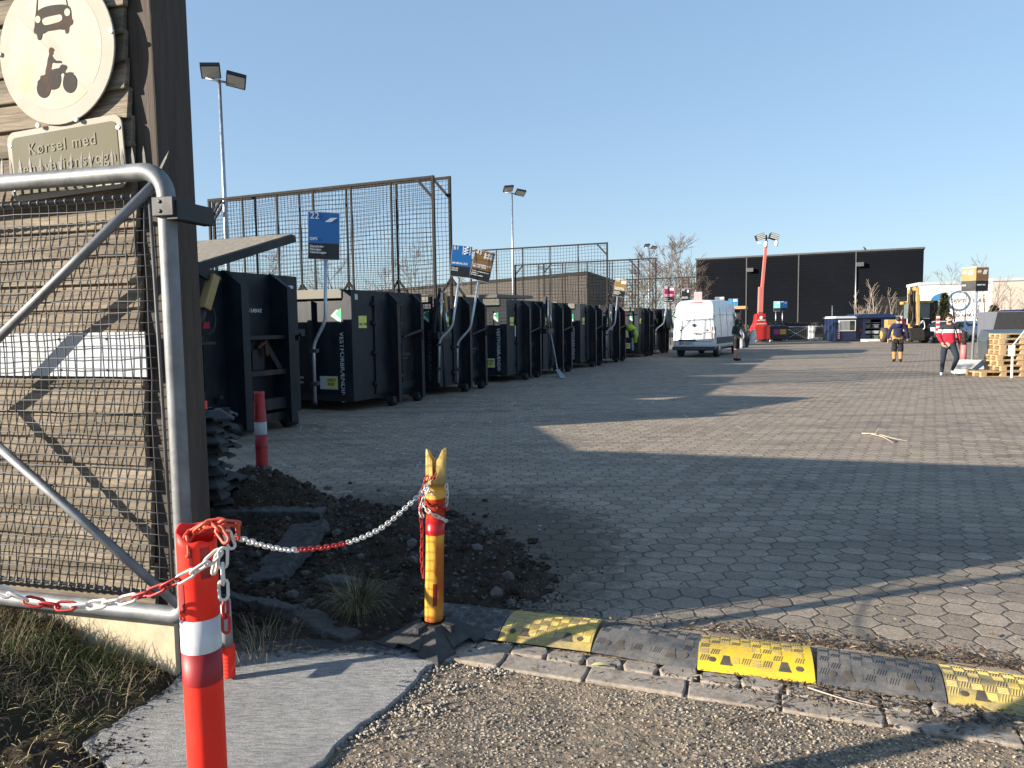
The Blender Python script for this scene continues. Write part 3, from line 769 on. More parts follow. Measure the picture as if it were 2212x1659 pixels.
CM = [M['chw'], M['chr'], M['cho']]
# left chain, gate side
b = MB(); A = [at(-330,1150,1.9), at(-160,1228,1.92), at(0,1276,1.94), at(70,1300,1.95), at(150,1310,1.95), at(250,1300,1.95), at(330,1278,1.94), at(395,1248,1.945), at(440,1222,1.955), at(476,1190,1.985), at(492,1168,2.02)]
def c1(i, n, c): k = i % 9; return 0 if (k < 5) else 1
px_seq = [(-999,1),(-120,0),(62,1),(168,0),(290,1),(395,0)]
def projx(p):
    q = CAMROT.transposed() @ (V(p)-V((0,0,HC))); return CX_+F_*q.x/-q.z
def colx(seq):
    def f(i, n, c):
        x = projx(c); m_ = 0
        for a, k in seq:
            if x >= a: m_ = k
        return m_
    return f
chain(b, A, .043, .022, .0042, colx(px_seq))
tag(b.build('barrier_chain', CM), 'long-linked red and white plastic chain hanging in front of the mesh gate', 'chain')
# span between the two posts
b = MB(); A = [at(508,1158,2.06), at(522,1164,2.12), at(580,1181,2.3), at(642,1188,2.5), at(745,1174,2.85), at(820,1143,3.15), at(875,1098,3.4), at(912,1062,3.58), at(935,1033,3.68), at(944,1018,3.72)]
chain(b, A, .0300, .0175, .0029, colx([(-999,0),(642,1),(752,0),(930,1)]))
tag(b.build('barrier_chain', CM), 'thin red and white chain sagging from the near red post to the yellow post', 'chain')
# tangle on the near red post
b = MB()
chain(b, [at(404,1195,2.0), at(400,1172,2.0), at(412,1152,2.05), at(435,1138,2.06), at(455,1128,2.05), at(478,1150,1.99), at(488,1168,1.985), at(491,1190,1.985)], .044, .020, .0046, lambda i,n,c: 2)
chain(b, [at(425,1150,2.03), at(452,1130,2.02), at(480,1128,2.03), at(512,1130,2.05), at(516,1150,2.06), at(512,1166,2.06)], .043, .021, .0046, lambda i,n,c: 2)
chain(b, [at(440,1140,2.06), at(470,1125,2.08), at(486,1140,2.08), at(494,1165,2.08), at(506,1190,2.07), at(516,1202,2.07)], .043, .020, .0046, lambda i,n,c: 0 if i > 1 else 2)
chain(b, [at(482,1188,1.98), at(481,1230,1.98), at(483,1275,1.98), at(485,1322,1.985)], .045, .023, .0048, lambda i,n,c: 0, .35)
chain(b, [at(487,1300,2.02), at(488,1345,2.03), at(488,1380,2.03)], .045, .021, .0046, lambda i,n,c: 1, 1.3)
chain(b, [at(470,1200,2.0), at(462,1235,1.99), at(462,1262,2.0)], .045, .018, .0044, lambda i,n,c: 0, 1.2)
tag(b.build('barrier_chain', CM), 'tangled red and white chain links draped over the top of the near red post', 'chain')
# wraps on the yellow post
b = MB()
def around(z0, z1, a0, a1, r=.060, n=14): return [YB+V((r*math.cos(a0+(a1-a0)*i/n)+LE[0]*(z0+(z1-z0)*i/n), r*math.sin(a0+(a1-a0)*i/n), z0+(z1-z0)*i/n)) for i in range(n+1)]
chain(b, around(yz(1085), yz(1135), R(-200), R(10)), .0262, .016, .0034, lambda i,n,c: 0)
chain(b, around(yz(1078), yz(1108), R(-190), R(20), .062), .0262, .016, .0034, lambda i,n,c: 1)
chain(b, around(yz(1052), yz(1066), R(-170), R(-98), .058), .0262, .016, .0034, lambda i,n,c: 0)
chain(b, around(yz(1050), yz(1110), R(-20), R(40), .060), .0262, .016, .0034, lambda i,n,c: 0)
chain(b, [at(923,1030,3.72), at(912,1060,3.70), at(908,1095,3.69), at(912,1150,3.69), at(911,1200,3.69), at(915,1255,3.69)], .0262, .016, .0034, lambda i,n,c: 1)
chain(b, [at(925,1055,3.69), at(914,1080,3.69), at(908,1105,3.69), at(918,1122,3.69)], .0262, .016, .0034, lambda i,n,c: 0)
tag(b.build('barrier_chain', CM), 'red and white chain wound several times around the yellow post', 'chain')

# ================================================================ speed bump
def treadmat(name, paint, dirtc, amt):
    m, t, b = nt(name); co = objco(t)
    n1 = nz(t, co, 5, 8, .7); n2 = nz(t, co, 60, 4, .7)
    c = mixc(t, ramp(t, mth(t, 'MULTIPLY_ADD', n2, .35, n1), [(amt-.12, 0), (amt+.14, .9)]), paint, dirtc)
    L(t, c, b.inputs['Base Color']); b.inputs['Roughness'].default_value = .62
    bump(t, b, n2, .3, .004); return m
M['by1'] = treadmat('bump_yellow_worn', (.56,.40,.07), (.22,.18,.11), .60)
M['by2'] = treadmat('bump_yellow_bright', (.70,.47,.02), (.38,.27,.07), .74)
M['byr'] = treadmat('tread_yellow', (.66,.49,.13), (.42,.34,.18), .72)
M['bk1'] = treadmat('bump_black', (.045,.046,.05), (.15,.14,.125), .66)
M['bkr'] = treadmat('tread_black', (.05,.05,.053), (.13,.12,.108), .64)
M['hole'] = mat('bolt_hole', (.075,.062,.048), .9, 0, .4, 20, .3)  # flat dark patches, the shade inside the holes put into colour
front = [gp(x,y) for x,y in ((1075,1385),(1277,1410),(1506,1449),(1765,1480),(2050,1525))]
front = [front[0]-(front[1]-front[0])*1.0]+front+[front[-1]+(front[-1]-front[-2]), front[-1]+(front[-1]-front[-2])*2]
BUMPW, BUMPH = .40, .055
def bump_piece(P, Q, m0, m1, label, smooth_mid=False, treads=True):
    d = (Q-P); ln = d.length-.006; e = empty('speed_bump', P, math.atan2(d.y, d.x), label, 'speed bump', 'speed bump sections across the entrance')
    b = MB(); n = 14
    def prof(v):     # v 0..1 across
        return BUMPH*(math.sin(PI*min(1,max(0,v)))**.75)+.004
    vs = []; fs = []
    for i in range(n+1):
        v = i/n
        for x in (0, ln): vs.append((x, v*BUMPW, prof(v)))
    for i in range(n): fs.append((2*i, 2*i+1, 2*i+3, 2*i+2))
    b.add(vs, fs, 0, True)
    for x in (0, ln):      # end caps
        b.add([(x,0,-.01)]+[(x, i/n*BUMPW, prof(i/n)) for i in range(n+1)]+[(x,BUMPW,-.01)], [tuple(range(n+3)) if x else tuple(range(n+2,-1,-1))])
    b.build('body', m0, e)
    if treads:
        b = MB(); cs = .048
        for ix in range(int(ln/cs)):
            for iy in range(1, int(BUMPW/cs)):
                if smooth_mid and 1 < iy < 4 and 0 < ix < 9 and random.random() < smooth_mid: continue
                if random.random() < .05: continue
                mx_, my_ = (ix+.5)*cs, (iy+.5)*cs
                if .02 < my_ < .115 and (abs(mx_-.13) < .034 or abs(mx_-ln+.13) < .034): continue
                if .04 < my_ < .10 and (abs(mx_-.065) < .022 or abs(mx_-ln+.065) < .022): continue
                for k in range(4):
                    u0 = ix*cs+.006; v0 = iy*cs
                    if (ix+iy) % 2: x0, y0, x1, y1 = u0+k*.0105, v0+.004, u0+k*.0105+.004, v0+cs-.006
                    else: x0, y0, x1, y1 = u0, v0+k*.0105+.003, u0+cs-.008, v0+k*.0105+.0072
                    sh = .35*(y0-v0) if (ix+iy) % 2 else .2*(x0-u0)
                    def Z(y): return prof(y/BUMPW)+.0025
                    q = [(x0,y0),(x1,y0),(x1+(.010 if (ix+iy)%2 else 0),y1),(x0+(.010 if (ix+iy)%2 else 0),y1)]
                    b.hexa([(x,y,Z(y)-.006) for x,y in q]+[(x,y,Z(y)) for x,y in q])
        b.build('tread_pattern', m1, e)
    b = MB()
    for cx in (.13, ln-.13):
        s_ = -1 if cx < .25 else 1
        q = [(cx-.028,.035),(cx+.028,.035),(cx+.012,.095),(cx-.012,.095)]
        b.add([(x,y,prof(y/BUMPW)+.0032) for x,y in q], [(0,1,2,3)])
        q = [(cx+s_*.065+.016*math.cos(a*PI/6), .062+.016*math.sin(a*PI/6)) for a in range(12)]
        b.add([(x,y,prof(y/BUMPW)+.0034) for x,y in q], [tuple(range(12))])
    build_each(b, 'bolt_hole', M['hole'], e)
    return e
bump_piece(front[0], front[1], M['bk1'], M['bkr'], 'dirty black speed bump end half buried in soil beside the rubber foot')
bump_piece(front[1], front[2], M['by1'], M['byr'], 'worn yellow speed bump section nearest the yellow post')
bump_piece(front[2], front[3], M['bk1'], M['bkr'], 'smooth black speed bump section between two yellow ones', .98)
e = bump_piece(front[3], front[4], M['by2'], M['by1'], 'bright yellow speed bump section with a small blank label', .6)
MB().box(.2,.045,.024,.33,.085,.030).build('label', M['gold'], e).rotation_euler = (0,0,0)
bump_piece(front[4], front[5], M['bk1'], M['bkr'], 'dusty black speed bump section strewn with litter', .3)
bump_piece(front[5], front[6], M['by1'], M['byr'], 'scuffed yellow speed bump section beyond the dusty black one')
bump_piece(front[6], front[7], M['bk1'], M['bkr'], 'black speed bump section at the far right end')
# kerb stones in front of the bump
M['kerb'] = mat('kerb_granite', (.29,.245,.20), .85, 0, .3, 40, .6, dirt=(.13,.105,.08), damt=.8, dsc=6)
b = MB(); x = -.45
def jpoly(a0, a1, n0, n1, cut=.012):
    P = [(a0+cut,n0),(a1-cut,n0),(a1,n0+(n1-n0)*.5),(a1-cut,n1),(a0+cut,n1),(a0,n0+(n1-n0)*.5)]
    return [bl(a+random.uniform(-.006,.006), n+random.uniform(-.005,.005)) for a, n in P]
while x < 5.2:
    l_ = random.uniform(.17,.2); b.prism(jpoly(x, x+l_-.003, -.125+.0, -.018, .016), -.05, .006+random.uniform(-.004,.006)); x += l_
x = -.35
while x < 5.2:
    l_ = random.uniform(.40,.5); zt_ = .004+random.uniform(-.008,.006); b.prism(jpoly(x, x+l_-.007, -.275, -.13, .004), -.05, zt_); x += l_
tag(tag(b.build('kerb', M['kerb'], bevel=.008), kind='structure'), 'rows of worn kerb stones set along the front of the speed bump')

# ================================================================ broken slabs, tufts, pebbles, litter
M['slab'] = mat('broken_concrete', (.085,.08,.076), .9, 0, .3, 22, .9, dirt=(.03,.025,.021), damt=.85, dsc=4, bd=.012)
def slab(P, Q, w, h, label, up=(0,0,1), jit=.012):
    b = MB(); P = V(P); Q = V(Q); t = (Q-P).normalized(); s = t.cross(V(up)).normalized(); u = s.cross(t)
    n = max(3, int((Q-P).length/.07)); secs = []; vs = []; fs = []
    for i in range(n+1):
        c = P+(Q-P)*(i/n); j = lambda: V((random.uniform(-jit,jit), random.uniform(-jit,jit), random.uniform(-jit,jit)))*.8
        vs += [c-s*w/2-u*h/2+j(), c+s*w/2-u*h/2+j(), c+s*w/2+u*h/2+j(), c-s*w/2+u*h/2+j()]
    for i in range(n):
        for k in range(4): l = (k+1) % 4; fs.append((4*i+k, 4*i+l, 4*i+4+l, 4*i+4+k))
    fs += [(3,2,1,0), (4*n,4*n+1,4*n+2,4*n+3)]
    b.add(vs, fs); o = b.build('concrete_slab', M['slab'], bevel=.01)
    su = o.modifiers.new('sub','SUBSURF'); su.subdivision_type = 'SIMPLE'; su.levels = su.render_levels = 3
    for st_, sc_ in ((.035,.16),(.02,.04)):
        tx = bpy.data.textures.new('crumble','CLOUDS'); tx.noise_scale = sc_; tx.noise_depth = 4
        dm = o.modifiers.new('crumble','DISPLACE'); dm.texture = tx; dm.strength = st_; dm.texture_coords = 'GLOBAL'
    return tag(o, label, 'concrete slab')
slab(gp(452,1108,.11), gp(700,1112,.08), .22, .10, 'long grey kerb slab lying level at the foot of the soil heap')
slab(at(672,1140,5.35), at(566,1268,4.6), .28, .09, 'broken concrete slab leaning down into the dug soil', up=(-.25,-.2,1))
slab(gp(486,1295,.08), gp(640,1325,.05), .09, .08, 'dark narrow concrete edging half buried next to the pad')
slab(gp(625,1322,.04), gp(765,1385,.0), .13, .07, 'chipped concrete edging piece between the pad and the grass tuft')
slab(gp(705,1255,.10), gp(800,1280,.08), .12, .08, 'small broken concrete piece behind the grass tuft')
for px_, py_, r_ in ((1062,1100,.03),):
    pass
M['straw'] = mat('dry_grass', (.34,.27,.15), .85, 0, .35, 30, 0)
M['strawd'] = mat('old_grass', (.15,.12,.07), .85, 0, .35, 30, 0)
M['grass'] = mat('green_grass', (.085,.115,.03), .8, 0, .4, 30, 0)
def blade(b, p, ln, yaw, bend, w, mi, tw=0):
    p = V(p); d = V((math.cos(yaw), math.sin(yaw), 0)); s = V((-d.y, d.x, 0)); pts = []; n = 3
    for i in range(n+1):
        f = i/n; a = bend*f
        pts.append(p+d*(ln*f*math.sin(a*.7+.1))+V((0,0,1))*(ln*f*math.cos(a*.8)))
    vs = []
    for i, q in enumerate(pts):
        ww = w*(1-i/n*.85); vs += [q-s*ww, q+s*ww]
    b.add(vs, [(2*i,2*i+1,2*i+3,2*i+2) for i in range(n)], mi, True)
b = MB(); cnt = 0; rs = random.Random(5)
while cnt < 6800:
    x = rs.uniform(-3.3,-1.4); y = rs.uniform(2.0, 4.15)
    d = pdist(x, y, VB)
    if d < .0: continue
    # keep clear of the fence side
    if (x-FW.x)*math.sin(-FA)+(y-FW.y)*math.cos(FA) > -.03: continue
    g = fbm(x+9, y, 2.4, 4); ny = sst(2.6, 3.5, y)
    if rs.random() > .02+.8*ny*sst(.0,.45,d)+.12*max(0,g): continue
    grn = math.exp(-(((x+2.0)/.33)**2+((y-3.35)/.22)**2)) > rs.random()*1.2+.12 or (g > .3 and rs.random() < .2)
    z = verge_z(x, y)
    blade(b, (x,y,z-.01), rs.uniform(.03,.085)*(1+1.1*ny*(1 if grn else .8)), rs.uniform(0,6.28), rs.uniform(.3,2.1), rs.uniform(.0012,.0026), 2 if grn else (0 if rs.random() < .55 else 1)); cnt += 1
tag(tag(b.build('grass', [M['straw'], M['strawd'], M['grass']]), kind='stuff'), 'dry straw-coloured and green grass on the verge under the gate', 'grass')
# flat lying straw on the verge
b = MB()
for i in range(1700):
    x = rs.uniform(-3.0,-1.35); y = rs.uniform(1.9, 4.0)
    if pdist(x, y, VB) < -.04: continue
    z = max(verge_z(x, y), -.01)+.006; a = rs.uniform(0,6.28); l_ = rs.uniform(.02,.09); dz = rs.uniform(0,.02)
    p = V((x,y,z)); q = p+V((math.cos(a)*l_, math.sin(a)*l_, dz)); m_ = (p+q)/2+V((0,0,rs.uniform(0,.01)))
    b.tube([p,m_,q], rs.uniform(.0008,.002), 3, rs.choice((0,0,1)))
tag(tag(b.build('straw_litter', [M['straw'], M['strawd']]), kind='stuff'), 'fallen straw and stems scattered over the verge', 'litter')
def tuft(px, py, z, n, ln, label, mi=(0,1,2), spread=.09):
    c = gp(px, py, z); b = MB()
    for i in range(n):
        a = rs.uniform(0,6.28); r_ = spread*rs.random()**.7
        blade(b, (c.x+r_*math.cos(a), c.y+r_*math.sin(a), z-.02), ln*rs.uniform(.5,1.15), a+rs.uniform(-.5,.5), rs.uniform(.5,2.0), .0016, rs.choice(mi))
    return tag(b.build('grass_tuft', [M['straw'], M['strawd'], M['grass']]), label, 'grass tuft')
tuft(772,1310,.08,420,.24,'bushy tuft of wiry grass growing in the dug soil')
tuft(560,1400,.06,120,.20,'sparse dry grass tuft at the rear edge of the concrete pad',(1,1,0),.2)
# stones and clods
def inroad(x, y):
    a = (V((x,y))-BA.xy).dot(BD); n_ = (V((x,y))-BA.xy).dot(BN)
    return n_ < -.28 and not inpoly(x, y, PO)
M['peb'] = [mat('pebble_%s' % k, c, .85, 0, .2, 30, .2) for k, c in zip(('sand','grey','dark','pale'), ((.32,.25,.17),(.23,.20,.165),(.085,.072,.06),(.40,.345,.275)))]
for i_, nm_ in enumerate(('sand','grey','dark','pale')): M['peb'][i_].name = 'pebbles_'+nm_
b = MB(); cnt = 0
while cnt < 6800:
    x = rs.uniform(-1.0, 2.6); y = rs.uniform(2.2, 3.75)
    if not inroad(x, y): continue
    if fbm(x, y, 2.1, 4)+rs.uniform(-.5,.5) < -.25: continue
    r_ = rs.uniform(.0025,.0065)*(1 if rs.random() < .93 else 1.6)
    b.stone((x,y,-.012+r_*.25), (r_, r_*rs.uniform(.7,1), r_*.7), rs.choice((0,0,1,2,2,3))); cnt += 1
tag(tag(b.build('gravel', M['peb']), kind='stuff'), 'loose gravel embedded in the worn asphalt', 'gravel')
b = MB()
for i in range(420):      # chips along the pad edge
    k = rs.uniform(.12,.42)*len(PO); p = PO[int(k)]
    x = p[0]+rs.gauss(.02,.03); y = p[1]+rs.gauss(-.01,.03)
    if inpoly(x, y, PO): continue
    r_ = rs.uniform(.003,.009); b.stone((x,y,-.008+r_*.4), (r_,r_,r_*.8), rs.choice((1,3,1)))
for cx, cy, n_ in ((-.30,3.27,60),(-.40,3.08,80),(-.12,3.42,110),(-.55,2.9,30)):
    for i in range(n_):
        r_ = rs.uniform(.003,.009); b.stone((cx+rs.gauss(0,.05), cy+rs.gauss(0,.035), -.006+r_*.4), (r_,r_,r_*.8), rs.choice((1,3,3)))
tag(tag(b.build('concrete_chips', M['peb']), kind='stuff'), 'pale concrete chips crumbled off the pad edge', 'gravel')
M['clod'] = [M['soil'], mat('soil_stone', (.10,.09,.08), .9, 0, .3, 20, .3)]
b = MB(); cnt = 0
while cnt < 5600:
    x = rs.uniform(-3.3,.75); y = rs.uniform(3.9,7.8)
    d = pdist(x, y, SOIL)
    if d < 0 and rs.random() > math.exp(d*9)*.8: continue
    if d < 0 and (V((x,y))-BA.xy).dot(BN) < .42: continue
    z = max(.0, soil_z(x, y)); r_ = rs.uniform(.006,.018)*(1 if d > 0 else .6) if rs.random() < .93 else rs.uniform(.02,.05)
    b.stone((x,y,z+r_*.2), (r_,r_*rs.uniform(.7,1),r_*.8), 0 if rs.random() < .72 else 1); cnt += 1
tag(tag(b.build('soil_clods', M['clod']), kind='stuff'), 'clods and stones lying over the dug soil', 'soil')
b = MB()
for i in range(1500):      # soil crumbs spilling over the verge edge onto the pad
    k = rs.randrange(5); A_ = V(VB[k]); B_ = V(VB[k+1]) if k < 5 else A_; q = A_+(B_-A_)*rs.random(); x = q.x+rs.gauss(.01,.07); y = q.y+rs.gauss(0,.06)
    if fbm(x, y, 6, 3)+rs.uniform(-.3,.3) < -.1: continue
    r_ = rs.uniform(.002,.008); zz_ = max(verge_z(x, y), .010 if inpoly(x, y, PO) else -.01); b.stone((x,y,zz_+r_*.3), (r_,r_*.8,r_*.7), 0 if rs.random() < .8 else 1)
tag(tag(b.build('soil_crumbs', M['clod']), kind='stuff'), 'crumbs of soil spilling from the verge onto the concrete pad', 'soil')
# brown litter drifted against the bump
M['lit'] = [mat('leaf_litter_brown', (.11,.065,.035), .9, 0, .4, 20, 0), mat('leaf_litter_pale', (.33,.25,.15), .9, 0, .3, 20, 0), mat('leaf_litter_dark', (.04,.03,.022), .9, 0, .3, 20, 0)]
b = MB(); cnt = 0
while cnt < 5200:
    a = rs.uniform(-.3, 3.2); side = rs.random()
    den = sst(.3, 1.6, a)
    if side < .5: n_ = BUMPW+.02+abs(rs.gauss(0,.09)); dens = .15+.85*sst(.7,1.5,a)
    elif side < .9: n_ = -.015-abs(rs.gauss(0,.14)); dens = .12+.88*sst(.9,1.8,a)
    else: n_ = rs.uniform(-.9, 1.2); dens = .5
    if rs.random() > dens: continue
    x, y = bl(a, n_)
    z = .004+rs.uniform(0,.012); yaw = rs.uniform(0,6.28); l_ = rs.uniform(.006,.022); w_ = l_*rs.uniform(.12,.5)
    d = V((math.cos(yaw),math.sin(yaw),rs.uniform(-.3,.3)))*l_; s = V((-math.sin(yaw),math.cos(yaw),rs.uniform(-.4,.4)))*w_; c = V((x,y,z+.004))
    b.add([c-d, c+s*.8, c+d, c-s], [(0,1,2,3)], rs.choice((0,0,1,2,2))); cnt += 1
tag(tag(b.build('leaf_litter', M['lit']), kind='stuff'), 'brown leaf and straw litter drifted along the speed bump', 'litter')
def twigobj(P, r, label, cat='twig', m='palebark'):
    b = MB()
    for q in P: b.tube(spline(q, 5), [r*(1-.7*i/(len(spline(q,5))-1)) for i in range(len(spline(q,5)))], 5)
    return tag(b.build('twig', M[m]), label, cat)
twigobj([[gp(1862,936,.01), gp(1895,938,.03), gp(1935,948,.02), gp(1962,953,.005)], [gp(1890,938,.03), gp(1899,925,.16)], [gp(1880,937,.03), gp(1910,945,.06), gp(1930,958,.0)]], .010, 'forked dry twig lying on the sunlit paving')
twigobj([[gp(1745,1485,.02), gp(1830,1512,.025), gp(1900,1528,.02)]], .004, 'thin pale stem lying in front of the dusty black bump section')
twigobj([[gp(1560,1560,0), gp(1660,1528,.01), gp(1720,1490,.015)]], .004, 'thin bent twig on the gravel before the bright yellow bump', m='bark')
M['leaf'] = mat('pale_leaf', (.38,.38,.17), .6, 0, .15, 20, .05)
b = MB(); c = gp(1298,1437,.012); n = 9; vs = []
for i in range(n+1):
    f = i/n; w_ = .011*math.sin(PI*min(1,f*.92+.06))
    vs += [c+V((-.045+.09*f, .0-.012*f+w_, .004+.010*math.sin(PI*f))), c+V((-.045+.09*f, -.012*f-w_, .002+.008*math.sin(PI*f)))]
b.add(vs, [(2*i,2*i+1,2*i+3,2*i+2) for i in range(n)], 0, True); tag(b.build('leaf', M['leaf']), 'single pale green leaf lying on the kerb stones', 'leaf')
# ================================================================ the row of containers
P0 = V((-3.64,12.36,0)); RV = V((math.cos(TH),math.sin(TH),0)); NV = V((-math.sin(TH),math.cos(TH),0))
def rp(s, t=0, z=0): return P0+RV*s+NV*t+V((0,0,z))
def side_text(y, z): # on the near side face (x=0): reads downwards
    return Matrix.Translation((-.0,y,z)) @ Matrix.Rotation(-PI/2,4,'Z') @ Matrix.Rotation(PI/2,4,'X') @ Matrix.Rotation(-PI/2,4,'Z')
MX = Matrix(((0,0,1,0),(1,0,0,0),(0,1,0,0),(0,0,0,1)))     # prism xy -> y,z ; extrude along x
FY = .25
def logo(par, y, z, s, x):     # green triangle with a white angle, on the near side; +y is to the left in view
    b = MB(); b.prism([(y+s*.55,z),(y-s*.45,z+s*.62),(y-s*.45,z-s*.62)], x-.003, x, MX); b.build('emblem', M['green'], par)
    b = MB()
    for q in ([(y+s*.42,z-.01),(y-s*.22,z+s*.48),(y-s*.02,z+s*.48),(y+s*.52,z+.01)], [(y+s*.42,z+.0),(y-s*.40,z-s*.5),(y-s*.40,z-s*.28),(y+s*.2,z+.06)]):
        b.prism(q, x-.006, x-.0035, MX)
    b.build('emblem_mark', M['white'], par)
def fin(b, x, z0=.08, z1=2.3, w=.055, dep=FY):
    b.prism([(0,z0),(dep,z0),(dep,z1),(dep-.03,z1),(0,z1-.2)], x, x+w, MX)
    b.box(x-.03, -.006, z0, x+w+.03, .012, z1-.22)
def hinge_pair(par, x, z):
    b = MB(); b.box(x-.06,FY-.05,z-.03,x+.07,FY-.003,z+.03); b.cyl((x,FY-.045,z-.055),(x,FY-.045,z+.055),.022,n=8); b.build('hinge', M['contrim'], par)
def roller(par, x):
    b = MB(); b.cyl((x-.07,.12,.09),(x+.09,.12,.09),.09,n=14); b.box(x-.09,.05,.10,x+.11,.28,.2); b.build('roller', M['darksteel'], par)
def container(s, w, label, var, zt=2.36, ln=6.0, deep=0):
    e = empty('skip_container', rp(s, deep), TH, label, 'container', 'dark roll-off containers standing in a row')
    z0 = .2
    b = MB()
    b.box(0,FY,z0,w,FY+.06,zt-.0); b.box(.04,FY+.06,z0,w-.0,FY+ln,z0+.08)
    b.box(w-.06,FY+.061,z0+.081,w,FY+ln,zt-.16); b.box(.04,FY+ln-.06,z0+.081,w-.061,FY+ln,zt-.16)
    b.box(.0,FY+.061,z0+.03,.055,FY+ln-.061,zt-.16)
    b.build('body', M['cont'], e)
    b = MB(); b.box(-.075,FY-.002,z0,.0-.002,FY+.2,zt-.0)         # corner post
    y = FY+.95
    while y < ln: b.box(-.075,y,z0+.1,-.001,y+.10,zt-.2); y += .85
    b.box(-.06,FY+.2,z0,-.001,FY+ln,z0+.12)
    b.build('side_rib', M['cont'], e)
    b = MB(); b.box(-.10,FY+.201,zt-.16,.058,FY+ln,zt+.02); b.box(w-.06,FY+.07,zt-.158,w+.06,FY+ln,zt); b.build('top_rail', M['rail'], e, bevel=.01)
    xh, f1, f2 = w*.25, w*.46, w*.83
    b = MB(); b.box(xh+.012,FY-.035,z0+.08,w*.985-.15,FY-.002,zt-.1); b.box(f1+.1,FY-.075,z0+.12,f2-.02,FY-.036,z0+.28); b.build('door', M['cont'], e)
    b = MB(); fin(b, f1, z1=zt-.02); b.build('fin', M['contrim'], e); b = MB(); fin(b, f2, z1=zt-.02); b.build('fin', M['contrim'], e)
    for z in (.5,.62,1.12,1.24,1.72,1.84,2.1): hinge_pair(e, xh, z) if z in (.5,1.12,1.72,2.1) else None
    for x in (f1-.1, f2-.05): roller(e, x)
    b = MB(); xm = (f1+f2)/2
    b.cyl((xm-.12,FY-.1,.45),(xm-.12,FY-.1,zt-.2),.018,n=8)
    for z in (.6,1.1,1.7,2.1): b.box(xm-.17,FY-.12,z-.03,xm-.07,FY-.036,z+.03)
    b.bar((xm-.12,FY-.14,1.42),(f2-.08,FY-.30,1.56),.05,.05); b.bar((f2-.08,FY-.30,1.58),(f2-.02,FY-.26,1.36),.06,.05)
    b.box(xm-.25,FY-.12,1.02,xm+.2,FY-.06,1.07); b.box(xm-.25,FY-.12,.95,xm+.1,FY-.06,.985)
    b.build('latch', M['darksteel'], e)
    b = MB(); chain(b, [V((xm-.2,FY-.13,1.35)),V((xm-.16,FY-.14,1.05)),V((xm-.18,FY-.13,.75))], .05, .032, .006, lambda i,n,c: 0); chain(b, [V((xm+.22,FY-.12,1.2)),V((xm+.25,FY-.13,.95)),V((xm+.24,FY-.12,.7))], .05,.032,.006, lambda i,n,c: 0)
    b.build('door_chain', M['darksteel'], e)
    b = MB(); b.box(.15,FY-.006,1.62,.42,FY-.0015,1.86); b.build('number_label', M['labely'], e)
    num = var.get('num')
    if num: text('NR. '+num, .075, M['blackp'], e, face_m(.165,FY-.0075,1.67), bold=.001)
    if 'tag' in var: MB().box(.05,FY-.006,2.17,.14,FY-.0015,2.28).build('notice', M['labelw'], e)
    x_ = -.0015 if var.get('flush') else -.0015
    if var.get('logo'):
        logo(e, FY+.40, 1.86, .25, x_)
        text('VESTFORBRÆNDING', .145, M['white' if var['logo'] == 1 else 's_grey'], e, side_text(FY+.34, 1.55) @ Matrix.Translation((0,0,.004)), bold=.002, space=1.02)  # grey variant paints the shade into the lettering of the shaded container
    if 'low' in var:
        text(var['low'], .10, M['cream'], e, Matrix.Translation((-.003,FY+1.9,.62)) @ Matrix.Rotation(-PI/2,4,'Z') @ Matrix.Rotation(PI/2,4,'X'))
    if 'lab2' in var:
        MB().box(-.0045,FY+.42,.42,-.0015,FY+.85,.68).build('pale_label', M['labelw'], e)
        MB().box(-.006,FY+.44,.44,-.0046,FY+.68,.66).build('yellow_label', M['labely'], e)
        text(var['lab2'], .085, M['blackp'], e, Matrix.Translation((-.0072,FY+.67,.575)) @ Matrix.Rotation(-PI/2,4,'Z') @ Matrix.Rotation(PI/2,4,'X'), bold=.001)
    if 'panel' in var:   # inset panel and flush plates on the near side
        b = MB(); b.box(-.02,FY+.45,1.35,-.002,FY+.75,2.05); b.build('inset_panel', M['contrim'], e)
    if 'white' in var: 
        b = MB(); b.box(.5,FY-.0075,1.3,.56,FY-.0015,1.62); b.build('white_strip', M['labelw'], e)
    return e
def load(e, w, kind):
    pass
c2 = container(2.08, 2.58, 'dark container number 93027 with white vertical lettering, beside the bent pole of sign 22', dict(num='93027', logo=1, low='Ledøje-Smørum\ngenbrugsstation', lab2='93027\n4000', tag=1))
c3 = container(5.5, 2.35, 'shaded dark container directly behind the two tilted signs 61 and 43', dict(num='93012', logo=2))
c4 = container(9.45, 2.30, 'dark container with emblem between sign 43 and the folded hydraulic arm', dict(num='93288', logo=1, lab2='93288\n3050', panel=1, white=1))
c5 = container(12.3, 2.40, 'dark container under the folded hydraulic arm with a pole leaning on it', dict(num='93104'))
c6 = container(16.1, 2.25, 'dark container with vertical lettering in front of the second mesh screen', dict(num='93231', logo=1, panel=1))
c7 = container(19.35, 2.5, 'dark container under sign 50 with a hi-vis jacket hanging on it', dict(num='93150'))
c8 = container(24.9, 2.35, 'dark container with white lettering nearest to the rear of the van', dict(num='93417', logo=1, lab2='93417\n4000', panel=1))
c9 = container(28.6, 2.4, 'last dark container of the row partly hidden by the white van', dict())
hd_ = empty('skip_container', (-7.1,9.66,0), R(101), 'dark container hidden behind the timber fence, left of the compactor', 'container')  # out of view, added for the shadow it casts across the yard
b = MB(); b.box(-2.9,.06,.2,0,6,2.4); b.build('body', M['cont'], hd_)
b = MB()
for x in (-2.2,-1.4,-.7): b.box(x,-.02,.2,x+.08,.059,2.3)
b.build('side_rib', M['contrim'], hd_)
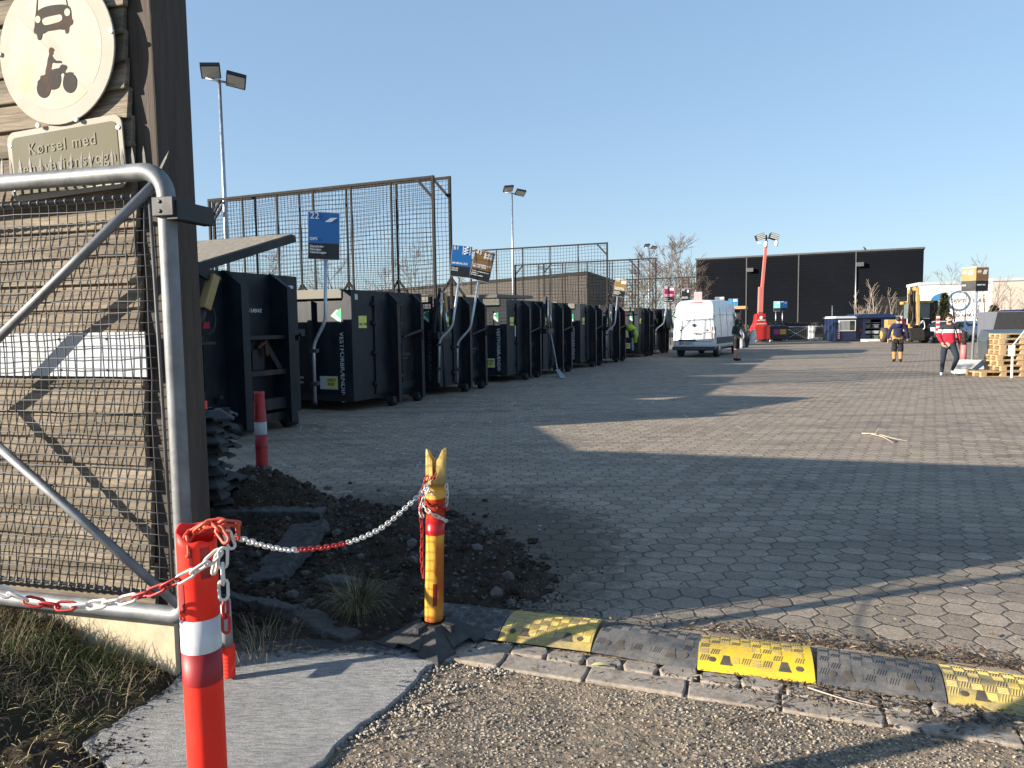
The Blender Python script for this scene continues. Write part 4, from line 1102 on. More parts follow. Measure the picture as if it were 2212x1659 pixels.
# pale cover and timber load on some containers
b = MB(); b.prism([(0,0),(2.2,0),(2.2,4),(0,4)], 0, .05); o = b.build('tarpaulin', M['labelw']); o.location = rp(16.12,1.2,2.40); o.rotation_euler = (R(2),R(3),TH); tag(o, 'pale flat cover lying on top of the container by the second screen', 'cover')
b = MB(); b.prism([(0,0),(3.4,.25),(3.4,.9),(0,1.0)], 0, .10); o = b.build('steel_lid', M['rail']); o.location = rp(9.5,.6,2.42); o.rotation_euler = (0,R(-1),TH); tag(o, 'flat grey steel lid lying across the container tops behind sign 43', 'lid')

# ---------------------------------------------------------------- compactor (nearest)
W1 = 2.75; S1 = .45-W1
cp = empty('waste_compactor', rp(S1), TH, 'tall dark compactor with a raised lid and gold hydraulic ram, nearest in the row', 'compactor', None)
ZT = 2.52
b = MB()
b.box(0,FY,.2,.28,FY+.06,ZT); b.box(.28,FY,1.62,.62,FY+.06,ZT); b.box(.28,FY,.2,.62,FY+.06,.72); b.box(.62,FY,.2,W1,FY+.06,ZT)
b.box(0,FY+.061,.2,.06,FY+5.8,ZT); b.box(W1-.06,FY+.061,.2,W1,FY+5.8,ZT); b.box(.061,FY+5.74,.2,W1-.061,FY+5.8,ZT); b.box(.061,FY+.061,.2,W1-.061,FY+5.74,.26)
b.box(.2,FY+.5,.3,.7,FY+.55,1.9); b.build('body', M['cont'], cp)
f1, f2 = 1.04, 2.06
for f in (f1, f2):
    b = MB(); b.prism([(-.12,.1),(FY,.1),(FY,ZT+.01),(FY-.03,ZT+.01),(-.12,ZT-.22)], f, f+.09, MX); b.box(f-.02,-.14,.1,f+.13,-.115,ZT-.24); b.build('rib', M['cont'], cp)
b = MB(); m0, m1 = f1+.09, f2
b.box(m0,FY-.30,1.47,m1,FY-.002,1.53); b.box(m0,FY-.3,.90,m1,FY-.24,.98)
b.bar((m0+.05,FY-.2,.98),(m0+.36,FY-.1,1.46),.07,.08); b.bar((m1-.05,FY-.2,.98),(m1-.30,FY-.1,1.46),.07,.08)
b.box(m0+.36,FY-.12,.98,m1-.3,FY-.003,1.46); b.build('hook_frame', M['contrim'], cp)
b = MB(); b.tube(spline([(m0+.42,FY-.17,1.33),(m0+.55,FY-.22,1.43),(m1-.36,FY-.2,1.42),(m1-.34,FY-.2,1.2)],5), .035, 8); b.build('hook_bar', mat('red_brown_steel', (.10,.03,.025), .6, .2, .3, 9, .1), cp)
b = MB(); b.box(m0,FY-.28,.34,m1,FY-.04,.52); b.box(m0,FY-.24,.14,m1,FY-.04,.28); b.build('cross_beam', M['contrim'], cp)
for x in (f1-.12, f2+.1):
    b = MB(); b.cyl((x-.1,.02,.12),(x+.12,.02,.12),.11,n=16); b.build('roller', M['darksteel'], cp)
b = MB()
for x, z in ((2.3,1.52),(2.66,1.52),(2.45,.78),(.78,.62)): b.box(x-.015,FY-.09,z-.09,x+.015,FY-.002,z); b.box(x-.015,FY-.14,z-.02,x+.06,FY-.09,z+.03)
b.box(2.62,FY-.02,1.5,2.9,FY+.1,1.62); build_each(b, 'lashing_hook', M['contrim'], cp)
MB().box(m0+.06,FY-.006,1.86,m0+.60,FY-.0015,2.0).build('name_label', M['blackp'], cp); text('POSER OG SÆKKE', .080, M['white'], cp, face_m(m0+.08,FY-.0085,1.90), bold=.001)
MB().box(2.22,FY-.006,1.78,2.52,FY-.0015,2.03).build('number_label', M['labely'], cp); text('NR. 93474', .068, M['blackp'], cp, face_m(2.235,FY-.0085,1.82), bold=.001); text('VESTFORBRÆNDING', .026, M['blackp'], cp, face_m(2.29,FY-.0085,1.96))
MB().box(2.52,FY-.006,2.24,2.65,FY-.0015,2.36).build('notice', M['labelw'], cp)
MB().box(.62,FY-.006,1.65,.76,FY-.0015,1.75).build('red_notice', M['labelr'], cp)
b = MB()
for k in range(6): b.box(-.07,FY+.1+k*.95,.2,-.001,FY+.22+k*.95,ZT-.06)
b.box(-.09,FY+.0,ZT-.059,-.001,FY+5.8,ZT+.06); b.box(-.06,FY+.0,.12,-.001,FY+5.8,.199); b.build('side_rib', M['contrim'], cp)
# lid: pivot near the left, rising along the row
LA = V((.36,.15,2.50)); LBv = V((2.58,.15,3.17))
b = MB(); u = (LBv-LA); nrm = V((-u.z,0,u.x)).normalized()*.06
q = [LA, LBv, LBv+V((0,2.35,0)), LA+V((0,2.35,0))]
b.hexa(q+[p+nrm for p in q]); M['lid'] = mat('weathered_lid', (.19,.165,.13), .85, .05, .35, 12, .3, dirt=(.32,.28,.22), damt=.6, dsc=9)
b.build('lid', M['lid'], cp)
b = MB(); b.bar(LA+V((-.02,-.012,-.02)), LBv+V((.02,-.012,-.02)), .05, .12); b.build('lid_rim', M['contrim'], cp)
b = MB(); b.bar((.2,.06,2.6),(.74,.06,2.36),.06,.16); b.cyl((.22,.0,2.58),(.22,.12,2.58),.11,n=16); b.cyl((.22,-.03,2.58),(.22,0,2.58),.05,n=12); b.cyl((.72,-.02,2.37),(.72,.1,2.37),.05,n=12); b.build('lid_arm', M['contrim'], cp)
b = MB(); b.bar((.68,.04,2.42),(.47,.04,1.93),.14,.13); b.build('ram_sleeve', M['gold'], cp, bevel=.01)
b = MB(); b.cyl((.48,.04,1.95),(.34,.04,1.62),.05,n=12); b.build('ram_cylinder', M['darksteel'], cp); b = MB(); b.cyl((.345,.04,1.64),(.30,.04,1.53),.03,n=10); b.cyl((.24,.04,1.5),(.40,.04,1.5),.05,n=10); b.build('ram_rod', M['chrome'], cp)
b = MB(); b.tube(spline([(.56,-.02,1.95),(.60,-.03,1.8),(.54,-.04,1.62),(.46,0,1.55),(.56,-.03,1.66),(.58,0,1.72)],6), .014, 6); b.build('hose', M['black'], cp)
b = MB(); b.box(.1,-.02,1.42,.6,.24,1.46); b.build('ram_bracket', M['contrim'], cp)
b = MB(); b.tube([(.36,.2,1.4),(.40,.2,1.1)], .03, 8); b.build('hook', M['darksteel'], cp); MB().box(.30,.18,.86,.48,.19,1.12).build('white_tag', M['labelw'], cp)

# ---------------------------------------------------------------- folded hydraulic arm, leaning pole, jacket of a bending person
hy = rp(14.75,-.05)
def hyd_arm(s, label, z0=1.45):
    e = empty('hydraulic_arm', rp(s,-.02), TH, label, 'hydraulic arm')
    b = MB(); b.bar((-.28,.1,z0),(-.02,.1,2.5),.07,.10); b.bar((.28,.1,z0),(.02,.1,2.5),.07,.10); b.build('arm', M['contrim'], e)
    b = MB(); b.bar((.16,.02,1.95),(.10,.02,2.4),.10,.10); b.build('ram_sleeve', M['gold'], e)
    b = MB(); b.cyl((-.14,.0,1.55),(-.03,.0,2.4),.035,n=8); b.cyl((.2,.0,1.5),(.13,.0,2.0),.03,n=8); b.build('ram_rod', M['chrome'], e)
    b = MB(); b.tube(spline([(-.2,-.02,1.6),(-.15,-.05,1.2),(-.1,-.03,1.4),(-.05,-.04,.9)],5), .02, 6); b.box(-.3,-.03,1.35,.35,.12,1.5); b.cyl((-.05,-.03,.2),(-.05,-.03,1.3),.03,n=8); b.build('hose', M['black'], e)
    return e
hyd_arm(12.05, 'folded hydraulic lid arm with a rusty ram between the two mid-row containers')
hyd_arm(5.15, 'dark hydraulic lid arm standing up in front of the tall first mesh screen')
hyd_arm(19.0, 'dark folded hydraulic arm just left of the pole of sign 50')
pl = [at(1180,958,23.6), at(1196,1000,23.5)]
q0 = gp(1210,818); s_ = rp(12.2,-.02)
b = MB(); top_ = V((s_.x,s_.y,1.35))
a_ = gp(1204,812); b.tube(spline([top_, top_*.45+V((a_.x,a_.y,.28))*.55, V((a_.x,a_.y,.22)), V((q0.x,q0.y,.03))],8), .022, 6); 
b.bar(V((a_.x,a_.y,.2)), V((q0.x+.1,q0.y,.02)), .14, .012); tag(b.build('snow_scraper', mat('dull_aluminium', (.42,.43,.44), .5, .3, .1, 9, .05)), 'long-handled scraper with a curved blade leaning against a mid-row container', 'scraper')
M['hivis'] = mat('hivis_fabric', (.42,.62,.03), .7, 0, .15, 9, .2)
jc = rp(22.0,-.12)  # jacket shapes only, standing in for a person bending at the container
b = MB(); b.T = Matrix.Translation(jc) @ Matrix.Rotation(TH,4,'Z')
b.ball((-.15,.0,1.42),(.36,.2,.16),12,8,0,jit=.06); b.tube([(.12,-.05,1.4),(.28,-.10,1.15),(.30,-.1,.78)],[.14,.12,.08],10,0); b.tube([(-.2,-.05,1.35),(-.22,-.08,1.0)],[.15,.12],10,1); b.T = None
tag(b.build('jacket', [M['hivis'], M['black']]), 'yellow hi-vis jacket draped over the side of a far container', 'jacket')
b = MB(); b.T = Matrix.Translation(rp(28.2,-.15)) @ Matrix.Rotation(TH,4,'Z')
for i in range(8):
    x = i*.3; b.add([(x,0,2.35+.03*math.sin(i*2)),(x+.3,.0,2.35+.03*math.sin(i*2+2)),(x+.33,-.06+.1*math.sin(i*1.7+1),1.25+.12*math.sin(i*1.3)),(x,-.06+.1*math.sin(i*1.7),1.25+.12*math.sin(i*1.3-1.3))], [(0,1,2,3)], 0, True)
b.T = None; o = b.build('tarpaulin', mat('green_tarp', (.02,.045,.04), .55, 0, .3, 6, .3)); so = o.modifiers.new('thick','SOLIDIFY'); so.thickness = .02; tag(o, 'dark green tarpaulin hanging over the container beside the van', 'cover')

# ---------------------------------------------------------------- mesh screens standing between the containers
def screen(s, t0, ln, zt, label, pitch=.1, z0=2.3, posts=6, wr=.010, feet=False, pt=.06):
    e = empty('mesh_screen', rp(s, t0), TH+PI/2, label, 'screen', 'tall wire screens above the containers')
    b = MB()
    for i in range(posts+1):
        x = ln*i/posts
        if i in (0, posts): continue
        b.box(x-pt*.35,-pt*.3,0,x+pt*.35,pt*.3,zt-.03)
    build_each(b, 'post', M['rust'], e)
    b = MB(); b.box(-pt/2,-pt/2,2.0,pt/2,pt/2,zt); b.box(ln-pt/2,-pt/2,0,ln+pt/2,pt/2,zt); b.box(pt/2,-pt/2,zt-pt,ln-pt/2,pt/2,zt-.002); b.box(pt/2,-pt*.3,z0,ln-pt/2,pt*.3,z0+.04)
    b.bar((0,0,zt-.5),(.42,0,zt-.04),.05); b.bar((ln,0,zt-.5),(ln-.42,0,zt-.04),.05); b.build('frame', M['rust'], e)
    b = MB(); n = int(ln/pitch)
    for i in range(1, n):
        x = ln*i/n; ph_ = noise.noise(V((x*.9, s, 0)))*.05
        pts = [(x+.016*math.sin(k*1.7+x*4)+ph_*math.sin(PI*k/6), .006*math.sin(k+x*5), z0+(zt-z0-.05)*k/6) for k in range(7)]
        b.tube(pts, wr/2, 4, smooth=False, caps=False)
    m = int((zt-z0)/pitch)
    for j in range(1, m):
        z = z0+(zt-z0)*j/m
        pts = [(ln*k/10, .006*math.sin(k*1.3+z*5), z+.022*math.sin(k*1.1+z*3)+.015*noise.noise(V((k*.8,z*2,s)))) for k in range(11)]
        b.tube(pts, wr/2, 4, smooth=False, caps=False)
    b.build('wire_mesh', M['rust'], e)
    if feet:
        b = MB()
        for i in range(posts+1):
            x = ln*i/posts
            b.bar((x-.35,0,2.3),(x,0,2.75),.045); b.bar((x+.35,0,2.3),(x,0,2.75),.045)
        b.build('foot_brace', M['rust'], e)
    return e
screen(4.86, .0, 6.6, 4.98, 'tallest and nearest rusty mesh screen rising behind sign 22', posts=6)
screen(5.55, -.05, 7.2, 5.08, 'rear one of the two nearest mesh screens, on triangular feet', posts=5, feet=True)
screen(18.7, .0, 6.0, 4.82, 'second mesh screen behind the tilted signs 61 and 43', pitch=.13, wr=.011, posts=5)
screen(24.2, .1, 6.2, 4.6, 'mesh screen half hidden between the second and third screens', pitch=.16, wr=.012, posts=5)
screen(27.4, .0, 6.0, 4.88, 'third mesh screen in front of the bare birches', pitch=.15, wr=.013, posts=5)
screen(44.0, .0, 6.5, 4.86, 'farthest low-looking mesh screen against the black building', pitch=.22, wr=.016, posts=5, pt=.08)

# ---------------------------------------------------------------- waste signs on bent poles
def wsign(par, w, h, col, lo, num, title, body, icon, frac=.32, dark='s_black', y=0, ts=None):
    """sign centred at the origin of par: face towards local -y"""
    x0, x1, z0, z1 = -w/2, w/2, -h/2, h/2; zd = z0+h*frac
    b = MB(); b.box(x0,-.012,z0,x1,.012,z1); b.build('board', M['signback'], par)
    b = MB(); b.add([(x0+.006,-.0145,zd),(x1-.006,-.0145,zd),(x1-.006,-.0145,z1-.012),(x0+.006,-.0145,z1-.012)],[(0,1,2,3)]); b.build('upper_field', M[col], par)
    b = MB(); b.add([(x0+.006,-.0145,z0+.006),(x1-.006,-.0145,z0+.006),(x1-.006,-.0145,zd),(x0+.006,-.0145,zd)],[(0,1,2,3)]); b.build('lower_field', M[dark], par)
    s = ts or w*.13
    if num: text(num, w*.30, M['white'], par, face_m(x0+.03*w/.5,-.0175,z1-h*.155))
    if title: text(title, s, M['white'], par, face_m(x0+.03*w/.5,-.0175,zd+h*(.06 if '\n' not in title else .13)), bold=.0012)
    if body: text(body, s*.82, M['white'], par, face_m(x0+.03*w/.5,-.0175,zd-h*.09), bold=.0006)
    if icon:
        b = MB(); icon(b, x1-w*.27, z1-h*.16, w*.2); b.build('pictogram', M['white'], par)
def pq(b, P): b.add([(x,-.0178,z) for x,z in P], [tuple(range(len(P)))])
def ic_board(b, x, z, s): pq(b, [(x-s,z-s*.42),(x-.1*s,z+s*.28),(x+s,z+s*.36),(x+.35*s,z-s*.1),(x+.1*s,z-.34*s)])
def ic_wool(b, x, z, s):
    for sx in (-.85,.85): b.box(x+s*sx-.008,-.018,z-s,x+s*sx+.008,-.016,z+s)
    pts = []
    for k in range(25):
        f = k/24; pts.append((x+s*.5*math.sin(f*PI*6),-.018,z+s*(.95-1.9*f)))
    b.tube(pts, .009, 5)
def ic_fence(b, x, z, s):
    for k in (-.8,0,.8): pq(b, [(x+s*k*1.0-.3*s,z-s*.7),(x+s*k+.02*s,z-s*.7),(x+s*k+.02*s,z+.5*s),(x+s*k-.14*s,z+.8*s),(x+s*k-.3*s,z+.5*s)])
    for zz in (-.35,.25): pq(b, [(x-1.2*s,z+zz*s-.08*s),(x+1.1*s,z+zz*s-.08*s),(x+1.1*s,z+zz*s+.08*s),(x-1.2*s,z+zz*s+.08*s)])
def ic_blank(b, x, z, s): pq(b, [(x-s,z-.6*s),(x+s,z-.6*s),(x+s,z+.6*s),(x-s,z+.6*s)])
def ic_flame(b, x, z, s): pq(b, [(x-.1*s,z-s),(x-.6*s,z-.5*s),(x-.55*s,z),(x-.1*s,z+.5*s),(x,z+s),(x+.3*s,z+.4*s),(x+.6*s,z-.1*s),(x+.5*s,z-.7*s),(x+.2*s,z-s)])
def ic_slats(b, x, z, s):
    for k in (-.7,-.1,.5): pq(b, [(x+s*k-.3*s,z-.6*s),(x+s*k+.05*s,z-.6*s),(x+s*k+.45*s,z+.6*s),(x+s*k+.1*s,z+.6*s)])
def bent_sign(pix, Y, corners, col, num, title, body, icon, label, frac=.32, yaw=None, rad=.028, clamps=True, roll=0, dY=.0, ts=None, dark='s_black'):
    P = [at(x, y, Y+dY*i) for i, (x, y) in enumerate(pix)]
    c = at(sum(q[0] for q in corners)/4, sum(q[1] for q in corners)/4, P[-1].y-.05)
    sc = (c-V((0,0,HC))).length/1600*.985
    w = (math.dist(corners[0],corners[1])+math.dist(corners[2],corners[3]))/2*sc; h = (math.dist(corners[1],corners[2])+math.dist(corners[3],corners[0]))/2*sc
    yw = yaw if yaw is not None else -math.atan2(c.x, c.y)
    base = V((P[0].x,P[0].y,0)); e = empty('waste_sign', base, 0, label, 'sign', 'waste sorting signs on poles')
    pp = [p-base for p in P]; c = c-base
    if len(pp) > 2:
        q = [pp[0]]
        for i in range(1, len(pp)-1):
            for k in range(5):
                t = k/4; a = pp[i]+(pp[i-1]-pp[i]).normalized()*.12; d = pp[i]+(pp[i+1]-pp[i]).normalized()*.12
                q.append(a*(1-t)**2+pp[i]*2*t*(1-t)+d*t*t)
        pp = q+[pp[-1]]
    b = MB(); b.tube(pp, rad, 10); b.build('pole', M['pole'], e)
    if clamps:
        b = MB()
        for f in (.05,): b.cyl(P[0]-base, P[0]-base+V((0,0,.04)), rad*1.25, n=10)
        for k in (.35,.9): 
            p = (P[0]*(1-k)+P[1]*k)-base; b.box(p.x-.05,p.y-.04,p.z-.03,p.x+.05,p.y+.16,p.z+.03)
        build_each(b, 'clamp', M['darksteel'], e)
    tmp = empty('sign_panel', c, 0); tmp.parent = e
    rl = math.atan2(-(corners[1][1]-corners[0][1]), corners[1][0]-corners[0][0]) if roll is None else roll
    tmp.matrix_basis = Matrix.Translation(c) @ Matrix.Rotation(yw,4,'Z') @ Matrix.Rotation(-rl,4,'Y')
    wsign(tmp, w, h, col, None, num, title, body, icon, frac, ts=ts, dark=dark)
    for ch in list(tmp.children):
        ml = tmp.matrix_basis @ ch.matrix_basis; ch.parent = e; ch.matrix_basis = ml
    bpy.data.objects.remove(tmp)
    return e
bent_sign([(681,874),(677,745),(703,694),(703,556)], 12.35, [(668,458),(732,462),(731,561),(667,556)], 's_blue', '22', 'GIPS', 'Gipsplader\nFibergips\nVådrumsgips', ic_board, 'blue and black sign 22 GIPS on a bent pole beside the nearest compactor', frac=.34, roll=R(-2), ts=.062)
bent_sign([(948,830),(949,735),(977,707),(992,600)], 16.6, [(979,528),(1023,533),(1012,600),(970,596)], 's_blue', '61', 'MINERALULD', 'Glasuld\nStenuld', ic_wool, 'blue and dark sign 61 MINERALULD leaning to the right on a bent pole', frac=.34, roll=None, ts=.058)
bent_sign([(988,830),(988,740),(1016,710),(1034,606)], 17.3, [(1026,537),(1071,548),(1055,611),(1014,601)], 's_brown', '43', 'UDENDØRS OG\nMALET TRÆ', 'Trykimprægneret træ\nStakitter\nJernbanesveller', ic_fence, 'brown and black sign 43 with fence pictogram leaning to the right', frac=.36, roll=None, ts=.056)
def Z2(x, y): return ((1580+x/4.61)/1.2911, (700+y/4.61)/1.2911)
bent_sign([Z2(512,1380),Z2(512,1040),Z2(620,950),Z2(655,580)], 29.5, [Z2(630,352),Z2(778,378),Z2(748,600),Z2(600,570)], 's_ochre', '50', 'INDENDØRS\nUMALET TRÆ', 'Spånplader\nGulvbrædder\nMøbeltræ', ic_blank, 'ochre and black sign 50 tilted on a bent pole above the mid-row containers', frac=.34, roll=None, rad=.03)
bent_sign([Z2(1145,1320),Z2(1145,1010),Z2(1245,930),Z2(1298,640)], 36., [Z2(1256,462),Z2(1385,462),Z2(1385,655),Z2(1256,655)], 's_magenta', '40', 'POLYSTYREN\nEMBALLAGE', 'Flamingo\nIsopor\nEngangsemballage', ic_blank, 'magenta and black sign 40 on a bent pole just left of the van', frac=.32, roll=R(-1), rad=.03)
bent_sign([Z2(1535,1250),Z2(1535,640)], 44., [Z2(1482,488),Z2(1588,490),Z2(1588,650),Z2(1482,650)], 's_black', '42', 'REST EFTER\nSORTERING', '', ic_flame, 'black sign 42 with white flame above the van roof', frac=.2, roll=0, rad=.03)
bent_sign([(1508,760),(1508,640)], 47., [(1500,631),(1516,631),(1516,652),(1500,652)], 's_pink', '', '', '', None, 'blank pale pink sign board above the van roof', frac=.1, roll=0, dark='s_pink')
bent_sign([(1555,750),(1555,646)], 52., [(1545,642),(1564,642),(1564,656),(1545,656)], 's_grey', '', '', '', ic_blank, 'small grey sign board behind the front of the van roof', frac=.3, roll=0)
bent_sign([(1583,750),(1583,655)], 54., [(1574,646),(1593,646),(1593,668),(1574,668)], 's_cyan', '', '', '', ic_blank, 'small blue box sign behind the van beside the dark shed', frac=.2, roll=0)
def Z4(x, y): return ((1820+x/5.82)/1.2911, (740+y/5.82)/1.2911)
bent_sign([Z4(2000,1000),Z4(2000,735)], 57.5, [Z4(1970,590),Z4(2066,590),Z4(2066,740),Z4(1970,740)], 's_teal', '', '', '', ic_blank, 'teal and black sign on a white pole behind the black bin', frac=.32, roll=0, rad=.035)
bent_sign([Z4(2108,1000),Z4(2108,735)], 57.5, [Z4(2090,590),Z4(2180,590),Z4(2180,735),Z4(2090,735)], 's_cyan', '', '', '', ic_blank, 'bright blue and black sign on a white pole, rightmost above the black bin', frac=.32, roll=0, rad=.035)

# ---------------------------------------------------------------- lamp masts
def mast(p, h, label, yaw=0, r=.06):
    e = empty('lamp_mast', (p.x,p.y,0), yaw, label, 'lamp', 'twin floodlight masts along the yard')
    MB().tube([(0,0,0),(0,0,h*.5),(0,0,h)], [r*1.25,r,r*.6], 12).build('mast', M['steel'], e)
    MB().tube([(-.32,0,h-.0),(.42,0,h-.08)], .03, 8).build('cross_arm', M['steel'], e)
    for sx in (-.20,.40):
        b = MB(); b.T = Matrix.Translation((sx,-.1+.0,h+.16-.18*(sx > 0))) @ Matrix.Rotation(R(10 if sx > 0 else -6),4,'Y') @ Matrix.Rotation(R(-16),4,'X')
        b.box(-.24,-.3,-.05,.24,.26,.05); b.box(-.2,-.2,.05,.2,.1,.1); b.T = None
        fl = b.build('floodlight', M['darksteel'], e, bevel=.015)
        b = MB(); b.T = Matrix.Translation((sx,-.1+.0,h+.16-.18*(sx > 0))) @ Matrix.Rotation(R(10 if sx > 0 else -6),4,'Y') @ Matrix.Rotation(R(-16),4,'X')
        b.box(-.21,-.27,-.056,.21,.2,-.0505); b.T = None; b.build('lamp_glass', M['labelw'], fl)
    return e
p = at(484,400,19.5); mast(p, at(474,172,19.5).z, 'tall twin floodlight mast nearest the camera, behind the large mesh screen', R(20))
p = at(1107,500,37.); mast(p, at(1107,416,37).z, 'twin floodlight mast standing behind the second mesh screen', R(10))
p = at(1402,600,64.); mast(p, at(1402,535,64).z, 'farthest twin floodlight mast in front of the birches', R(0), .07)
p = at(1190,620,52.); e = empty('street_lamp', (p.x,p.y,0), 0, 'small single-arm street lamp seen through the second mesh screen', 'lamp')
h = at(1190,583,52.).z; MB().tube([(0,0,0),(0,0,h)], [.06,.04], 8).build('pole', M['steel'], e); b = MB(); b.tube([(0,0,h),(-.3,0,h+.12),(-.5,0,h+.15)], .03, 6); b.build('arm', M['steel'], e); b = MB(); b.box(-.95,-.1,h+.1,-.45,.1,h+.2); b.build('lamp_head', M['steel'], e, bevel=.02)
# ================================================================ van
def loft(b, secs, mi=0, smooth=True, cap=True):     # secs: list of equal-length point rings (closed)
    n = len(secs[0]); vs = [p for s in secs for p in s]; fs = []
    for i in range(len(secs)-1):
        for k in range(n): l = (k+1) % n; fs.append((i*n+k, i*n+l, (i+1)*n+l, (i+1)*n+k))
    if cap: fs += [tuple(range(n-1,-1,-1)), tuple((len(secs)-1)*n+k for k in range(n))]
    return b.add(vs, fs, mi, smooth)
def wheel(par, x, y, r, w, name='wheel', rimc='steel'):
    s = 1 if x > 0 else -1
    b = MB(); b.tube([(x-w/2,y,r),(x-w/2+.02,y,r),(x+w/2-.02,y,r),(x+w/2,y,r)], [r*.9,r,r,r*.9], 24); o = b.build(name, M['rubber'], par)
    b = MB(); b.tube([(x+s*(w/2-.01),y,r),(x+s*(w/2+.008),y,r)], [r*.62,r*.55], 16); b.build('rim', M[rimc], o); return o
M['vanw'] = mat('white_van_paint', (.80,.80,.78), .3, 0, .03, 2, .01, dirt=(.55,.54,.5), damt=.3, dsc=1.5)
M['trim'] = mat('grey_trim', (.045,.047,.05), .6, 0, .15, 6, .05)
M['taill'] = flat('red_lamp', (.30,.012,.012), .2)
vp = gp(1498,772); van = empty('delivery_van', (vp.x,vp.y,0), R(-29), 'white high-roof delivery van seen from behind, parked at the end of the container row', 'van')
# local: rear face at y=0, forward +y, x right ; length 5.9
def vsec(y, hw, roof, floor=.42, sh=0., tw=.80):
    zt = roof; k = hw
    P = [(k*.93,floor),(k,floor+.12),(k*1.0,.95),(k*.985,1.35),(k*.93,1.85),(k*tw+.10,zt-.22),(k*tw+.02,zt-.09),(k*tw-.14,zt-.02),(k*.3,zt),(-k*.3,zt),(-k*tw+.14,zt-.02),(-k*tw-.02,zt-.09),(-k*tw-.10,zt-.22),(-k*.93,1.85),(-k*.985,1.35),(-k*1.0,.95),(-k,floor+.12),(-k*.93,floor)]
    return [V((x, y+sh*max(0,(z-1.0)), z)) for x, z in P]
b = MB()
loft(b, [vsec(0,.93,2.52,.5,.09), vsec(.06,.97,2.60,.45,.07), vsec(.4,.985,2.66), vsec(2.2,.99,2.70), vsec(4.0,.99,2.70), vsec(4.25,.985,2.68)])
# cab tapering to the bonnet
def csec(y, hw, top): 
    P = [(hw*.93,.42),(hw,.54),(hw,.95),(hw*.985,min(1.3,top*.85)),(hw*.95,min(1.75,top*.94)),(hw*.88,top*.96),(hw*.80,top*.985),(hw*.68,top*.995),(hw*.3,top)]
    return [V((x,y,z)) for x,z in P]+[V((-x,y,z)) for x,z in P[::-1]]
loft(b, [csec(4.24,.98,2.66),csec(4.55,.97,2.42),csec(4.95,.95,1.95),csec(5.25,.93,1.52),csec(5.7,.86,1.18),csec(5.88,.75,.95)])
body = b.build('body', M['vanw'], van)
b = MB(); b.box(-.006,-.012,.5,.006,.004,1.0)
def rearseam(b, x0, z0, x1, z1): 
    yy = lambda z: .09*max(0,z-1.0)-.006
    b.bar((x0,yy(z0),z0),(x1,yy(z1),z1),.010,.012)
b = MB()
rearseam(b, 0,.5,0,1.0); rearseam(b, 0,1.0,0,2.46)
for sx in (-1,1):
    rearseam(b, sx*.80,.95,sx*.80,1.0); rearseam(b, sx*.80,1.0,sx*.70,2.05); rearseam(b, sx*.70,2.05,0,2.08); rearseam(b, sx*.70,2.30,0,2.33); rearseam(b, sx*.85,.74,0,.74)
    rearseam(b, sx*.78,1.18,sx*.1,1.08)
b.build('door_seam', mat('seam_dark', (.16,.165,.17), .6, 0, .1, 5, 0), van)
b = MB(); b.T = Matrix.Translation((0,.02,1.50)) @ Matrix.Rotation(PI/2+R(5),4,'X'); b.cyl((0,0,0),(0,0,.03),.075,n=20); b.T = None; b.build('round_badge', M['trim'], van)
for sx in (-.62,.62):
    b = MB(); b.cyl((sx,.02,1.26),(sx,-.012+.02,1.26),.038,n=12); b.build('lock', M['trim'], van)
b = MB(); b.tube([(.03,-.03,1.09),(.10,-.05,1.11),(.30,-.045,1.09)], .022, 8); b.build('door_handle', M['black'], van)
b = MB(); b.box(-.72,-.012,.76,.10,.0,.83); b.build('plate_lamp_bar', M['trim'], van)
pl_ = MB().box(-.66,-.012,.58,-.12,-.002,.72).build('licence_plate', M['labelw'], van); text('DX 52519', .125, M['blackp'], van, face_m(-.60,-.015,.605), bold=.002); MB().box(-.66,-.0145,.58,-.61,-.0122,.72).build('plate_band', flat('plate_blue', (.02,.06,.3)), van)
b = MB(); b.prism([(-1.0,-.06),(1.0,-.06),(1.01,.30),(-1.01,.30)], .34, .50); b.box(-.98,-.10,.33,.98,-.055,.44); b.build('rear_bumper', M['trim'], van, bevel=.03)
for sx in (-1,1):
    b = MB(); b.hexa([(sx*.86,-.008,.80),(sx*1.0,.16,.80),(sx*.97,.18,.80),(sx*.84,.05,.80),(sx*.85,.015,1.42),(sx*.99,.18,1.42),(sx*.95,.2,1.42),(sx*.83,.06,1.42)])
    tl = b.build('tail_lamp', M['taill'], van); MB().box(sx*.915-.05,.025,1.12,sx*.915+.05,.12,1.24).build('reverse_lamp', M['labelw'], tl)
    b = MB(); b.box(sx*.93-.05,.0,1.86,sx*.93+.04,.07,1.93); b.build('hinge', M['trim'], van)
    b = MB(); b.prism([(.35,.62),(4.1,.62),(4.1,.92),(.35,.92)], sx*.985-.012, sx*.985+.022, MX); b.build('side_trim', M['trim'], van)
    b = MB()
    for y in (1.2,2.55,3.95): b.bar((sx*.992,y,.62),(sx*.992,y,1.4),.010); b.bar((sx*.992,y,1.4),(sx*.925,y,1.9),.010); b.bar((sx*.925,y,1.9),(sx*.9,y,2.3),.010)
    b.bar((sx*.955,.5,1.95+.02),(sx*.955,3.9,1.95+.02),.012); b.build('panel_seam', M['trim'], van)
    b = MB(); b.prism([(4.15,1.32),(5.0,1.32),(4.72,1.85),(4.3,2.08),(4.15,2.08)], sx*.955-.02, sx*.955+.012, MX); b.build('cab_window', M['glass'], van)
    wheel(van, sx*.86, .95, .36, .24); wheel(van, sx*.86, 4.75, .36, .24)
    b = MB(); b.box(sx*1.0,4.55,1.35,sx*1.24,4.75,1.72); b.build('mirror', M['black'], van, bevel=.03)
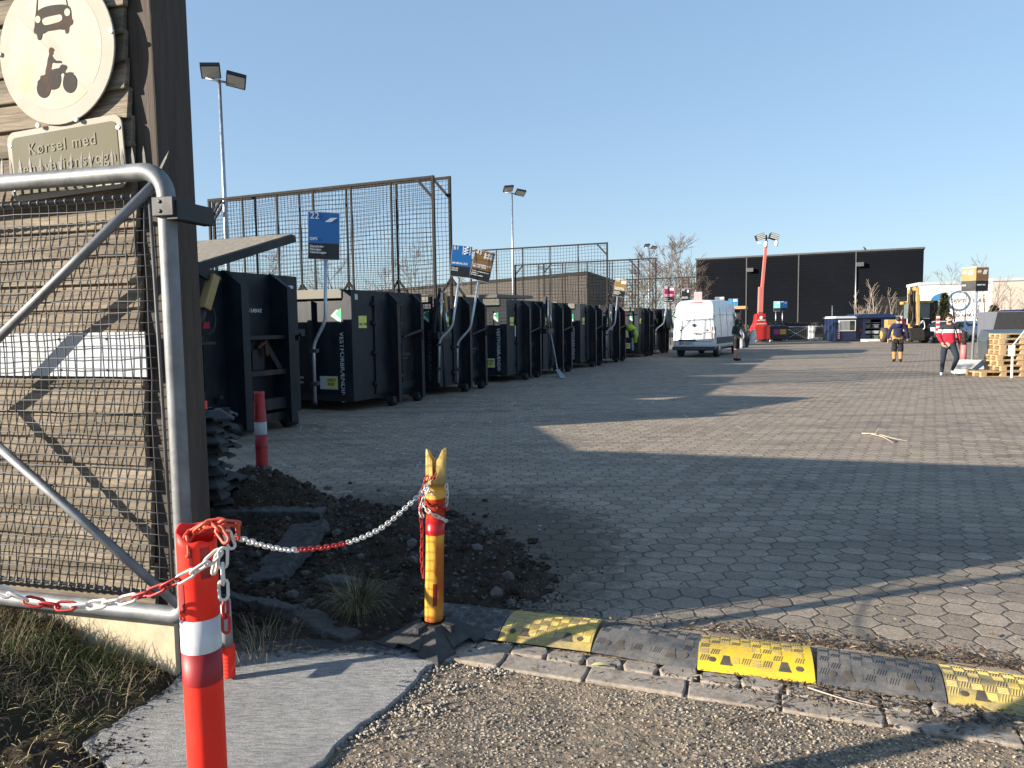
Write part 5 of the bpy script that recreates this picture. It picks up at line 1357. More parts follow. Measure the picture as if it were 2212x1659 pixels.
b = MB(); b.add([(-.78,4.62,2.34),(.78,4.62,2.34),(.86,5.22,1.56),(-.86,5.22,1.56)], [(0,1,2,3)]); b.build('windscreen', M['glass'], van)
b = MB(); b.box(.08-.3,.13,2.50,.08+.3,.22,2.56); b.build('brake_lamp', M['taill'], van)
b = MB(); b.box(-.7,.3,.30,.7,5.2,.42); b.build('chassis', M['black'], van)

# ================================================================ people
def person(label, loc, rz, J, seg_mats, mats, R_=1.0, extras=None, h=1.75):
    """J: joint dict (local metres, facing -y). one skinned body"""
    root = empty('person', loc, rz, label, 'person')
    names = list(J); idx = {n: i for i, n in enumerate(names)}
    E = []; rad = {}
    for n in names:
        p, par, r = J[n]
        rad[n] = r
        if par: E.append((idx[par], idx[n]))
    me = bpy.data.meshes.new('body'); me.from_pydata([J[n][0] for n in names], E, [])
    o = bpy.data.objects.new('body', me); COL.objects.link(o)
    o.modifiers.new('skin', 'SKIN'); 
    for i, n in enumerate(names):
        sv = me.skin_vertices[0].data[i]; r = rad[n]; sv.radius = r if hasattr(r, '__len__') else (r, r)
        sv.use_root = (n == 'pelvis')
    sb = o.modifiers.new('sub', 'SUBSURF'); sb.levels = 2; sb.render_levels = 2
    dg = bpy.context.evaluated_depsgraph_get(); dg.update()
    m2 = bpy.data.meshes.new_from_object(o.evaluated_get(dg)); bpy.data.objects.remove(o)
    m2.name = 'body'; m2.materials.clear()
    for m in mats: m2.materials.append(m)
    segs = [(V(J[J[n][1]][0]), V(J[n][0]), seg_mats.get(n, 0)) for n in names if J[n][1]]
    for p in m2.polygons:
        c = p.center; best = 1e9; k = 0
        for a, q, mi in segs:
            d = q-a; t = max(0, min(1, (c-a).dot(d)/max(1e-9, d.dot(d)))); ds = (c-a-d*t).length
            if ds < best: best = ds; k = mi
        p.material_index = k; p.use_smooth = True
    bo = bpy.data.objects.new('body', m2); COL.objects.link(bo); bo.parent = root
    if extras: extras(root)
    return root
def hand(J, nm, wr, d, side):     # palm and five fingers from the wrist, d: pointing direction
    d = V(d).normalized(); s = V(side).normalized(); w = V(wr)
    J[nm+'p'] = (w+d*.055, nm, (.022,.036))
    for i, (o_, l_) in enumerate(((-.030,.062),(-.010,.075),(.010,.072),(.029,.058))):
        J[nm+'f%d' % i] = (w+d*.095+s*o_, nm+'p', .010)
        J[nm+'g%d' % i] = (w+d*(.095+l_*.55)+s*o_+d.cross(s)*.012, nm+'f%d' % i, .009)
        J[nm+'h%d' % i] = (w+d*(.09+l_*.9)+s*o_+d.cross(s)*.034, nm+'g%d' % i, .008)
    J[nm+'t'] = (w+d*.055-s*.045, nm+'p', .011); J[nm+'u'] = (w+d*.09-s*.058, nm+'t', .009)
def cloth(name, c, r=.85): return mat(name, c, r, 0, .2, 18, .25, spec=.2)
def hair_cap(root, c, r, m, cut=.0, name='hair'):
    b = MB(); b.ball(c, r, 16, 10); keep = [f for f in b.f if sum(b.v[i][2] for i in f)/len(f) > c[2]+cut or sum(b.v[i][1] for i in f)/len(f) > c[1]+.055]
    b.f = keep; b.m = [0]*len(keep); b.sm = [True]*len(keep); return b.build(name, m, root)
M['hair'] = mat('dark_hair', (.02,.015,.012), .7, 0, .3, 40, .3)
M['navy'] = cloth('navy_hoodie', (.018,.020,.055)); M['tan'] = cloth('tan_work_trousers', (.36,.20,.08)); M['blackc'] = cloth('black_cloth', (.02,.02,.022))
M['jean'] = cloth('dark_jeans', (.022,.03,.045)); M['whitec'] = cloth('white_trainers', (.72,.72,.68)); M['olivec'] = cloth('dark_green_hoodie', (.035,.045,.04))
def stripemat():
    m, t, b = nt('striped_sweater'); co = objco(t); s = N(t, 'ShaderNodeSeparateXYZ'); L(t, co, s.inputs[0])
    z = mth(t, 'MULTIPLY_ADD', s.outputs[2], 2., -2.)         # 1.0 m..1.5 m -> 0..1
    c = ramp(t, z, [(0, (.42,.008,.03)), (.47, (.66,.62,.63)), (.545, (.03,.03,.04)), (.575, (.66,.62,.63)), (.66, (.02,.02,.026))], 'CONSTANT')
    L(t, c, b.inputs['Base Color']); b.inputs['Roughness'].default_value = .9; bump(t, b, nz(t, co, 30, 4), .3, .01); return m
M['sweater'] = stripemat()
def head_joints(J, hd, par, fwd=(0,-1)):
    x, y, z = hd; f = V((fwd[0], fwd[1], 0)).normalized()
    J['neck'] = ((x-f.x*.02, y-f.y*.02, z-.13), par, .058)
    J['jaw'] = ((x+f.x*.01, y+f.y*.01, z-.045), 'neck', (.070,.078)); J['brow'] = ((x, y, z+.045), 'jaw', (.080,.094)); J['crown'] = ((x-f.x*.01, y-f.y*.01, z+.098), 'brow', (.055,.065))
def face(root, hd, fwd, glasses=False, beard=False):
    x, y, z = hd; a = math.atan2(fwd[0], -fwd[1]); T = Matrix.Translation((x,y,z)) @ Matrix.Rotation(a,4,'Z')
    b = MB(); b.T = T; b.tube([(0,-.088,.03),(0,-.112,-.008),(0,-.092,-.016)], [.010,.017,.010], 8); b.T = None; b.build('nose', M['skin'], root)
    b = MB(); b.T = T
    for sx in (-1,1): b.ball((sx*.082,.012,.005), (.014,.026,.034), 8, 6)
    b.T = None; build_each(b, 'ear', M['skin'], root)
    b = MB(); b.T = T
    for sx in (-1,1):
        if glasses: b.hexa([(sx*.006,-.100,.012),(sx*.068,-.083,.016),(sx*.068,-.075,.016),(sx*.006,-.09,.012),(sx*.004,-.100,.050),(sx*.072,-.080,.050),(sx*.072,-.072,.050),(sx*.004,-.09,.05)]); b.bar((sx*.072,-.075,.04),(sx*.086,.01,.03),.006)
        else: b.ball((sx*.032,-.080,.028), (.013,.008,.009), 8, 6)
    b.T = None; (b.build('sunglasses', M['black'], root) if glasses else build_each(b, 'eye', M['black'], root))
    b = MB(); b.T = T; b.hexa([(-.024,-.087,-.052),(.024,-.087,-.052),(.024,-.075,-.052),(-.024,-.075,-.052),(-.026,-.088,-.043),(.026,-.088,-.043),(.026,-.075,-.043),(-.026,-.075,-.043)]); b.T = None; b.build('mouth', flat('lips', (.3,.1,.08)), root)
    if beard:
        b = MB(); b.T = T; b.ball((0,-.038,-.070), (.068,.056,.048), 12, 8); b.T = None; b.build('beard', M['hair'], root)
# --- man in the striped sweater, walking, seen from the front
pz = gp(2047,811); 
J = {'pelvis': ((0,0,.93), None, (.155,.13)), 'waist': ((0,-.01,1.08),'pelvis',(.165,.14)), 'chest': ((0,.0,1.29),'waist',(.185,.135)), 'shoul': ((0,.01,1.42),'chest',(.13,.09))}
head_joints(J, (0,-.03,1.62), 'shoul', (.45,-1))
for s_, n_ in ((-1,'r'),(1,'l')):
    J['sh'+n_] = ((s_*.19,.01,1.40),'shoul',.075)
J['elr'] = ((-.26,.02,1.13),'shr',.058); J['wrr'] = ((-.17,-.16,.95),'elr',.034); hand(J,'wrr',J['wrr'][0],(.45,-.3,-.75),(.6,.6,.1))
J['ell'] = ((.26,.07,1.13),'shl',.058); J['wrl'] = ((.27,.10,.90),'ell',.034); hand(J,'wrl',J['wrl'][0],(0,-.1,-1),(0,1,0))
J['hipr'] = ((-.10,0,.86),'pelvis',.105); J['knr'] = ((-.13,-.03,.49),'hipr',.075); J['anr'] = ((-.15,.03,.10),'knr',.048); J['her'] = ((-.15,.06,.05),'anr',.045); J['tor'] = ((-.17,-.14,.04),'her',(.045,.035))
J['hipl'] = ((.10,0,.86),'pelvis',.11); J['knl'] = ((.22,-.10,.52),'hipl',.078); J['anl'] = ((.12,.18,.16),'knl',.048); J['hel'] = ((.11,.22,.11),'anl',.045); J['tol'] = ((.20,.04,.05),'hel',(.045,.035))
sm = {n: 0 for n in J}
for n in J:
    if n in ('neck','jaw','brow','crown') or (n.startswith('wr') and len(n) > 3): sm[n] = 3
for n in ('hipr','knr','anr','hipl','knl','anl'): sm[n] = 1
for n in ('her','tor','hel','tol'): sm[n] = 2
sm['neck'] = 0
def ex1(root):
    face(root, (0,-.03,1.62), (.45,-1), True, True); hair_cap(root, (0,-.018,1.66), (.090,.106,.105), M['hair'], .02)
person('man in a red, white and black sweater with sunglasses and white trainers, walking', (pz.x,pz.y,0), -math.atan2(pz.x,pz.y)+R(2), J, sm, [M['sweater'],M['jean'],M['whitec'],M['skin']], extras=ex1)
# --- worker from behind (faces +y: build facing -y and turn round)
pz = gp(1938,782)
def standing(lean=0, stride=.06):
    J = {'pelvis': ((0,0,.93), None, (.165,.13)), 'waist': ((0,0,1.08),'pelvis',(.175,.135)), 'chest': ((0,.0,1.29),'waist',(.195,.14)), 'shoul': ((0,.01,1.42),'chest',(.14,.10))}
    return J
J = standing(); head_joints(J, (0,-.03,1.60), 'shoul')
for s_, n_ in ((-1,'r'),(1,'l')):
    J['sh'+n_] = ((s_*.20,.01,1.40),'shoul',.085); J['el'+n_] = ((s_*.31,.03,1.13),'sh'+n_,.068); J['wr'+n_] = ((s_*.33,-.04,.89),'el'+n_,.04); hand(J,'wr'+n_,J['wr'+n_][0],(0,-.1,-1),(0,1,0))
    J['hip'+n_] = ((s_*.10,0,.86),'pelvis',.12); J['kn'+n_] = ((s_*.11,-.02,.49),'hip'+n_,.092); J['an'+n_] = ((s_*.11,.02,.11),'kn'+n_,.066); J['he'+n_] = ((s_*.11,.05,.05),'an'+n_,.05); J['to'+n_] = ((s_*.13,-.15,.04),'he'+n_,(.045,.038))
sm = {}
for n in J:
    if n in ('jaw','brow','crown','neck') or (n.startswith('wr') and len(n) > 3): sm[n] = 3
    if n[:2] == 'hi': sm[n] = 1
    if n[:2] == 'kn': sm[n] = 4
    if n[:2] == 'an': sm[n] = 2
    if n[:2] in ('he','to'): sm[n] = 4
def ex2(root):
    face(root, (0,-.03,1.60), (0,-1)); hair_cap(root, (0,-.02,1.645), (.092,.108,.108), M['hair'], -.03)
    b = MB(); b.ball((0,.11,1.40), (.12,.06,.09), 12, 8); b.build('hood', M['navy'], root)
    b = MB()
    for sx in (-1,1): b.box(sx*.10-.075,.10,.72,sx*.10+.075,.155,.90)
    build_each(b, 'tool_pocket', M['blackc'], root, .02)
    b = MB(); b.tube([(.17*math.cos(a*PI/12),.145*math.sin(a*PI/12),.965) for a in range(24)], .018, 6, closed=True); b.build('belt', M['blackc'], root)
    b = MB()
    for sx in (-1,1): b.tube([(sx*.105,-.005,.60),(sx*.11,-.015,.47),(sx*.11,-.01,.40)], [.108,.100,.094], 12)
    build_each(b, 'knee_panel', M['blackc'], root)
person('worker seen from behind in navy hoodie and black and tan work trousers', (pz.x,pz.y,0), PI-math.atan2(pz.x,pz.y)+R(8), J, sm, [M['navy'],M['tan'],M['tan'],M['skin'],M['blackc']], extras=ex2)
# --- hooded man beside the van
pz = gp(1590,779)
J = standing(); head_joints(J, (.0,-.06,1.60), 'shoul', (.5,-1))
for s_, n_ in ((-1,'r'),(1,'l')):
    J['sh'+n_] = ((s_*.19,.0,1.39),'shoul',.082); J['el'+n_] = ((s_*.26,.04,1.12),'sh'+n_,.068); J['wr'+n_] = ((s_*.10,-.20,.98),'el'+n_,.036); hand(J,'wr'+n_,J['wr'+n_][0],(-s_*.7,-.5,-.2),(0,0,1))
    J['hip'+n_] = ((s_*.10,0,.86),'pelvis',.115); J['kn'+n_] = ((s_*.10,-.02,.50),'hip'+n_,.085); J['an'+n_] = ((s_*.10,.02,.11),'kn'+n_,.045); J['he'+n_] = ((s_*.10,.05,.05),'an'+n_,.05); J['to'+n_] = ((s_*.12,-.16,.04),'he'+n_,(.048,.04))
sm = {}
for n in J:
    if n in ('jaw','brow','crown') or (n.startswith('wr') and len(n) > 3) or n[:2] == 'an': sm[n] = 3
    if n[:2] in ('kn','hi'): sm[n] = 1
    if n[:2] in ('he','to'): sm[n] = 1
def ex3(root):
    face(root, (0,-.06,1.60), (.5,-1), False, True)
    b = MB(); b.ball((-.015,-.03,1.63), (.115,.13,.15), 16, 10)
    fwd = V((.45,-.9,0)).normalized()
    keep = [f for f in b.f if (sum((V(b.v[i]) for i in f), V((0,0,0)))/len(f)-V((-.015,-.03,1.63))).dot(fwd) < .075]
    b.f = keep; b.m = [0]*len(keep); b.sm = [True]*len(keep); b.build('hood', M['olivec'], root)
person('man in a dark hooded jacket, shorts and black shoes standing beside the van', (pz.x,pz.y,0), R(48), J, sm, [M['olivec'],M['blackc'],M['blackc'],M['skin']], extras=ex3)

# ================================================================ things beyond the van
def sack(p, h, r, lean, m, label, name='bin_bag', seed=0):
    b = MB(); n = 14; rings = []
    for j in range(9):
        f = j/8; k = (1-f)**.5*.75+.30 if f > .15 else .8+f
        rings.append([V((p.x+lean*f+r*k*(.65+.5*noise.noise(V((math.cos(2*PI*i/n)*1.3,math.sin(2*PI*i/n)*1.3,f*2.5+seed))))*math.cos(2*PI*i/n), p.y+r*k*(.65+.5*noise.noise(V((math.cos(2*PI*i/n)*1.3+5,math.sin(2*PI*i/n)*1.3,f*2.5+seed))))*math.sin(2*PI*i/n), h*f)) for i in range(n)])
    loft(b, rings); return tag(b.build(name, m), label, 'bag')
q = gp(1603,752)
M['pat'] = mat('patterned_fabric', (.25,.27,.30), .8, 0, .9, 16, .2); M['binbag'] = mat('black_bag', (.015,.015,.017), .4, 0, .3, 9, .4)
sack(q, 1.15, .28, -.12, M['pat'], 'tall black and white patterned bundle standing right of the van', 'fabric_bundle', 1)
sack(V((q.x+.45,q.y+1.,0)), 1.2, .5, -.15, M['binbag'], 'black sack bulging behind the patterned bundle right of the van', seed=3)
q = gp(1621,745); sack(q, 1.05, .5, .2, M['labelw'], 'pale folded sheet slumped against the green bin', 'folded_sheet', 6)
def bin4(px, col, label, stickers, w=1.35, d=1.05, h=1.25):
    p = gp(px, 739); e = empty('wheeled_bin', (p.x,p.y,0), R(-3), label, 'bin', 'large four-wheeled bins by the gate')
    b = MB(); b.hexa([(-w*.44,0,.2),(w*.44,0,.2),(w*.44,d*.9,.2),(-w*.44,d*.9,.2),(-w/2,-.06,h-.18),(w/2,-.06,h-.18),(w/2,d,h-.18),(-w/2,d,h-.18)]); b.box(-w/2-.03,-.09,h-.22,w/2+.03,-.02,h-.14); b.build('tub', col, e, bevel=.03)
    b = MB(); b.hexa([(-w/2-.02,-.08,h-.14),(w/2+.02,-.08,h-.14),(w/2+.02,d+.02,h-.14),(-w/2-.02,d+.02,h-.14),(-w/2,-.02,h-.02),(w/2,-.02,h-.02),(w/2-.1,d-.1,h+.08),(-w/2+.1,d-.1,h+.08)]); b.build('lid', M['black'], e, bevel=.03)
    for sx in (-.4,.4):
        for y in (.12,d*.8): b = MB(); b.cyl((sx*w-.04,y,.1),(sx*w+.04,y,.1),.1,n=12); b.bar((sx*w,y,.1),(sx*w,y,.25),.06); b.build('castor', M['labelw'], e)
    for x0, x1, z0, z1, m in stickers: MB().hexa([(x0,-.10,z0),(x1,-.10,z0),(x1,-.02,z0),(x0,-.02,z0),(x0,-.10,z1),(x1,-.10,z1),(x1,-.02,z1),(x0,-.02,z1)]).build('sticker', m, e)
    return e
pur = flat('purple_label', (.22,.03,.22)); yel = flat('amber_label', (.55,.33,.04))
bin4(1649, mat('green_bin', (.015,.05,.028), .5, 0, .15, 5, .05), 'dark green wheeled bin with purple label in front of the gate', [(-.42,-.2,.78,1.05,pur)])
bin4(1684, mat('black_bin', (.03,.03,.034), .5, 0, .15, 5, .05), 'black wheeled bin with magenta and amber labels in front of the gate', [(-.5,-.02,.6,1.0,flat('magenta_label', (.35,.03,.2))),(.0,.46,.6,1.0,yel)])
b = MB(); q = at(1712,726,61); b.hexa([(q.x-2.5,60.5,0),(q.x+1.0,60.5,0),(q.x+1.0,62,0),(q.x-2.5,62,0),(q.x-2.6,60.4,1.5),(q.x+1.1,60.4,1.5),(q.x+1.1,62.1,1.5),(q.x-2.6,62.1,1.5)]); tag(b.build('skip', M['contrim'], bevel=.03), 'low dark skip standing behind the two wheeled bins', 'skip')
# red mast trailer
q = gp(1641,742); q = at(1641,700,q.y+2.2); q.z = 0; rd = mat('signal_red', (.52,.025,.02), .4, 0, .08, 5, .03); pk = mat('faded_red_mast', (.60,.17,.14), .5, 0, .1, 5, .03)
e = empty('mast_trailer', q, 0, 'red light and camera mast with flared base standing behind the green bin', 'light mast')
zb = lambda y: at(1641, y, q.y).z
b = MB(); z0, z1, z2, z3 = .25, zb(706), zb(690), zb(678)
def ring4(w, d, z): return [V((-w/2,-d/2,z)),V((w/2,-d/2,z)),V((w/2,d/2,z)),V((-w/2,d/2,z))]
loft(b, [ring4(1.1,1.1,z0),ring4(1.1,1.1,z1),ring4(.85,.85,z1+.25),ring4(.74,.74,z2),ring4(.70,.7,z3)], smooth=False); b.build('base', rd, e, bevel=.04)
b = MB(); b.box(-.36,-.52,z1+.20,.36,-.40,z1+.25); b.build('stripe', M['cream'], e); b = MB(); b.ball((0,-.42,z2+.12),(.14,.03,.14),12,8); b.box(-.28,-.45,z2-.09,.28,-.40,z2-.03); b.build('emblem', M['cream'], e)
zt_ = zb(520)
b = MB(); b.bar((.02,0,z3-.1),(.06,0,zb(620)),.32,.32); b.build('mast_lower', pk, e); b = MB(); b.bar((.10,0,zb(640)),(.42,0,zt_),.19,.19); b.build('mast_upper', pk, e)
for sx in (-1,1):
    b = MB(); b.T = Matrix.Translation((.42+sx*.52,-.1,zb(512))) @ Matrix.Rotation(R(18*sx),4,'Y'); b.box(-.32,-.25,-.22,.32,.2,.2)
    for k in range(3): b.box(-.30,-.27,-.18+.13*k,.30,-.251,-.10+.13*k,1)
    b.T = None; b.build('floodlight', [M['darksteel'],M['labelw']], e)
b = MB(); b.ball((.42+.7,-.2,zb(526)),(.15,.15,.24),10,8); b.ball((.42-.1,-.2,zb(528)),(.16,.16,.24),10,8); b.box(-.25,-.25,zb(527),-.05,-.05,zb(523)); b.build('camera', M['vanw'], e)
b = MB(); b.cyl((.42,0,zt_-.1),(.42,0,zb(508)),.06,n=8); b.box(.42-.5,-.05,zb(515)-.03,.42+.5,.05,zb(515)+.03); b.build('mast_head', M['rust'], e)
# gates and posts of the far entrance
M['mesh'] = mat('chain_link', (.16,.17,.17), .6, .3, .2, 8, 0)
def chaingate(pxl, pxr, pyt, pyb, Y, label, cross=True):
    a = at(pxl, pyb, Y); c = at(pxr, pyb, Y); h = at((pxl+pxr)/2, pyt, Y).z; w = c.x-a.x
    e = empty('wire_gate', (a.x,Y,0), 0, label, 'gate', 'wire gates of the far entrance')
    b = MB(); r = .04
    for p, s in (((0,0,.06),(w,0,.06)),((0,0,h),(w,0,h)),((0,0,.06),(0,0,h)),((w,0,.06),(w,0,h))): b.tube([p,s], r, 6)
    if cross: b.tube([(0,0,.06),(w,0,h)], .025, 6); b.tube([(0,0,h),(w,0,.06)], .025, 6)
    b.build('frame', M['steel'], e)
    b = MB(); n = int(w/.16)
    for i in range(1, n): b.bar((w*i/n,0,.06),(w*i/n,0,h),.012)
    for j in range(1, int(h/.16)): b.bar((0,0,j*.16),(w,0,j*.16),.012)
    b.build('wire', M['mesh'], e)
chaingate(1693,1746,706,739,59.5,'wide wire gate with crossed braces in front of the black building')
chaingate(1757,1787,705,739,59.5,'narrow wire gate between two pale posts', False)
def zpost(px, pyt, pyb, Y, w, label, m='labelw', name='gate_post', cat='post'):
    a = at(px, pyb, Y); h = at(px, pyt, Y).z
    e = MB().box(a.x-w/2,Y-w/2,0,a.x+w/2,Y+w/2,h).build(name, M[m], bevel=.02); return tag(e, label, cat, 'posts of the far entrance')
zpost(1749,704,739,59.4,.22,'pale post at the right edge of the crossed wire gate'); zpost(1756,704,739,59.3,.18,'pale post at the left edge of the narrow wire gate')
zpost(1768,728,739,59.0,.14,'short white bollard in front of the narrow wire gate', name='bollard', cat='bollard'); zpost(1788,701,739,59.2,.16,'slim pale post at the right edge of the narrow gate')
zpost(1792,704,738,58.8,.22,'blue and white information post beside the narrow gate', 's_grey', 'info_post', 'post')
a = at(1796,739,58.5); e = empty('signal_pole', (a.x,58.5,0), 0, 'thin white pole with a small crossbar left of the navy cabins', 'pole'); h = at(1796,660,58.5).z; MB().cyl((0,0,0),(0,0,h),.05,n=8).build('pole', M['labelw'], e); b = MB(); b.cyl((0,0,h-1.1),(0,0,h-.95),.26,n=10); b.build('crossbar', M['labelw'], e)
# shed beside the van
a = gp(1597,752); a = V((a.x+.6,a.y+5,0)); e = empty('shed', a, R(-20), 'small dark shed with an overhanging roof behind the van', 'shed')
h = at(1597,668,a.y).z
b = MB(); b.box(-.9,0,0,.9,2.2,h); b.build('wall', M['contrim'], e); b = MB(); b.box(-1.2,-.5,h+.005,1.3,2.5,h+.2); b.build('roof', M['palw'], e); b = MB(); b.box(-.8,-.02,h-1.1,-.2,-.003,h-.2); b.build('window', flat('pale_window', (.45,.52,.5), .2), e)

# ================================================================ navy cabins
M['navyp'] = mat('navy_paint', (.012,.022,.06), .4, 0, .15, 4, .03)
def cab_at(px): p = gp(px, 738); return p
a = gp(1805,738.5); c = gp(1845,738); 
YC = 56.; k = lambda px: at(px, 738, YC).x
zc = lambda y: at(1870, y, YC).z
e = empty('store_cabin', (k(1803),YC,0), R(-2), 'navy cabin with a white-framed window and striped corner, left of the open store', 'cabin')
w = k(1848)-k(1803); h = zc(687)
b = MB(); b.box(0,0,.08,w,2.4,h); b.build('wall', M['navyp'], e)
b = MB(); b.hexa([(-.02,-.1,h),(w+.02,-.1,h),(w+.02,2.5,h),(-.02,2.5,h),(.1,.05,h+.16),(w-.1,.05,h+.16),(w-.1,2.4,h+.16),(.1,2.4,h+.16)]); b.build('roof', M['zinc'], e)
x0, x1 = k(1810)-k(1803), k(1846.5)-k(1803)
f = MB().box(x0,-.05,zc(714.5),x1,-.002,zc(691)).build('window', M['labelw'], e); MB().box(x0+.08,-.06,zc(713),x1-.45,-.051,zc(692.5)).build('pane', M['zinc'], f); MB().box(x1-.42,-.06,zc(713),x1-.08,-.051,zc(692.5)).build('pane', M['glass'], f)
b = MB()
for i in range(9): b.box(x0+.12+i*.09,-.066,zc(713)+.02,x0+.15+i*.09,-.061,zc(692.5)-.02)
b.build('blind', M['glass'], f)
b = MB()
for i in range(8): b.box(x0-.02,-.03,.16+i*.085,x0+.12,-.003,.16+i*.085+.083, i % 2)
b.build('warning_stripe', [M['labelr'],M['labelw']], e)
b = MB(); b.box(x0+.16,-.02,.78,x0+.34,-.003,.9); b.build('label', M['labelw'], e)
b = MB(); 
for i in range(3): b.box(-.06+.0,.2+i*.7,.1,-.003,.3+i*.7,h-.05)
b.build('side_rib', M['navyp'], e)
e = empty('store_container', (k(1849)+.02,YC+.1,0), R(-2), 'navy store container standing open with crates on shelves inside', 'container')
w = k(1932)-k(1849); h = zc(686.5); o0, o1 = k(1869)-k(1849), k(1903)-k(1849)
b = MB(); b.box(0,0,.08,o0,.06,h); b.box(o1,0,.08,w,.06,h); b.box(o0,0,h-.12,o1,.06,h); b.box(0,.061,.08,.06,2.4,h); b.box(w-.06,.061,.08,w,2.4,h); b.box(.061,2.34,.08,w-.061,2.4,h); b.box(.061,.061,.08,w-.061,2.339,.14); b.build('wall', M['navyp'], e)
b = MB(); b.hexa([(-.05,-.12,h+.003),(w+.05,-.12,h+.003),(w+.05,2.5,h+.003),(-.05,2.5,h+.003),(.3,.1,h+.28),(w-.3,.1,h+.28),(w-.3,2.3,h+.28),(.3,2.3,h+.28)]); b.build('roof', M['navyp'], e)
b = MB()
for z in (.55,.98,1.38): b.box(o0-.05,.25,z,o1+.05,1.0,z+.03)
b.box(o0-.06,.062,.15,o0-.02,1.,h-.13); build_each(b, 'shelf', M['steel'], e)
b = MB(); b.box(o1+.02,-.03,h*.52,w-.1,-.003,h-.1); b.box(o1+.02,-.03,.15,w-.1,-.003,h*.50); build_each(b, 'door', M['navyp'], e)
b = MB(); b.box(.3,-.02,.75,.44,-.003,.95); b.build('label', M['labelr'], e)
M['crate'] = mat('grey_crate', (.17,.18,.19), .6, 0, .15, 6, .05); n_ = 0
lbl = {(0,0):'grey crate bottom left on the open store shelves',(0,1):'grey crate bottom right on the open store shelves',(1,0):'pale flat box on the second shelf, left side',(1,1):'pale flat box on the second shelf, right side',(2,0):'dark grey crate on the third shelf, left side',(2,1):'grey crate on the third shelf, right side',(3,0):'pale box on the top shelf of the open store'}
for (j, i), lb in lbl.items():
    z = (.15,.585,1.015,1.415)[j]+.002; x = o0+.02+i*.62; hh = (.3,.2,.26,.25)[j]
    b = MB(); q = V((k(1849)+.02,YC+.1,0)); b.T = Matrix.Translation(q) @ Matrix.Rotation(R(-2),4,'Z')
    b.hexa([(x+.03,.28,z),(x+.47,.28,z),(x+.47,.8,z),(x+.03,.8,z),(x,.25,z+hh),(x+.5,.25,z+hh),(x+.5,.83,z+hh),(x,.83,z+hh)]); b.box(x-.02,.23,z+hh-.05,x+.52,.85,z+hh-.0); b.T = None
    tag(b.build('crate', M['crate'] if j != 1 else M['labelw'], bevel=.01), lb, 'crate', 'crates on the open store shelves')
b = MB(); q = at(1886,742,YC-.6); b.hexa([(q.x-.6,YC-1.0,.01),(q.x+.75,YC-1.0,.01),(q.x+.6,YC+.0,.01),(q.x-.65,YC+.0,.01),(q.x-.6,YC-1.0,.05),(q.x+.75,YC-1.0,.05),(q.x+.6,YC,.18),(q.x-.65,YC,.18)])
for i in range(6): b.bar((q.x-.62,YC-.9+.15*i,.065+.02*i),(q.x+.7,YC-.9+.15*i,.065+.02*i),.03)
tag(b.build('ramp', M['labelw']), 'pale ribbed ramp at the door of the open store container', 'ramp')
e = empty('store_cabin', (k(1935),YC+.2,0), R(-2), 'navy cabin with grey window partly hidden by the worker and excavator', 'cabin')
w = k(1960)-k(1935); h = zc(687); MB().box(0,0,.08,w,2.4,h).build('wall', M['navyp'], e); b = MB(); b.box(-.05,-.1,h+.002,w+.05,2.5,h+.14); b.build('roof', M['zinc'], e)
f = MB().box(.05,-.05,zc(714),w*.6,-.002,zc(691)).build('window', M['labelw'], e); MB().box(.1,-.06,zc(712.5),w*.55,-.051,zc(692.5)).build('pane', M['glass'], f)
q = at(1928,738,YC-.5); e = empty('notice_board', (q.x,YC-.55,0), 0, 'white notice board with pink print leaning at the open store', 'notice board'); hh = at(1928,704,YC-.55).z; MB().box(-.35,-.02,.1,.35,.02,hh).build('board', M['labelw'], e); b = MB()
for i in range(5): b.box(-.28,-.03,.25+i*.19,.28,-.0205,.36+i*.19)
b.build('print', flat('pink_print', (.4,.06,.12)), e)

# ================================================================ backhoe loader
q = gp(1981,742); M['jy'] = mat('digger_yellow', (.52,.32,.07), .5, 0, .2, 6, .05, dirt=(.07,.05,.03), damt=.85, dsc=3.5)
e = empty('backhoe_loader', (q.x,q.y,0), R(-10), 'yellow backhoe loader with its arm folded upright and striped stabiliser legs', 'excavator'); e.scale = (.92,.92,.95)
b = MB(); b.box(-.7,.6,.75,.7,4.8,1.3); b.box(-.6,4.8,.9,.6,5.6,1.7); b.build('chassis', M['gold'], e, bevel=.04)
b = MB(); b.box(-1.1,-.05,.5,1.1,.25,.85); b.box(-1.0,.3,.4,1.0,.6,.8); b.box(-.9,.26,1.05,.9,.6,1.3); b.build('rear_frame', M['black'], e)
b = MB()
for sx in (-.2,1.1):
    for y in (.65,2.35): b.box(sx-.05,y-.05,1.35,sx+.05,y+.05,2.85)
b.box(-.25,.60,1.35,1.15,.72,1.75); build_each(b, 'cab_post', M['black'], e)
b = MB(); b.box(-.32,.5,2.852,1.22,2.5,3.0); b.build('cab_roof', M['jy'], e, bevel=.06)
b = MB(); b.box(-.14,.68,1.76,1.04,.70,2.84); b.box(-.21,.72,1.76,-.19,2.3,2.84); b.box(1.09,.72,1.76,1.11,2.3,2.84); b.build('cab_window', flat('cab_glass', (.13,.17,.18), .1), e)
b = MB(); b.box(.25,1.0,1.4,.7,1.5,2.2); b.build('seat', M['s_grey'], e)
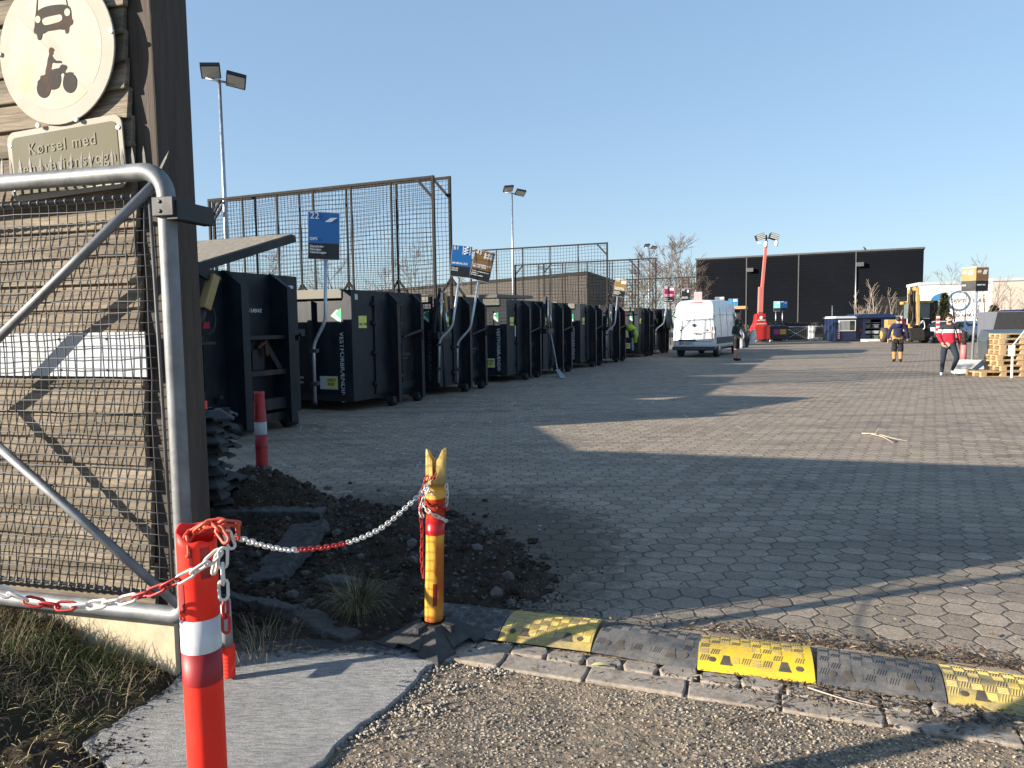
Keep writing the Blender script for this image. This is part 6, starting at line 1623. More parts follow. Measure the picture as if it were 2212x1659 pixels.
b = MB(); b.bar((-.5,.0,1.1),(-.62,-.05,3.75),.20,.36,(0,1,0)); b.build('boom', M['jy'], e); b = MB(); b.bar((-.36,-.12,1.2),(-.42,-.2,3.7),.26,.22,(0,1,0)); b.bar((-.05,-.5,1.2),(-.14,-.48,3.4),.10,.12,(0,1,0)); b.build('boom_core', M['darksteel'], e); b = MB(); b.bar((-.24,-.5,3.95),(-.16,-.55,1.35),.15,.26,(0,1,0)); b.bar((-.62,-.05,3.7),(-.26,-.5,3.9),.24,.3,(0,1,0)); b.build('dipper_arm', M['gold'], e)
b = MB(); b.cyl((-.72,-.3,1.4),(-.74,-.35,3.5),.07,n=8); b.cyl((-.45,-.32,1.6),(-.45,-.38,3.7),.06,n=8); b.tube(spline([(-.6,-.35,3.9),(-.75,-.5,3.0),(-.5,-.55,2.0),(-.65,-.5,1.2)],6),.05,6); b.cyl((-.66,-.3,3.85),(-.2,-.3,3.85),.1,n=10); b.build('hydraulic_ram', M['darksteel'], e)
b = MB(); b.tube(spline([(-.1,-.6,1.3),(.15,-.65,1.6),(.3,-.5,1.1),(.0,-.45,.9)],6),.03,6); b.build('hose', M['labelw'], e)
b = MB()
for j in range(6):
    a0 = -.2+j*.5; b.box(-.7,-.35-.3*math.sin(a0*.9)-.2,.95-.14*j,.2,-.3-.3*math.sin(a0*.9),1.1-.14*j)
b.build('bucket', M['rust'], e)
for sx in (-1.25,1.3):
    st = MB().bar((sx,-.05,.25),(sx*1.02,0,1.75),.2,.18).build('stabiliser_leg', M['jy'], e); b = MB()
    for i in range(8): b.bar((sx-.0,-.16,.55+i*.17),(sx,-.16,.55+i*.17+.165),.24,.02,(0,1,0),i % 2)
    b.build('warning_stripe', [M['labelr'],M['labelw']], st); b = MB(); b.box(sx-.28,-.25,.02,sx+.28,.25,.16); b.cyl((sx-.2,-.1,.22),(sx+.2,-.1,.22),.2,n=10); b.build('stabiliser_pad', M['black'], st)
for sx in (-.95,.95): wheel(e, sx, 1.5, .72, .45, rimc='jy'); wheel(e, sx, 4.4, .55, .4, rimc='jy')
b = MB(); b.cyl((-.9,.5,2.75),(-.9,.5,2.95),.18,n=10); b.bar((-.9,.5,2.9),(-.3,.6,2.9),.05); b.build('beacon', M['jy'], e)
b = MB(); b.ball((1.35,.4,2.5),(.14,.08,.3),8,6); b.bar((1.1,.6,2.7),(1.35,.42,2.6),.04); b.build('mirror', M['black'], e)
b = MB(); b.box(.0,.3,1.38,.45,.34,1.6); b.build('plate', M['labelw'], e)
# red warning triangle and orange box seen by the worker
a = at(1948,700,52); b = MB(); b.prism([(-.55,-.5),(.55,-.25),(-.1,.55)], -.02, .02, Matrix.Translation((a.x,52.,a.z)) @ MF); b.bar((a.x,52.,0),(a.x,52.,a.z),.05); tag(b.build('road_sign', M['dredpl']), 'red triangular board on a post between the navy cabins and the digger', 'sign')

# ================================================================ parked cars
def car(px, py, rz, col, label, name='parked_car'):
    p = gp(px, py); e = empty(name, (p.x,p.y,0), rz, label, 'car', 'silver cars parked by the orange barriers')
    def sec(y, hw, zl, zt, top): 
        P = [(hw*.9,.22),(hw,.36),(hw,.62),(hw*.96,zl),(hw*top,zt),(hw*top*.6,zt+.03)]
        return [V((x,y,z)) for x,z in P]+[V((-x,y,z)) for x,z in P[::-1]]
    b = MB(); loft(b, [sec(0,.72,.78,.84,.85),sec(.08,.82,.92,.96,.85),sec(.5,.88,.98,1.06,.84),sec(1.0,.9,.96,1.36,.72),sec(1.6,.9,.95,1.44,.70),sec(2.3,.9,.95,1.43,.70),sec(2.9,.9,.93,1.20,.76),sec(3.3,.89,.90,.98,.84),sec(4.1,.84,.78,.84,.84),sec(4.4,.7,.62,.68,.8)]); b.build('body', col, e)
    b = MB(); b.add([(-.62,.46,1.085),(.62,.46,1.085),(.60,.98,1.365),(-.60,.98,1.365)],[(0,1,2,3)]); b.build('rear_window', M['glass'], e)
    b = MB(); b.add([(-.63,2.36,1.43),(.63,2.36,1.43),(.72,3.26,1.02),(-.72,3.26,1.02)],[(0,1,2,3)]); b.build('windscreen', M['glass'], e)
    for sx in (-1,1):
        b = MB(); b.add([(sx*.872,.7,1.03),(sx*.872,2.95,1.0),(sx*.665,2.3,1.41),(sx*.66,1.15,1.40)],[(0,1,2,3)]); b.build('side_window', M['glass'], e)
        b = MB(); b.hexa([(sx*.5,.03,.76),(sx*.84,.14,.76),(sx*.84,.2,.76),(sx*.5,.1,.76),(sx*.5,.05,.92),(sx*.82,.15,.92),(sx*.82,.2,.92),(sx*.5,.1,.92)]); b.build('tail_lamp', M['taill'], e)
        wheel(e, sx*.80, .85, .31, .2); wheel(e, sx*.80, 3.55, .31, .2)
        b = MB(); b.ball((sx*1.0,2.85,1.05),(.12,.07,.08),8,6); b.build('mirror', col, e)
    b = MB(); b.box(-.26,-.012,.66,.26,.05,.77); b.build('licence_plate', M['labelw'], e); b = MB(); b.box(-.7,-.03,.25,.7,.1,.45); b.build('bumper', M['trim'], e, bevel=.03)
    return e
sv = mat('silver_paint', (.52,.54,.56), .28, .6, .05, 3, .01); sv2 = mat('light_silver_paint', (.60,.62,.63), .28, .4, .05, 3, .01)
car(2117,738,R(-10), sv, 'silver hatchback seen from behind between the sign pole and the pallets')
car(2092,735,R(62), sv2, 'pale silver car seen from the side behind the walking man')
# orange barriers
M['orange'] = mat('orange_barrier', (.70,.30,.02), .5, 0, .1, 6, .03)
for i, (xa, xb) in enumerate(((2110,2132),(2132,2147),(2147,2168))):
    A = at(xa,700,56.); C = at(xb,700,56.-.3*i); z1 = at(2140,697,56.).z; e = empty('barrier', (A.x,56.-.2*i,0), 0, ['orange barrier left of the dark conifer, behind the silver hatchback','bright orange solid barrier in the middle behind the silver hatchback','yellow-orange barrier panel in front of the right conifer'][i], 'barrier', 'orange barriers behind the cars')
    w = C.x-A.x-.04; b = MB(); b.box(0,-.03,z1-.12,w,.03,z1); b.box(0,-.03,.1,w,.03,.2); 
    for x in (0, w-.08): b.box(x,-.032,0,x+.08,.032,z1+.02)
    b.build('frame', M['orange'], e)
    b = MB()
    n = 3 if i == 1 else 9
    for q_ in range(n): b.box(w*(q_+.15)/n,-.02,.2,w*(q_+(.93 if i == 1 else .5))/n,.02,z1-.12)
    b.build('slats', M['orange'], e)
A = at(2055,694,56.5); C = at(2112,694,56.5); e = empty('wire_fence', (A.x,56.5,0), 0, 'low pale wire fence behind the cars in front of the white building', 'fence'); z1 = at(2080,695,56.5).z; w = C.x-A.x
b = MB(); b.box(0,-.02,z1-.05,w,.02,z1)
for i in range(9): b.box(w*i/8-.025,-.025,0,w*i/8+.025,.025,z1-.051)
b.build('rail', M['cream'], e); b = MB()
for i in range(40): b.box(w*i/40-.008,-.008,.1,w*i/40+.008,.008,z1-.052)
b.build('wire', M['mesh'], e)

# ================================================================ sign box on concrete foot, pink post, skip, pallets
q = gp(2097,806); e = empty('sign_box', (q.x,q.y,0), R(0), 'two-sided brown and black sign box number 49 on a steel pole', 'sign')
zz = lambda y: at(2100, y, q.y).z
top, bot = zz(578), zz(629); ang = -math.atan2(q.x, q.y)
z_s = zz(606)
b = MB(); b.cyl((.02,0,zz(777)),(.09,0,bot+.02),.035,n=12); b.build('pole', M['pole'], e)
# V-shaped box: edge towards the camera
pA, pB, pC = V((-.32,.20,0)), V((.05,-.02,0)), V((.36,.22,0)); Rm = Matrix.Rotation(ang,3,'Z')
pA, pB, pC = [Rm @ p for p in (pA,pB,pC)]
def vface(a, c, z0, z1, m, name): 
    b = MB(); d = (c-a).normalized(); n_ = V((d.y,-d.x,0))*.004
    b.hexa([a+V((0,0,z0))+n_, c+V((0,0,z0))+n_, c+V((0,0,z0))-n_, a+V((0,0,z0))-n_, a+V((0,0,z1))+n_, c+V((0,0,z1))+n_, c+V((0,0,z1))-n_, a+V((0,0,z1))-n_]); return b.build(name, m, e)
vface(pA,pB,z_s,top,M['s_ochre'],'left_field'); vface(pB+V((.004,0,0)),pC,z_s,top,M['s_brown'],'right_field'); vface(pA,pB,bot,z_s-.002,M['s_black'],'lower_field'); vface(pB+V((.004,0,0)),pC,bot,z_s-.002,M['s_black'],'lower_field')
b = MB(); P_ = [(pA.x,pA.y),(pB.x,pB.y),(pC.x,pC.y),((pA.x+pC.x)/2,(pA.y+pC.y)/2+.1)]; b.prism(P_, top+.001, top+.02); b.prism(P_, bot-.01, bot-.001); b.build('cap', M['labelw'], e)
for a_, c_ in ((pA,pB),(pB,pC)):
    d = (c_-a_); yw = math.atan2(d.y,d.x); n_ = V((d.y,-d.x,0)).normalized()*.008
    T_ = Matrix.Translation(a_+n_+V((0,0,top-.17))) @ Matrix.Rotation(yw,4,'Z') @ Matrix.Rotation(PI/2,4,'X')
    text('49', .13, M['white'], e, T_ @ Matrix.Translation((.03,0,0)), bold=.003)
    text('HÅRDT PVC' if a_ is pB else 'TRÆ', .05, M['white'], e, T_ @ Matrix.Translation((.03,-.36,0)), bold=.002)
    b = MB(); b.T = T_
    for kx in (0,.05,.1): b.add([(.20+kx*.8,-.03,.002),(.235+kx*.8,-.03,.002),(.275+kx*.8,.1,.002),(.24+kx*.8,.1,.002)],[(0,1,2,3)])
    b.T = None; b.build('pictogram', M['white'], e)
q2 = gp(2097,808); e2 = empty('concrete_foot', (q.x,q.y,0), ang+R(-8), 'ridge-shaped concrete foot carrying the sign pole', 'concrete block')
zr = zz(776); b = MB()
b.add([(-.50,-.34,.14),(.40,-.40,.14),(.50,.34,.14),(-.40,.40,.14),(-.30,-.0,zr),(.30,-.0,zr)], [(0,3,2,1),(0,1,5,4),(1,2,5),(2,3,4,5),(3,0,4)]); b.build('block', M['concrete'], e2, bevel=.02)
b = MB(); b.box(-.40,-.30,0,-.02,.3,.139); b.box(.15,-.3,0,.38,.3,.139); b.build('bearer', M['cream'], e2)
q = gp(2081,781); e = empty('marker_post', (q.x,q.y,0), 0, 'faded pink post with a ragged dark top behind the concrete foot', 'marker post'); z1, z2 = at(2081,745,q.y).z, at(2081,716,q.y).z
MB().cyl((0,0,0),(0,0,z1),.10,.10,n=14).build('tube', mat('faded_pink', (.62,.16,.15), .6, 0, .1, 6, .03), e); b = MB(); b.tube([(0,0,z1-.1),(.02,0,z1+.2),(-.02,0,z2-.1),(0,0,z2)],[.09,.06,.10,.09],8); b.build('dark_sleeve', M['rust'], e)
# grey skip with emblem, dark container behind
q = gp(2139,797); e = empty('small_skip', (q.x,q.y,0), R(-24), 'small grey-blue skip with green emblem and sloping rim beside the pallets', 'skip')
h = at(2139,722,q.y).z; w = 1.7
M['skipg'] = mat('grey_skip_paint', (.06,.075,.085), .5, 0, .2, 5, .05, dirt=(.12,.12,.11), damt=.4)
b = MB(); b.hexa([(0,0,.12),(w,0,.12),(w,2.4,.12),(0,2.4,.12),(-.02,-.06,h-.28),(w+.02,-.06,h-.28),(w+.02,2.5,h-.28),(-.02,2.5,h-.28)]); b.box(.1,-.06,.14,.18,-.03,h-.3); b.box(w-.6,-.05,.14,w-.52,-.02,h-.3); b.build('tub', M['skipg'], e)
b = MB(); b.hexa([(-.06,-.12,h-.279),(w+.06,-.12,h-.279),(w+.06,2.56,h-.279),(-.06,2.56,h-.279),(.06,.0,h),(w-.06,.0,h),(w-.06,2.4,h+.12),(.06,2.4,h+.12)]); b.build('rim', M['skipg'], e, bevel=.02)
b = MB(); b.box(.3,-.08,.0,1.4,2.0,.119); b.build('skid', M['black'], e)
b = MB(); b.prism([(.62,h*.70),(.82,h*.64),(.66,h*.54)], -.075, -.07, MF); b.build('emblem', M['green'], e); text('VESTFORBRÆNDING', .095, M['white'], e, Matrix.Translation((.66,-.068,h*.50)) @ Matrix.Rotation(R(2.5),4,'X') @ Matrix.Rotation(PI/2,4,'X') @ Matrix.Rotation(-PI/2,4,'Z') @ Matrix.Scale(.6,4), bold=.003)
q = gp(2166,775); q = V((q.x,q.y+1,0)); e = empty('skip_container', q, R(-24), 'dark container with a pale end face standing behind the small skip', 'container'); h = at(2166,673,q.y).z
MB().box(0,.25,.1,5,2.6,h).build('body', M['s_grey'], e); b = MB(); b.add([(0,0,.1),(5,0,.1),(5,0,h-.02),(.32,0,h-.02),(0,.24,h-.02)],[(0,1,2,3)]); b.build('front', M['black'], e)
def pallet(p, rz, label, grp, h0=0):
    e = empty('pallet', (p.x,p.y,h0), rz, label, 'pallet', grp); b = MB()
    for i in range(5): b.box(-.6,-.40+i*.165,.122,.6,-.40+i*.165+.135,.144)
    for i in range(3):
        b.box(-.6,-.4+i*.35,.10,.6,-.4+i*.35+.1,.121) if False else None
    for y in (-.4,-.05,.3): b.box(-.6,y,0,.6,y+.1,.022)
    b.build('deck', M['palw'], e)
    b = MB()
    for x in (-.6,-.07,.455):
        for y in (-.4,-.05,.3): b.box(x,y,.0225,x+.145,y+.1,.1)
        b.box(x,-.4,.1005,x+.145,.4,.1215)
    b.build('base', M['palw'], e); return e
q = gp(2200,812)
names = ['bottom','second','third','fourth','fifth','sixth','seventh','top']
for i in range(8):
    pallet(V((q.x+.10+random.uniform(-.05,.05),q.y+.3+random.uniform(-.05,.05),0)), R(-8+random.uniform(-5,5)), 'wooden pallet, %s from the ground in the stack beside the small skip' % names[i] if 0 < i < 7 else 'wooden pallet at the %s of the stack beside the small skip' % names[i], 'wooden pallets stacked beside the small skip', .150*i)
q = gp(2150,812); pallet(q, R(-4), 'single wooden pallet lying on the paving left of the stack', 'wooden pallets stacked beside the small skip')
q = gp(2173,815); b = MB(); h = at(2173,745,q.y).z; b.box(q.x-.02,q.y-.25,0,q.x+.02,q.y-.21,h); b.bar((q.x,q.y-.23,h-.02),(q.x+.45,q.y-.1,h+.45),.03); b.box(q.x-.14,q.y-.26,h-.3,q.x+.05,q.y-.255,h+.0); tag(b.build('stake', M['cream']), 'pale wooden stake with a small board leaning against the pallets', 'stake')
q = gp(2135,755); e = empty('crate', (q.x,q.y,0), 0, 'pale box standing on a small pallet behind the grey skip', 'crate'); z1 = at(2135,725,q.y).z; z2 = at(2135,700,q.y).z
MB().box(-.3,-.3,0,.35,.3,z1).build('crate_base', M['palw'], e); MB().box(-.2,-.25,z1+.003,.28,.25,z2).build('box', M['labelw'], e)
# ================================================================ buildings
def cladmat():
    m, t, b = nt('black_ribbed_cladding'); co = objco(t)
    c = ramp(t, nz(t, co, .25, 3), [(.3, (.0048,.0060,.0090)), (.7, (.0068,.0082,.0115))]); L(t, c, b.inputs['Base Color']); b.inputs['Roughness'].default_value = .95; b.inputs['Specular IOR Level'].default_value = .05
    return m
M['clad'] = cladmat(); M['cladd'] = flat('black_trim', (.008,.008,.009), .6, 0, .2); M['seam'] = flat('grey_seam', (.07,.07,.075), .5)
A = at(1503,735,79.3); A.z = 0; C = at(1990,735,70.); C.z = 0
zA, zC = at(1503,562,79.3).z, at(1990,535,70.).z; HB = (zA+zC)/2
d = C-A; ang = math.atan2(d.y, d.x); LB = d.length
bk = empty('warehouse', A, ang, 'long black warehouse with horizontal ribbed cladding filling the background', 'warehouse')
b = MB(); b.box(0,0,-.1,LB,30,HB-.05); b.build('wall', M['cladd'], bk)
b = MB(); z = .3
while z < HB-.3:      # ribs of the cladding, on the front
    b.add([(0,-.02,z),(LB,-.02,z),(LB,-.05,z+.03),(0,-.05,z+.03),(LB,-.05,z+.15),(0,-.05,z+.15),(LB,-.02,z+.18),(0,-.02,z+.18)],[(0,1,2,3),(3,2,4,5),(5,4,6,7)]); z += .205
b.build('cladding', M['clad'], bk)
def bx(px): # local x of a pixel column on the front
    p = onplane(px, 650, A, V((d.y,-d.x,0)).normalized()); return (p-A).dot(d.normalized())
for px in (1612,1724,1847):
    b = MB(); b.box(bx(px)-.05,-.09,0,bx(px)+.05,-.051,HB-.06); b.build('seam', M['seam'], bk)
for px, hz in ((1615,.86),(1850,.87)):
    b = MB(); b.box(bx(px)-.1,-.5,HB*hz-.4,bx(px)+.6,-.06,HB*hz); b.build('wall_lamp', M['seam'], bk, bevel=.03)
b = MB(); b.cyl((bx(1848)+.0,-.16,.5),(bx(1848)+.0,-.16,HB*.83),.06,n=8); b.build('downpipe', M['steel'], bk)
b = MB(); b.box(-.1,-.14,HB-.04,LB+.1,30.1,HB+.12); b.build('roof_edge', M['seam'], bk)
b = MB(); b.box(bx(1890),-.12,0,bx(1958),-.052,3.6); b.box(bx(1888),-.16,3.601,bx(1960),-.05,3.75); b.build('loading_door', M['cladd'], bk)
# crow on the roof
pb_ = at(1868,540,73.6); 
b = MB(); b.T = Matrix.Translation((pb_.x,pb_.y,HB+.12)); b.tube([(-.10,0,.38),(-.02,0,.30),(.08,0,.16),(.22,0,.04)], [.03,.09,.08,.02], 8); b.ball((-.1,0,.40),(.06,.05,.055),8,6); b.tube([(-.15,0,.40),(-.22,0,.39)],[.02,.004],5); b.cyl((.02,.02,.2),(.02,.02,0),.012,n=5); b.cyl((.02,-.03,.2),(.02,-.03,0),.012,n=5); b.T = None
tag(b.build('crow', M['black']), 'dark bird perched on the roof edge of the black warehouse', 'bird')
# brown hall on the left
A2 = at(1269,700,80.); A2.z = 0; zt = at(1269,593,80.).z; C2 = at(975,700,100.); C2.z = 0; D2 = at(1330,700,98.); D2.z = 0
br = empty('hall', A2, 0, 'dark brown hall beyond the mesh screens on the left', 'hall')
M['brown'] = mat('brown_cladding', (.05,.043,.037), .8, 0, .2, 3, .1); b = MB()
e1 = (C2-A2)*2.6; e2 = (D2-A2)*1.4
P = [V((0,0,0)), e2, e2+e1, e1]; b.hexa(P+[p+V((0,0,zt)) for p in P]); b.build('wall', M['brown'], br)
b = MB(); P2 = [p*1.004+V((-.0,-.2,0)) for p in P]; b.hexa([p+V((0,0,zt+.003)) for p in P2]+[p+V((0,0,zt+.35)) for p in P2]); b.build('roof_edge', M['cladd'], br)
b = MB(); dd = e1.normalized()
for i in range(9):
    p = dd*(6+i*2.2); q = p+dd*1.5; n_ = V((-dd.y,dd.x,0)); n_ = n_ if n_.y < 0 else -n_
    b.hexa([p+n_*.02, q+n_*.02, q-n_*.1, p-n_*.1]+[k_+V((0,0,1.2)) for k_ in (p+n_*.02, q+n_*.02, q-n_*.1, p-n_*.1)])
o = b.build('window_band', M['zinc'], br); o.location = (0,0,1.9)
# white hall with the painted wheel shop sign
YW = 66.; A3 = at(1984,735,YW); A3.z = 0; HD = V((math.cos(R(-16)),math.sin(R(-16)),0)); HN = V((HD.y,-HD.x,0)); HW = at(1984,616,YW).z
def hx(px): return (onplane(px,650,A3,HN)-A3).dot(HD)
X1, X2 = hx(2137), hx(2420)
M['wallw'] = mat('white_wall', (.74,.73,.70), .7, 0, .05, .5, .02, dirt=(.62,.6,.56), damt=.3, dsc=.4); M['wallb'] = mat('beige_wall', (.46,.40,.34), .8, 0, .06, .6, .05); M['pblue'] = flat('blue_paint', (.02,.17,.40), .6); M['pdark'] = flat('dark_blue_paint', (.045,.13,.25), .6); M['pnavy'] = flat('navy_letter', (.02,.03,.05), .6)
wh = empty('tyre_hall', A3, R(-16), 'white hall with painted blue circle and ring advertising tyre changes', 'hall')
MB().box(0,0,0,X1,25,HW).build('wall', M['wallw'], wh); b = MB(); b.box(-.1,-.1,HW+.003,X1-.02,25.1,HW+.25); b.build('roof_edge', M['zinc'], wh)
def wloc(px, py): p = onplane(px, py, A3, HN); return ((p-A3).dot(HD), p.z)
def disc(b, c, r0, r1, y, n=56, a0=0, a1=2*PI):
    vs = []
    for i in range(n+1): a = a0+(a1-a0)*i/n; vs += [(c[0]+r0*math.cos(a), y, c[1]+r0*math.sin(a)), (c[0]+r1*math.cos(a), y, c[1]+r1*math.sin(a))]
    b.add(vs, [(2*i,2*i+1,2*i+3,2*i+2) for i in range(n)])
def Z6(x, y): return ((2560+x/4.608)/1.2911, (720+y/4.608)/1.2911)
c1_ = wloc(*Z6(290,575)); c2_ = wloc(*Z6(530,550)); rr1 = wloc(*Z6(425,575))[0]-c1_[0]; rr2 = wloc(*Z6(680,550))[0]-c2_[0]
b = MB(); disc(b, c1_, .001, rr1, -.006); b.build('blue_disc', M['pblue'], wh)
b = MB(); disc(b, c2_, .001, rr2*1.06, -.009); b.build('ring_ground', M['wallw'], wh)
b = MB(); disc(b, c2_, rr2*.80, rr2, -.012); b.build('blue_ring', M['pdark'], wh)
text('HJUL', rr1*.55, M['white'], wh, face_m(c1_[0]-rr1*.62,-.010,c1_[1]-rr1*.15), bold=.01)
text('SKIFT', rr2*.50, M['pnavy'], wh, face_m(c2_[0]-rr2*.70,-.014,c2_[1]-rr2*.16), bold=.004)
text('DÆK', rr2*.50, M['pnavy'], wh, face_m(c2_[0]+rr2*1.16,-.014,c2_[1]-rr2*.16), bold=.004)
t0 = wloc(*Z6(395,755)); text('TIL SKARPE PRISER', rr2*.36, M['pnavy'], wh, face_m(t0[0],-.014,t0[1]), bold=.004, space=1.08)
be = empty('beige_hall', A3+HD*(X1+.02)+HN*.6, R(-16), 'plain beige hall wall adjoining the white hall on the right', 'hall')
MB().box(0,0,0,X2-X1,25,HW+.15).build('wall', M['wallb'], be); b = MB(); b.box(-.05,-.1,HW+.153,X2-X1,25,HW+.4); b.build('roof_edge', M['zinc'], be)
b = MB(); a = at(2215,665,48.); b.box(a.x-.3,47.8,0,a.x+6,49.2,a.z-.35); b.box(a.x-.6,47.5,a.z-.345,a.x+6.2,49.5,a.z-.1); tag(b.build('kiosk', M['navyp']), 'small dark flat-roofed building beyond the dark container and the small skip', 'kiosk')

# ================================================================ trees
def grow(bt, bw, p, d, ln, r, depth, spread, rnd, droop=0., minr=.006, br=3, thick=.3):
    """recursive bare branches: bt takes limbs, bw takes twigs"""
    n = 3; pts = [V(p)]; rr = [r]; dd = V(d)
    for i in range(n):
        dd = (dd+V((rnd.gauss(0,.10),rnd.gauss(0,.10),rnd.gauss(0,.06)-droop))).normalized()
        pts.append(pts[-1]+dd*(ln/n)); rr.append(max(minr, r*(1-.5*(i+1)/n)))
    (bt if r > thick*.05 and depth > 1 else bw).tube(pts, rr, 5 if r > .04 else 3, smooth=True, caps=False)
    if depth <= 0: return
    for k in range(br+(1 if rnd.random() < .5 else 0)):
        f = rnd.uniform(.25, 1.) if k else 1.
        i = min(n-1, int(f*n)); q = pts[i]+(pts[i+1]-pts[i])*(f*n-i) if f < 1 else pts[-1]
        ax = V((rnd.gauss(0,1),rnd.gauss(0,1),rnd.gauss(0,.5))).normalized()
        nd = (dd*(1.1 if k == 0 else .75)+ax*spread*(.35 if k == 0 else 1)+V((0,0,.12))).normalized()
        grow(bt, bw, q, nd, ln*rnd.uniform(.58,.8), max(minr, rr[i]*(.8 if k == 0 else .55)), depth-1, spread, rnd, droop, minr, br, thick)
def baretree(px, py_top, Y, label, seed, depth=4, spread=.55, r=.11, m1='bark', m2='twig', group='bare trees behind the yard', name='bare_tree', nstem=1, droop=0., minr=.009, br=3, base_px=None):
    p = at(px, 700, Y); h = at(px, py_top, Y).z; rnd = random.Random(seed)
    e = empty(name, (p.x,Y,0), 0, label, 'tree' if name != 'bare_shrub' else 'shrub', group)
    bt, bw = MB(), MB()
    for s in range(nstem):
        a = rnd.uniform(0,6.28); o = V((math.cos(a),math.sin(a),0))*(.35 if nstem > 1 else 0)
        dirn = V((math.cos(a)*.22*(nstem > 1),math.sin(a)*.22*(nstem > 1),1))
        L0 = h*.40*rnd.uniform(.85,1.05) if nstem > 1 else h*.40
        # leader
        pts = [o]; rr = [r]; dd = dirn.normalized(); n = 8
        for i in range(n):
            dd = (dd+V((rnd.gauss(0,.05),rnd.gauss(0,.05),.05))).normalized(); pts.append(pts[-1]+dd*(h*(1 if nstem == 1 else rnd.uniform(.8,1.))/n*.94)); rr.append(max(minr, r*(1-(i+1)/n*.9)))
        bt.tube(pts, rr, 6, caps=False)
        for i in range(2, n+1):
            for k in range(2 if i < n else 3):
                ax = V((rnd.gauss(0,1),rnd.gauss(0,1),rnd.uniform(-.1,.6))).normalized()
                grow(bt, bw, pts[i], (ax*spread*1.3+V((0,0,.75))).normalized(), h*.30*(1-.6*i/n)*rnd.uniform(.8,1.2), max(minr, rr[i]*.6), depth-2, spread, rnd, droop, minr, br)
    bt.build('trunk', M[m1], e); bw.build('crown', M[m2], e); return e
specs = [(1418,562,62,'bare birch tree furthest left behind the third mesh screen'),(1443,545,60,'tall slender birch left of the black warehouse'),(1470,540,63,'tallest bare birch beside the black warehouse'),(1490,590,58,'small bare birch at the left corner of the black warehouse'),(1395,600,57,'low bare birch behind sign 50')]
for i, (px, py, Y, lb) in enumerate(specs): baretree(px, py, Y, lb, 30+i, 5, .5, .11, 'bark', 'twig', droop=.03, minr=.011, group='bare birches by the black warehouse')
for i, (px, py, Y, lb) in enumerate([(575,560,58,'bare shrub seen through the left end of the large mesh screen'),(735,545,60,'bare tree seen through the large mesh screen beside sign 22'),(835,585,62,'bare tree through the middle of the large mesh screen'),(905,560,59,'bare tree through the right part of the large mesh screen'),(1005,600,66,'bare tree in the gap between first and second mesh screens'),(1340,615,56,'bare shrub behind the sign 50 pole')]):
    baretree(px, py, Y, lb, 50+i, 4, .7, .08, minr=.012, group='bare trees behind the mesh screens')
def Z5(x, y): return ((2280+x/5.927)/1.2911, (760+y/5.927)/1.2911)
for i, (x, y, xb, lb) in enumerate([(640,380,650,'pale young tree behind the left navy cabin'),(830,290,805,'pale straight young tree above the open store'),(1060,220,990,'tallest pale young tree above the open store roof'),(1315,330,1275,'pale forked young tree left of the digger arm')]):
    q = Z5(xb, 0); t_ = Z5(x, y); baretree(q[0], t_[1], 66., lb, 70+i, 3, .35, .06, 'palebark', 'palebark', minr=.009, group='pale young trees behind the navy cabins', br=2)
for i, (px, py, Y, ns, lb) in enumerate([(1875,662,65,6,'pale dense shrub behind the open store'),(1748,695,63,5,'reddish bare shrub behind the wire gates'),(1614,700,60,5,'pale bare shrub between the van and the red mast trailer'),(1795,700,61,4,'low bare shrub left of the navy cabins'),(1775,722,61.5,4,'dry low shrub behind the narrow wire gate')]):
    baretree(px, py, Y, lb, 80+i, 3, .7, .035, 'palebark', 'palebark' if i != 1 else 'twig', nstem=ns, minr=.009, name='bare_shrub', group='bare shrubs along the far fence', br=2)
for i, (x, y, Y, lb) in enumerate([(490,175,58,'bare tree in front of the painted blue ring'),(600,230,59,'bare tree just left of the sign box'),(860,130,57,'bare tree just right of the sign box'),(780,330,57,'small bare tree before the white hall right of the pole'),(960,320,58,'bare tree at the seam of white and beige halls'),(1190,380,56,'bare tree before the beige wall'),(1300,420,55,'bare tree at the right end of the beige wall'),(90,275,95,'distant bare tree between the black warehouse and white hall')]):
    q = Z6(x, y); baretree(q[0], q[1], Y, lb, 100+i, 4 if i in (0,2) else 3, .6, .07, minr=.010, br=2, group='bare trees before the white and beige halls')
def conifer(px, pyt, Y, wpx, label, seed):
    p = at(px, 700, Y); h = at(px, pyt, Y).z; R0 = wpx/2/1600*Y; rnd = random.Random(seed)
    e = empty('conifer', (p.x,Y,0), 0, label, 'tree', 'dark conifers before the white hall'); MB().tube([(0,0,0),(0,0,h*.9)], [.12,.02], 6).build('trunk', M['bark'], e)
    b = MB()
    for i in range(2600):
        z = h*(.08+.92*rnd.random()**1.25); rad = R0*(1-z/h)**.75*(1+.25*noise.noise(V((z*1.5,seed,0))))*rnd.uniform(.45,1.08); a = rnd.uniform(0,6.28)
        c = V((rad*math.cos(a), rad*math.sin(a), z)); o_ = V((math.cos(a),math.sin(a),rnd.uniform(.1,.9))).normalized(); s = o_.cross(V((rnd.gauss(0,1),rnd.gauss(0,1),rnd.gauss(0,1)))).normalized(); l_ = rnd.uniform(.12,.3)
        b.add([c-s*.05, c+s*.05, c+o_*l_+s*.03, c+o_*l_*1.1-s*.02], [(0,1,2,3)], 0)
    b.build('crown', M['needle'], e)
M['needle'] = mat('conifer_needles', (.045,.05,.018), .8, 0, .5, 3, 0)
conifer(2038,635,58,26,'tall pointed dark conifer before the painted blue circle',1); conifer(2146,662,58,29,'broad dark conifer behind the orange barriers',2); conifer(2018,652,60,11,'narrow small conifer between the digger cab and the tall conifer',3)
b = MB(); rs2 = random.Random(12)
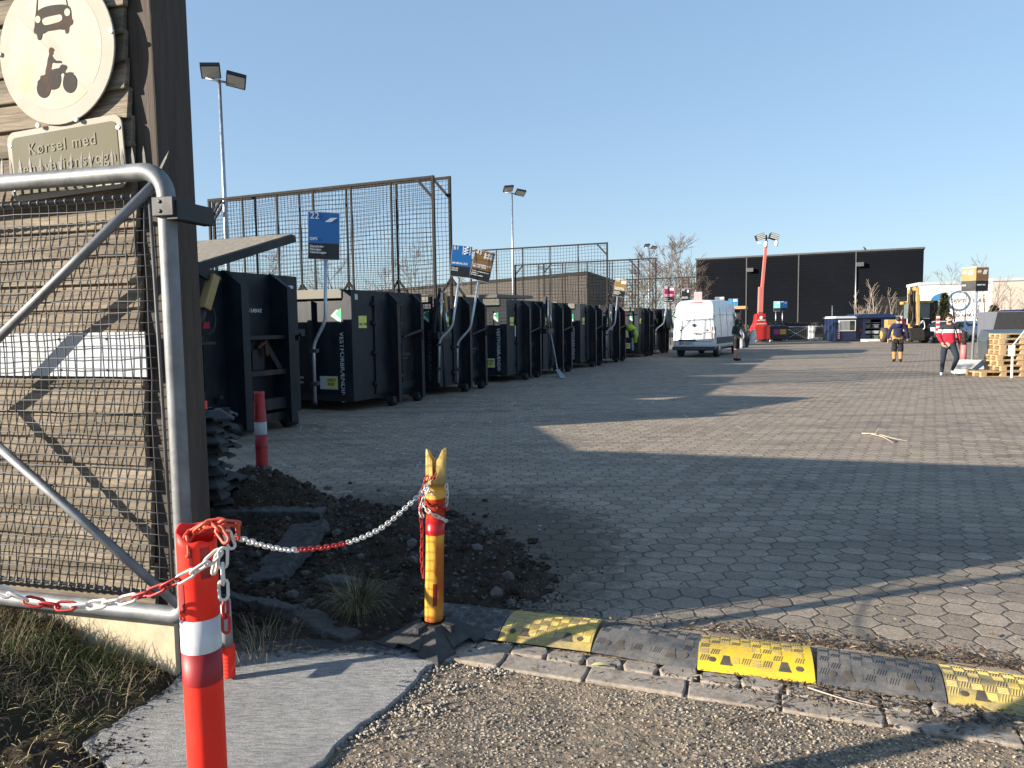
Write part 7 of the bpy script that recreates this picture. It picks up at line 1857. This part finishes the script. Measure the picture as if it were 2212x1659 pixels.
for i in range(150):
    q = rp(rs2.uniform(-3,26), -.3-abs(rs2.gauss(0,2.6))); a = TH+rs2.gauss(0,.5)+(1.2 if rs2.random() < .3 else 0); l_ = rs2.uniform(.15,.9); w_ = rs2.uniform(.004,.016)
    d_ = V((math.cos(a),math.sin(a),0)); n_ = V((-d_.y,d_.x,0)); P = []
    for k in range(5): P.append(q+d_*l_*k/4+n_*rs2.gauss(0,.012))
    for k in range(4): b.add([P[k]-n_*w_+V((0,0,.0035)), P[k+1]-n_*w_*rs2.uniform(.4,1)+V((0,0,.0035)), P[k+1]+n_*w_*rs2.uniform(.4,1)+V((0,0,.0035)), P[k]+n_*w_+V((0,0,.0035))], [(0,1,2,3)])
M['scuff'] = mat('chalky_scuff', (.38,.37,.35), .9, 0, .3, 40, 0)
tag(tag(b.build('scuff_marks', M['scuff']), kind='stuff'), 'pale drag scratches on the paving in front of the containers', 'scratches')
for (x0,y0,x1,y1,w_) in ((1640,832,2010,852,.05),(1560,846,1700,858,.03),(640,936,900,905,.03),(1100,826,1330,786,.05)):
    A_ = gp(x0,y0,.004); B_ = gp(x1,y1,.004); d_ = (B_-A_).normalized(); n_ = V((-d_.y,d_.x,0))*w_; b = MB(); K = 24; rs2.seed(x0)
    for k in range(K):
        if rs2.random() < .35: continue
        p_ = A_+(B_-A_)*k/K; q_ = A_+(B_-A_)*(k+rs2.uniform(.5,1))/K; b.add([p_-n_*rs2.uniform(.5,1), q_-n_*rs2.uniform(.5,1), q_+n_*rs2.uniform(.5,1), p_+n_*rs2.uniform(.5,1)], [(0,1,2,3)])
    tag(tag(b.build('painted_line', M['scuff']), kind='structure'), 'worn white line on the paving')
# litter flecks on the paving
b = MB(); rs2 = random.Random(11)
for i in range(420):
    s = rs2.uniform(-2,28); t = -abs(rs2.gauss(.2,2.2)); q = rp(s, t); r_ = rs2.uniform(.008,.03)*(1 if rs2.random() < .9 else 2.)
    a = rs2.uniform(0,6.28); P = [(q.x+r_*rs2.uniform(.5,1.2)*math.cos(a+k*1.26), q.y+r_*rs2.uniform(.5,1.2)*math.sin(a+k*1.26), .004+rs2.uniform(0,.004)) for k in range(5)]
    b.add(P, [(0,1,2,3,4)])
tag(tag(b.build('litter', M['labelw']), kind='stuff'), 'pale scraps of gypsum and paper on the paving by the containers', 'litter')

# ================================================================ light, sky, camera
EL = R(16.9); SX, SY = -.957, -.289
sun = bpy.data.lights.new('sun', 'SUN'); sun.energy = 4.7; sun.angle = R(.53); sun.color = (1,.90,.76)
so = bpy.data.objects.new('sun', sun); COL.objects.link(so)
dv = V((SX*math.cos(EL), SY*math.cos(EL), math.sin(EL))).normalized(); so.rotation_euler = dv.to_track_quat('Z','Y').to_euler()
w = bpy.data.worlds.new('World'); SC.world = w; w.use_nodes = True; t = w.node_tree; t.nodes.clear()
o = t.nodes.new('ShaderNodeOutputWorld'); bg = t.nodes.new('ShaderNodeBackground'); sk = t.nodes.new('ShaderNodeTexSky')
sk.sky_type = 'NISHITA'; sk.sun_disc = False; sk.sun_elevation = EL; sk.sun_rotation = math.atan2(SX, SY); sk.altitude = 0; sk.air_density = 1.0; sk.dust_density = .25; sk.ozone_density = 1.6
hs = t.nodes.new('ShaderNodeHueSaturation'); hs.inputs['Saturation'].default_value = 1.1; hs.inputs['Hue'].default_value = .504
ga = t.nodes.new('ShaderNodeGamma'); ga.inputs[1].default_value = .44
L(t, sk.outputs[0], hs.inputs['Color']); L(t, hs.outputs[0], ga.inputs[0]); tn = mixc(t, 1, ga.outputs[0], (.79,.975,1.175), 'MULTIPLY'); L(t, tn, bg.inputs[0]); bg.inputs[1].default_value = .145; L(t, bg.outputs[0], o.inputs[0])
cam = bpy.data.cameras.new('camera'); cam.sensor_width = 36; cam.lens = 36*F_/2212; cam.clip_start = .05; cam.clip_end = 4000
co_ = bpy.data.objects.new('camera', cam); COL.objects.link(co_); co_.matrix_world = Matrix.Translation((0,0,HC)) @ CAMROT.to_4x4(); SC.camera = co_
SC.view_settings.view_transform = 'Standard'; SC.view_settings.look = 'None'; SC.view_settings.exposure = 1.42; SC.view_settings.gamma = 1
SC.cycles.use_denoising = True
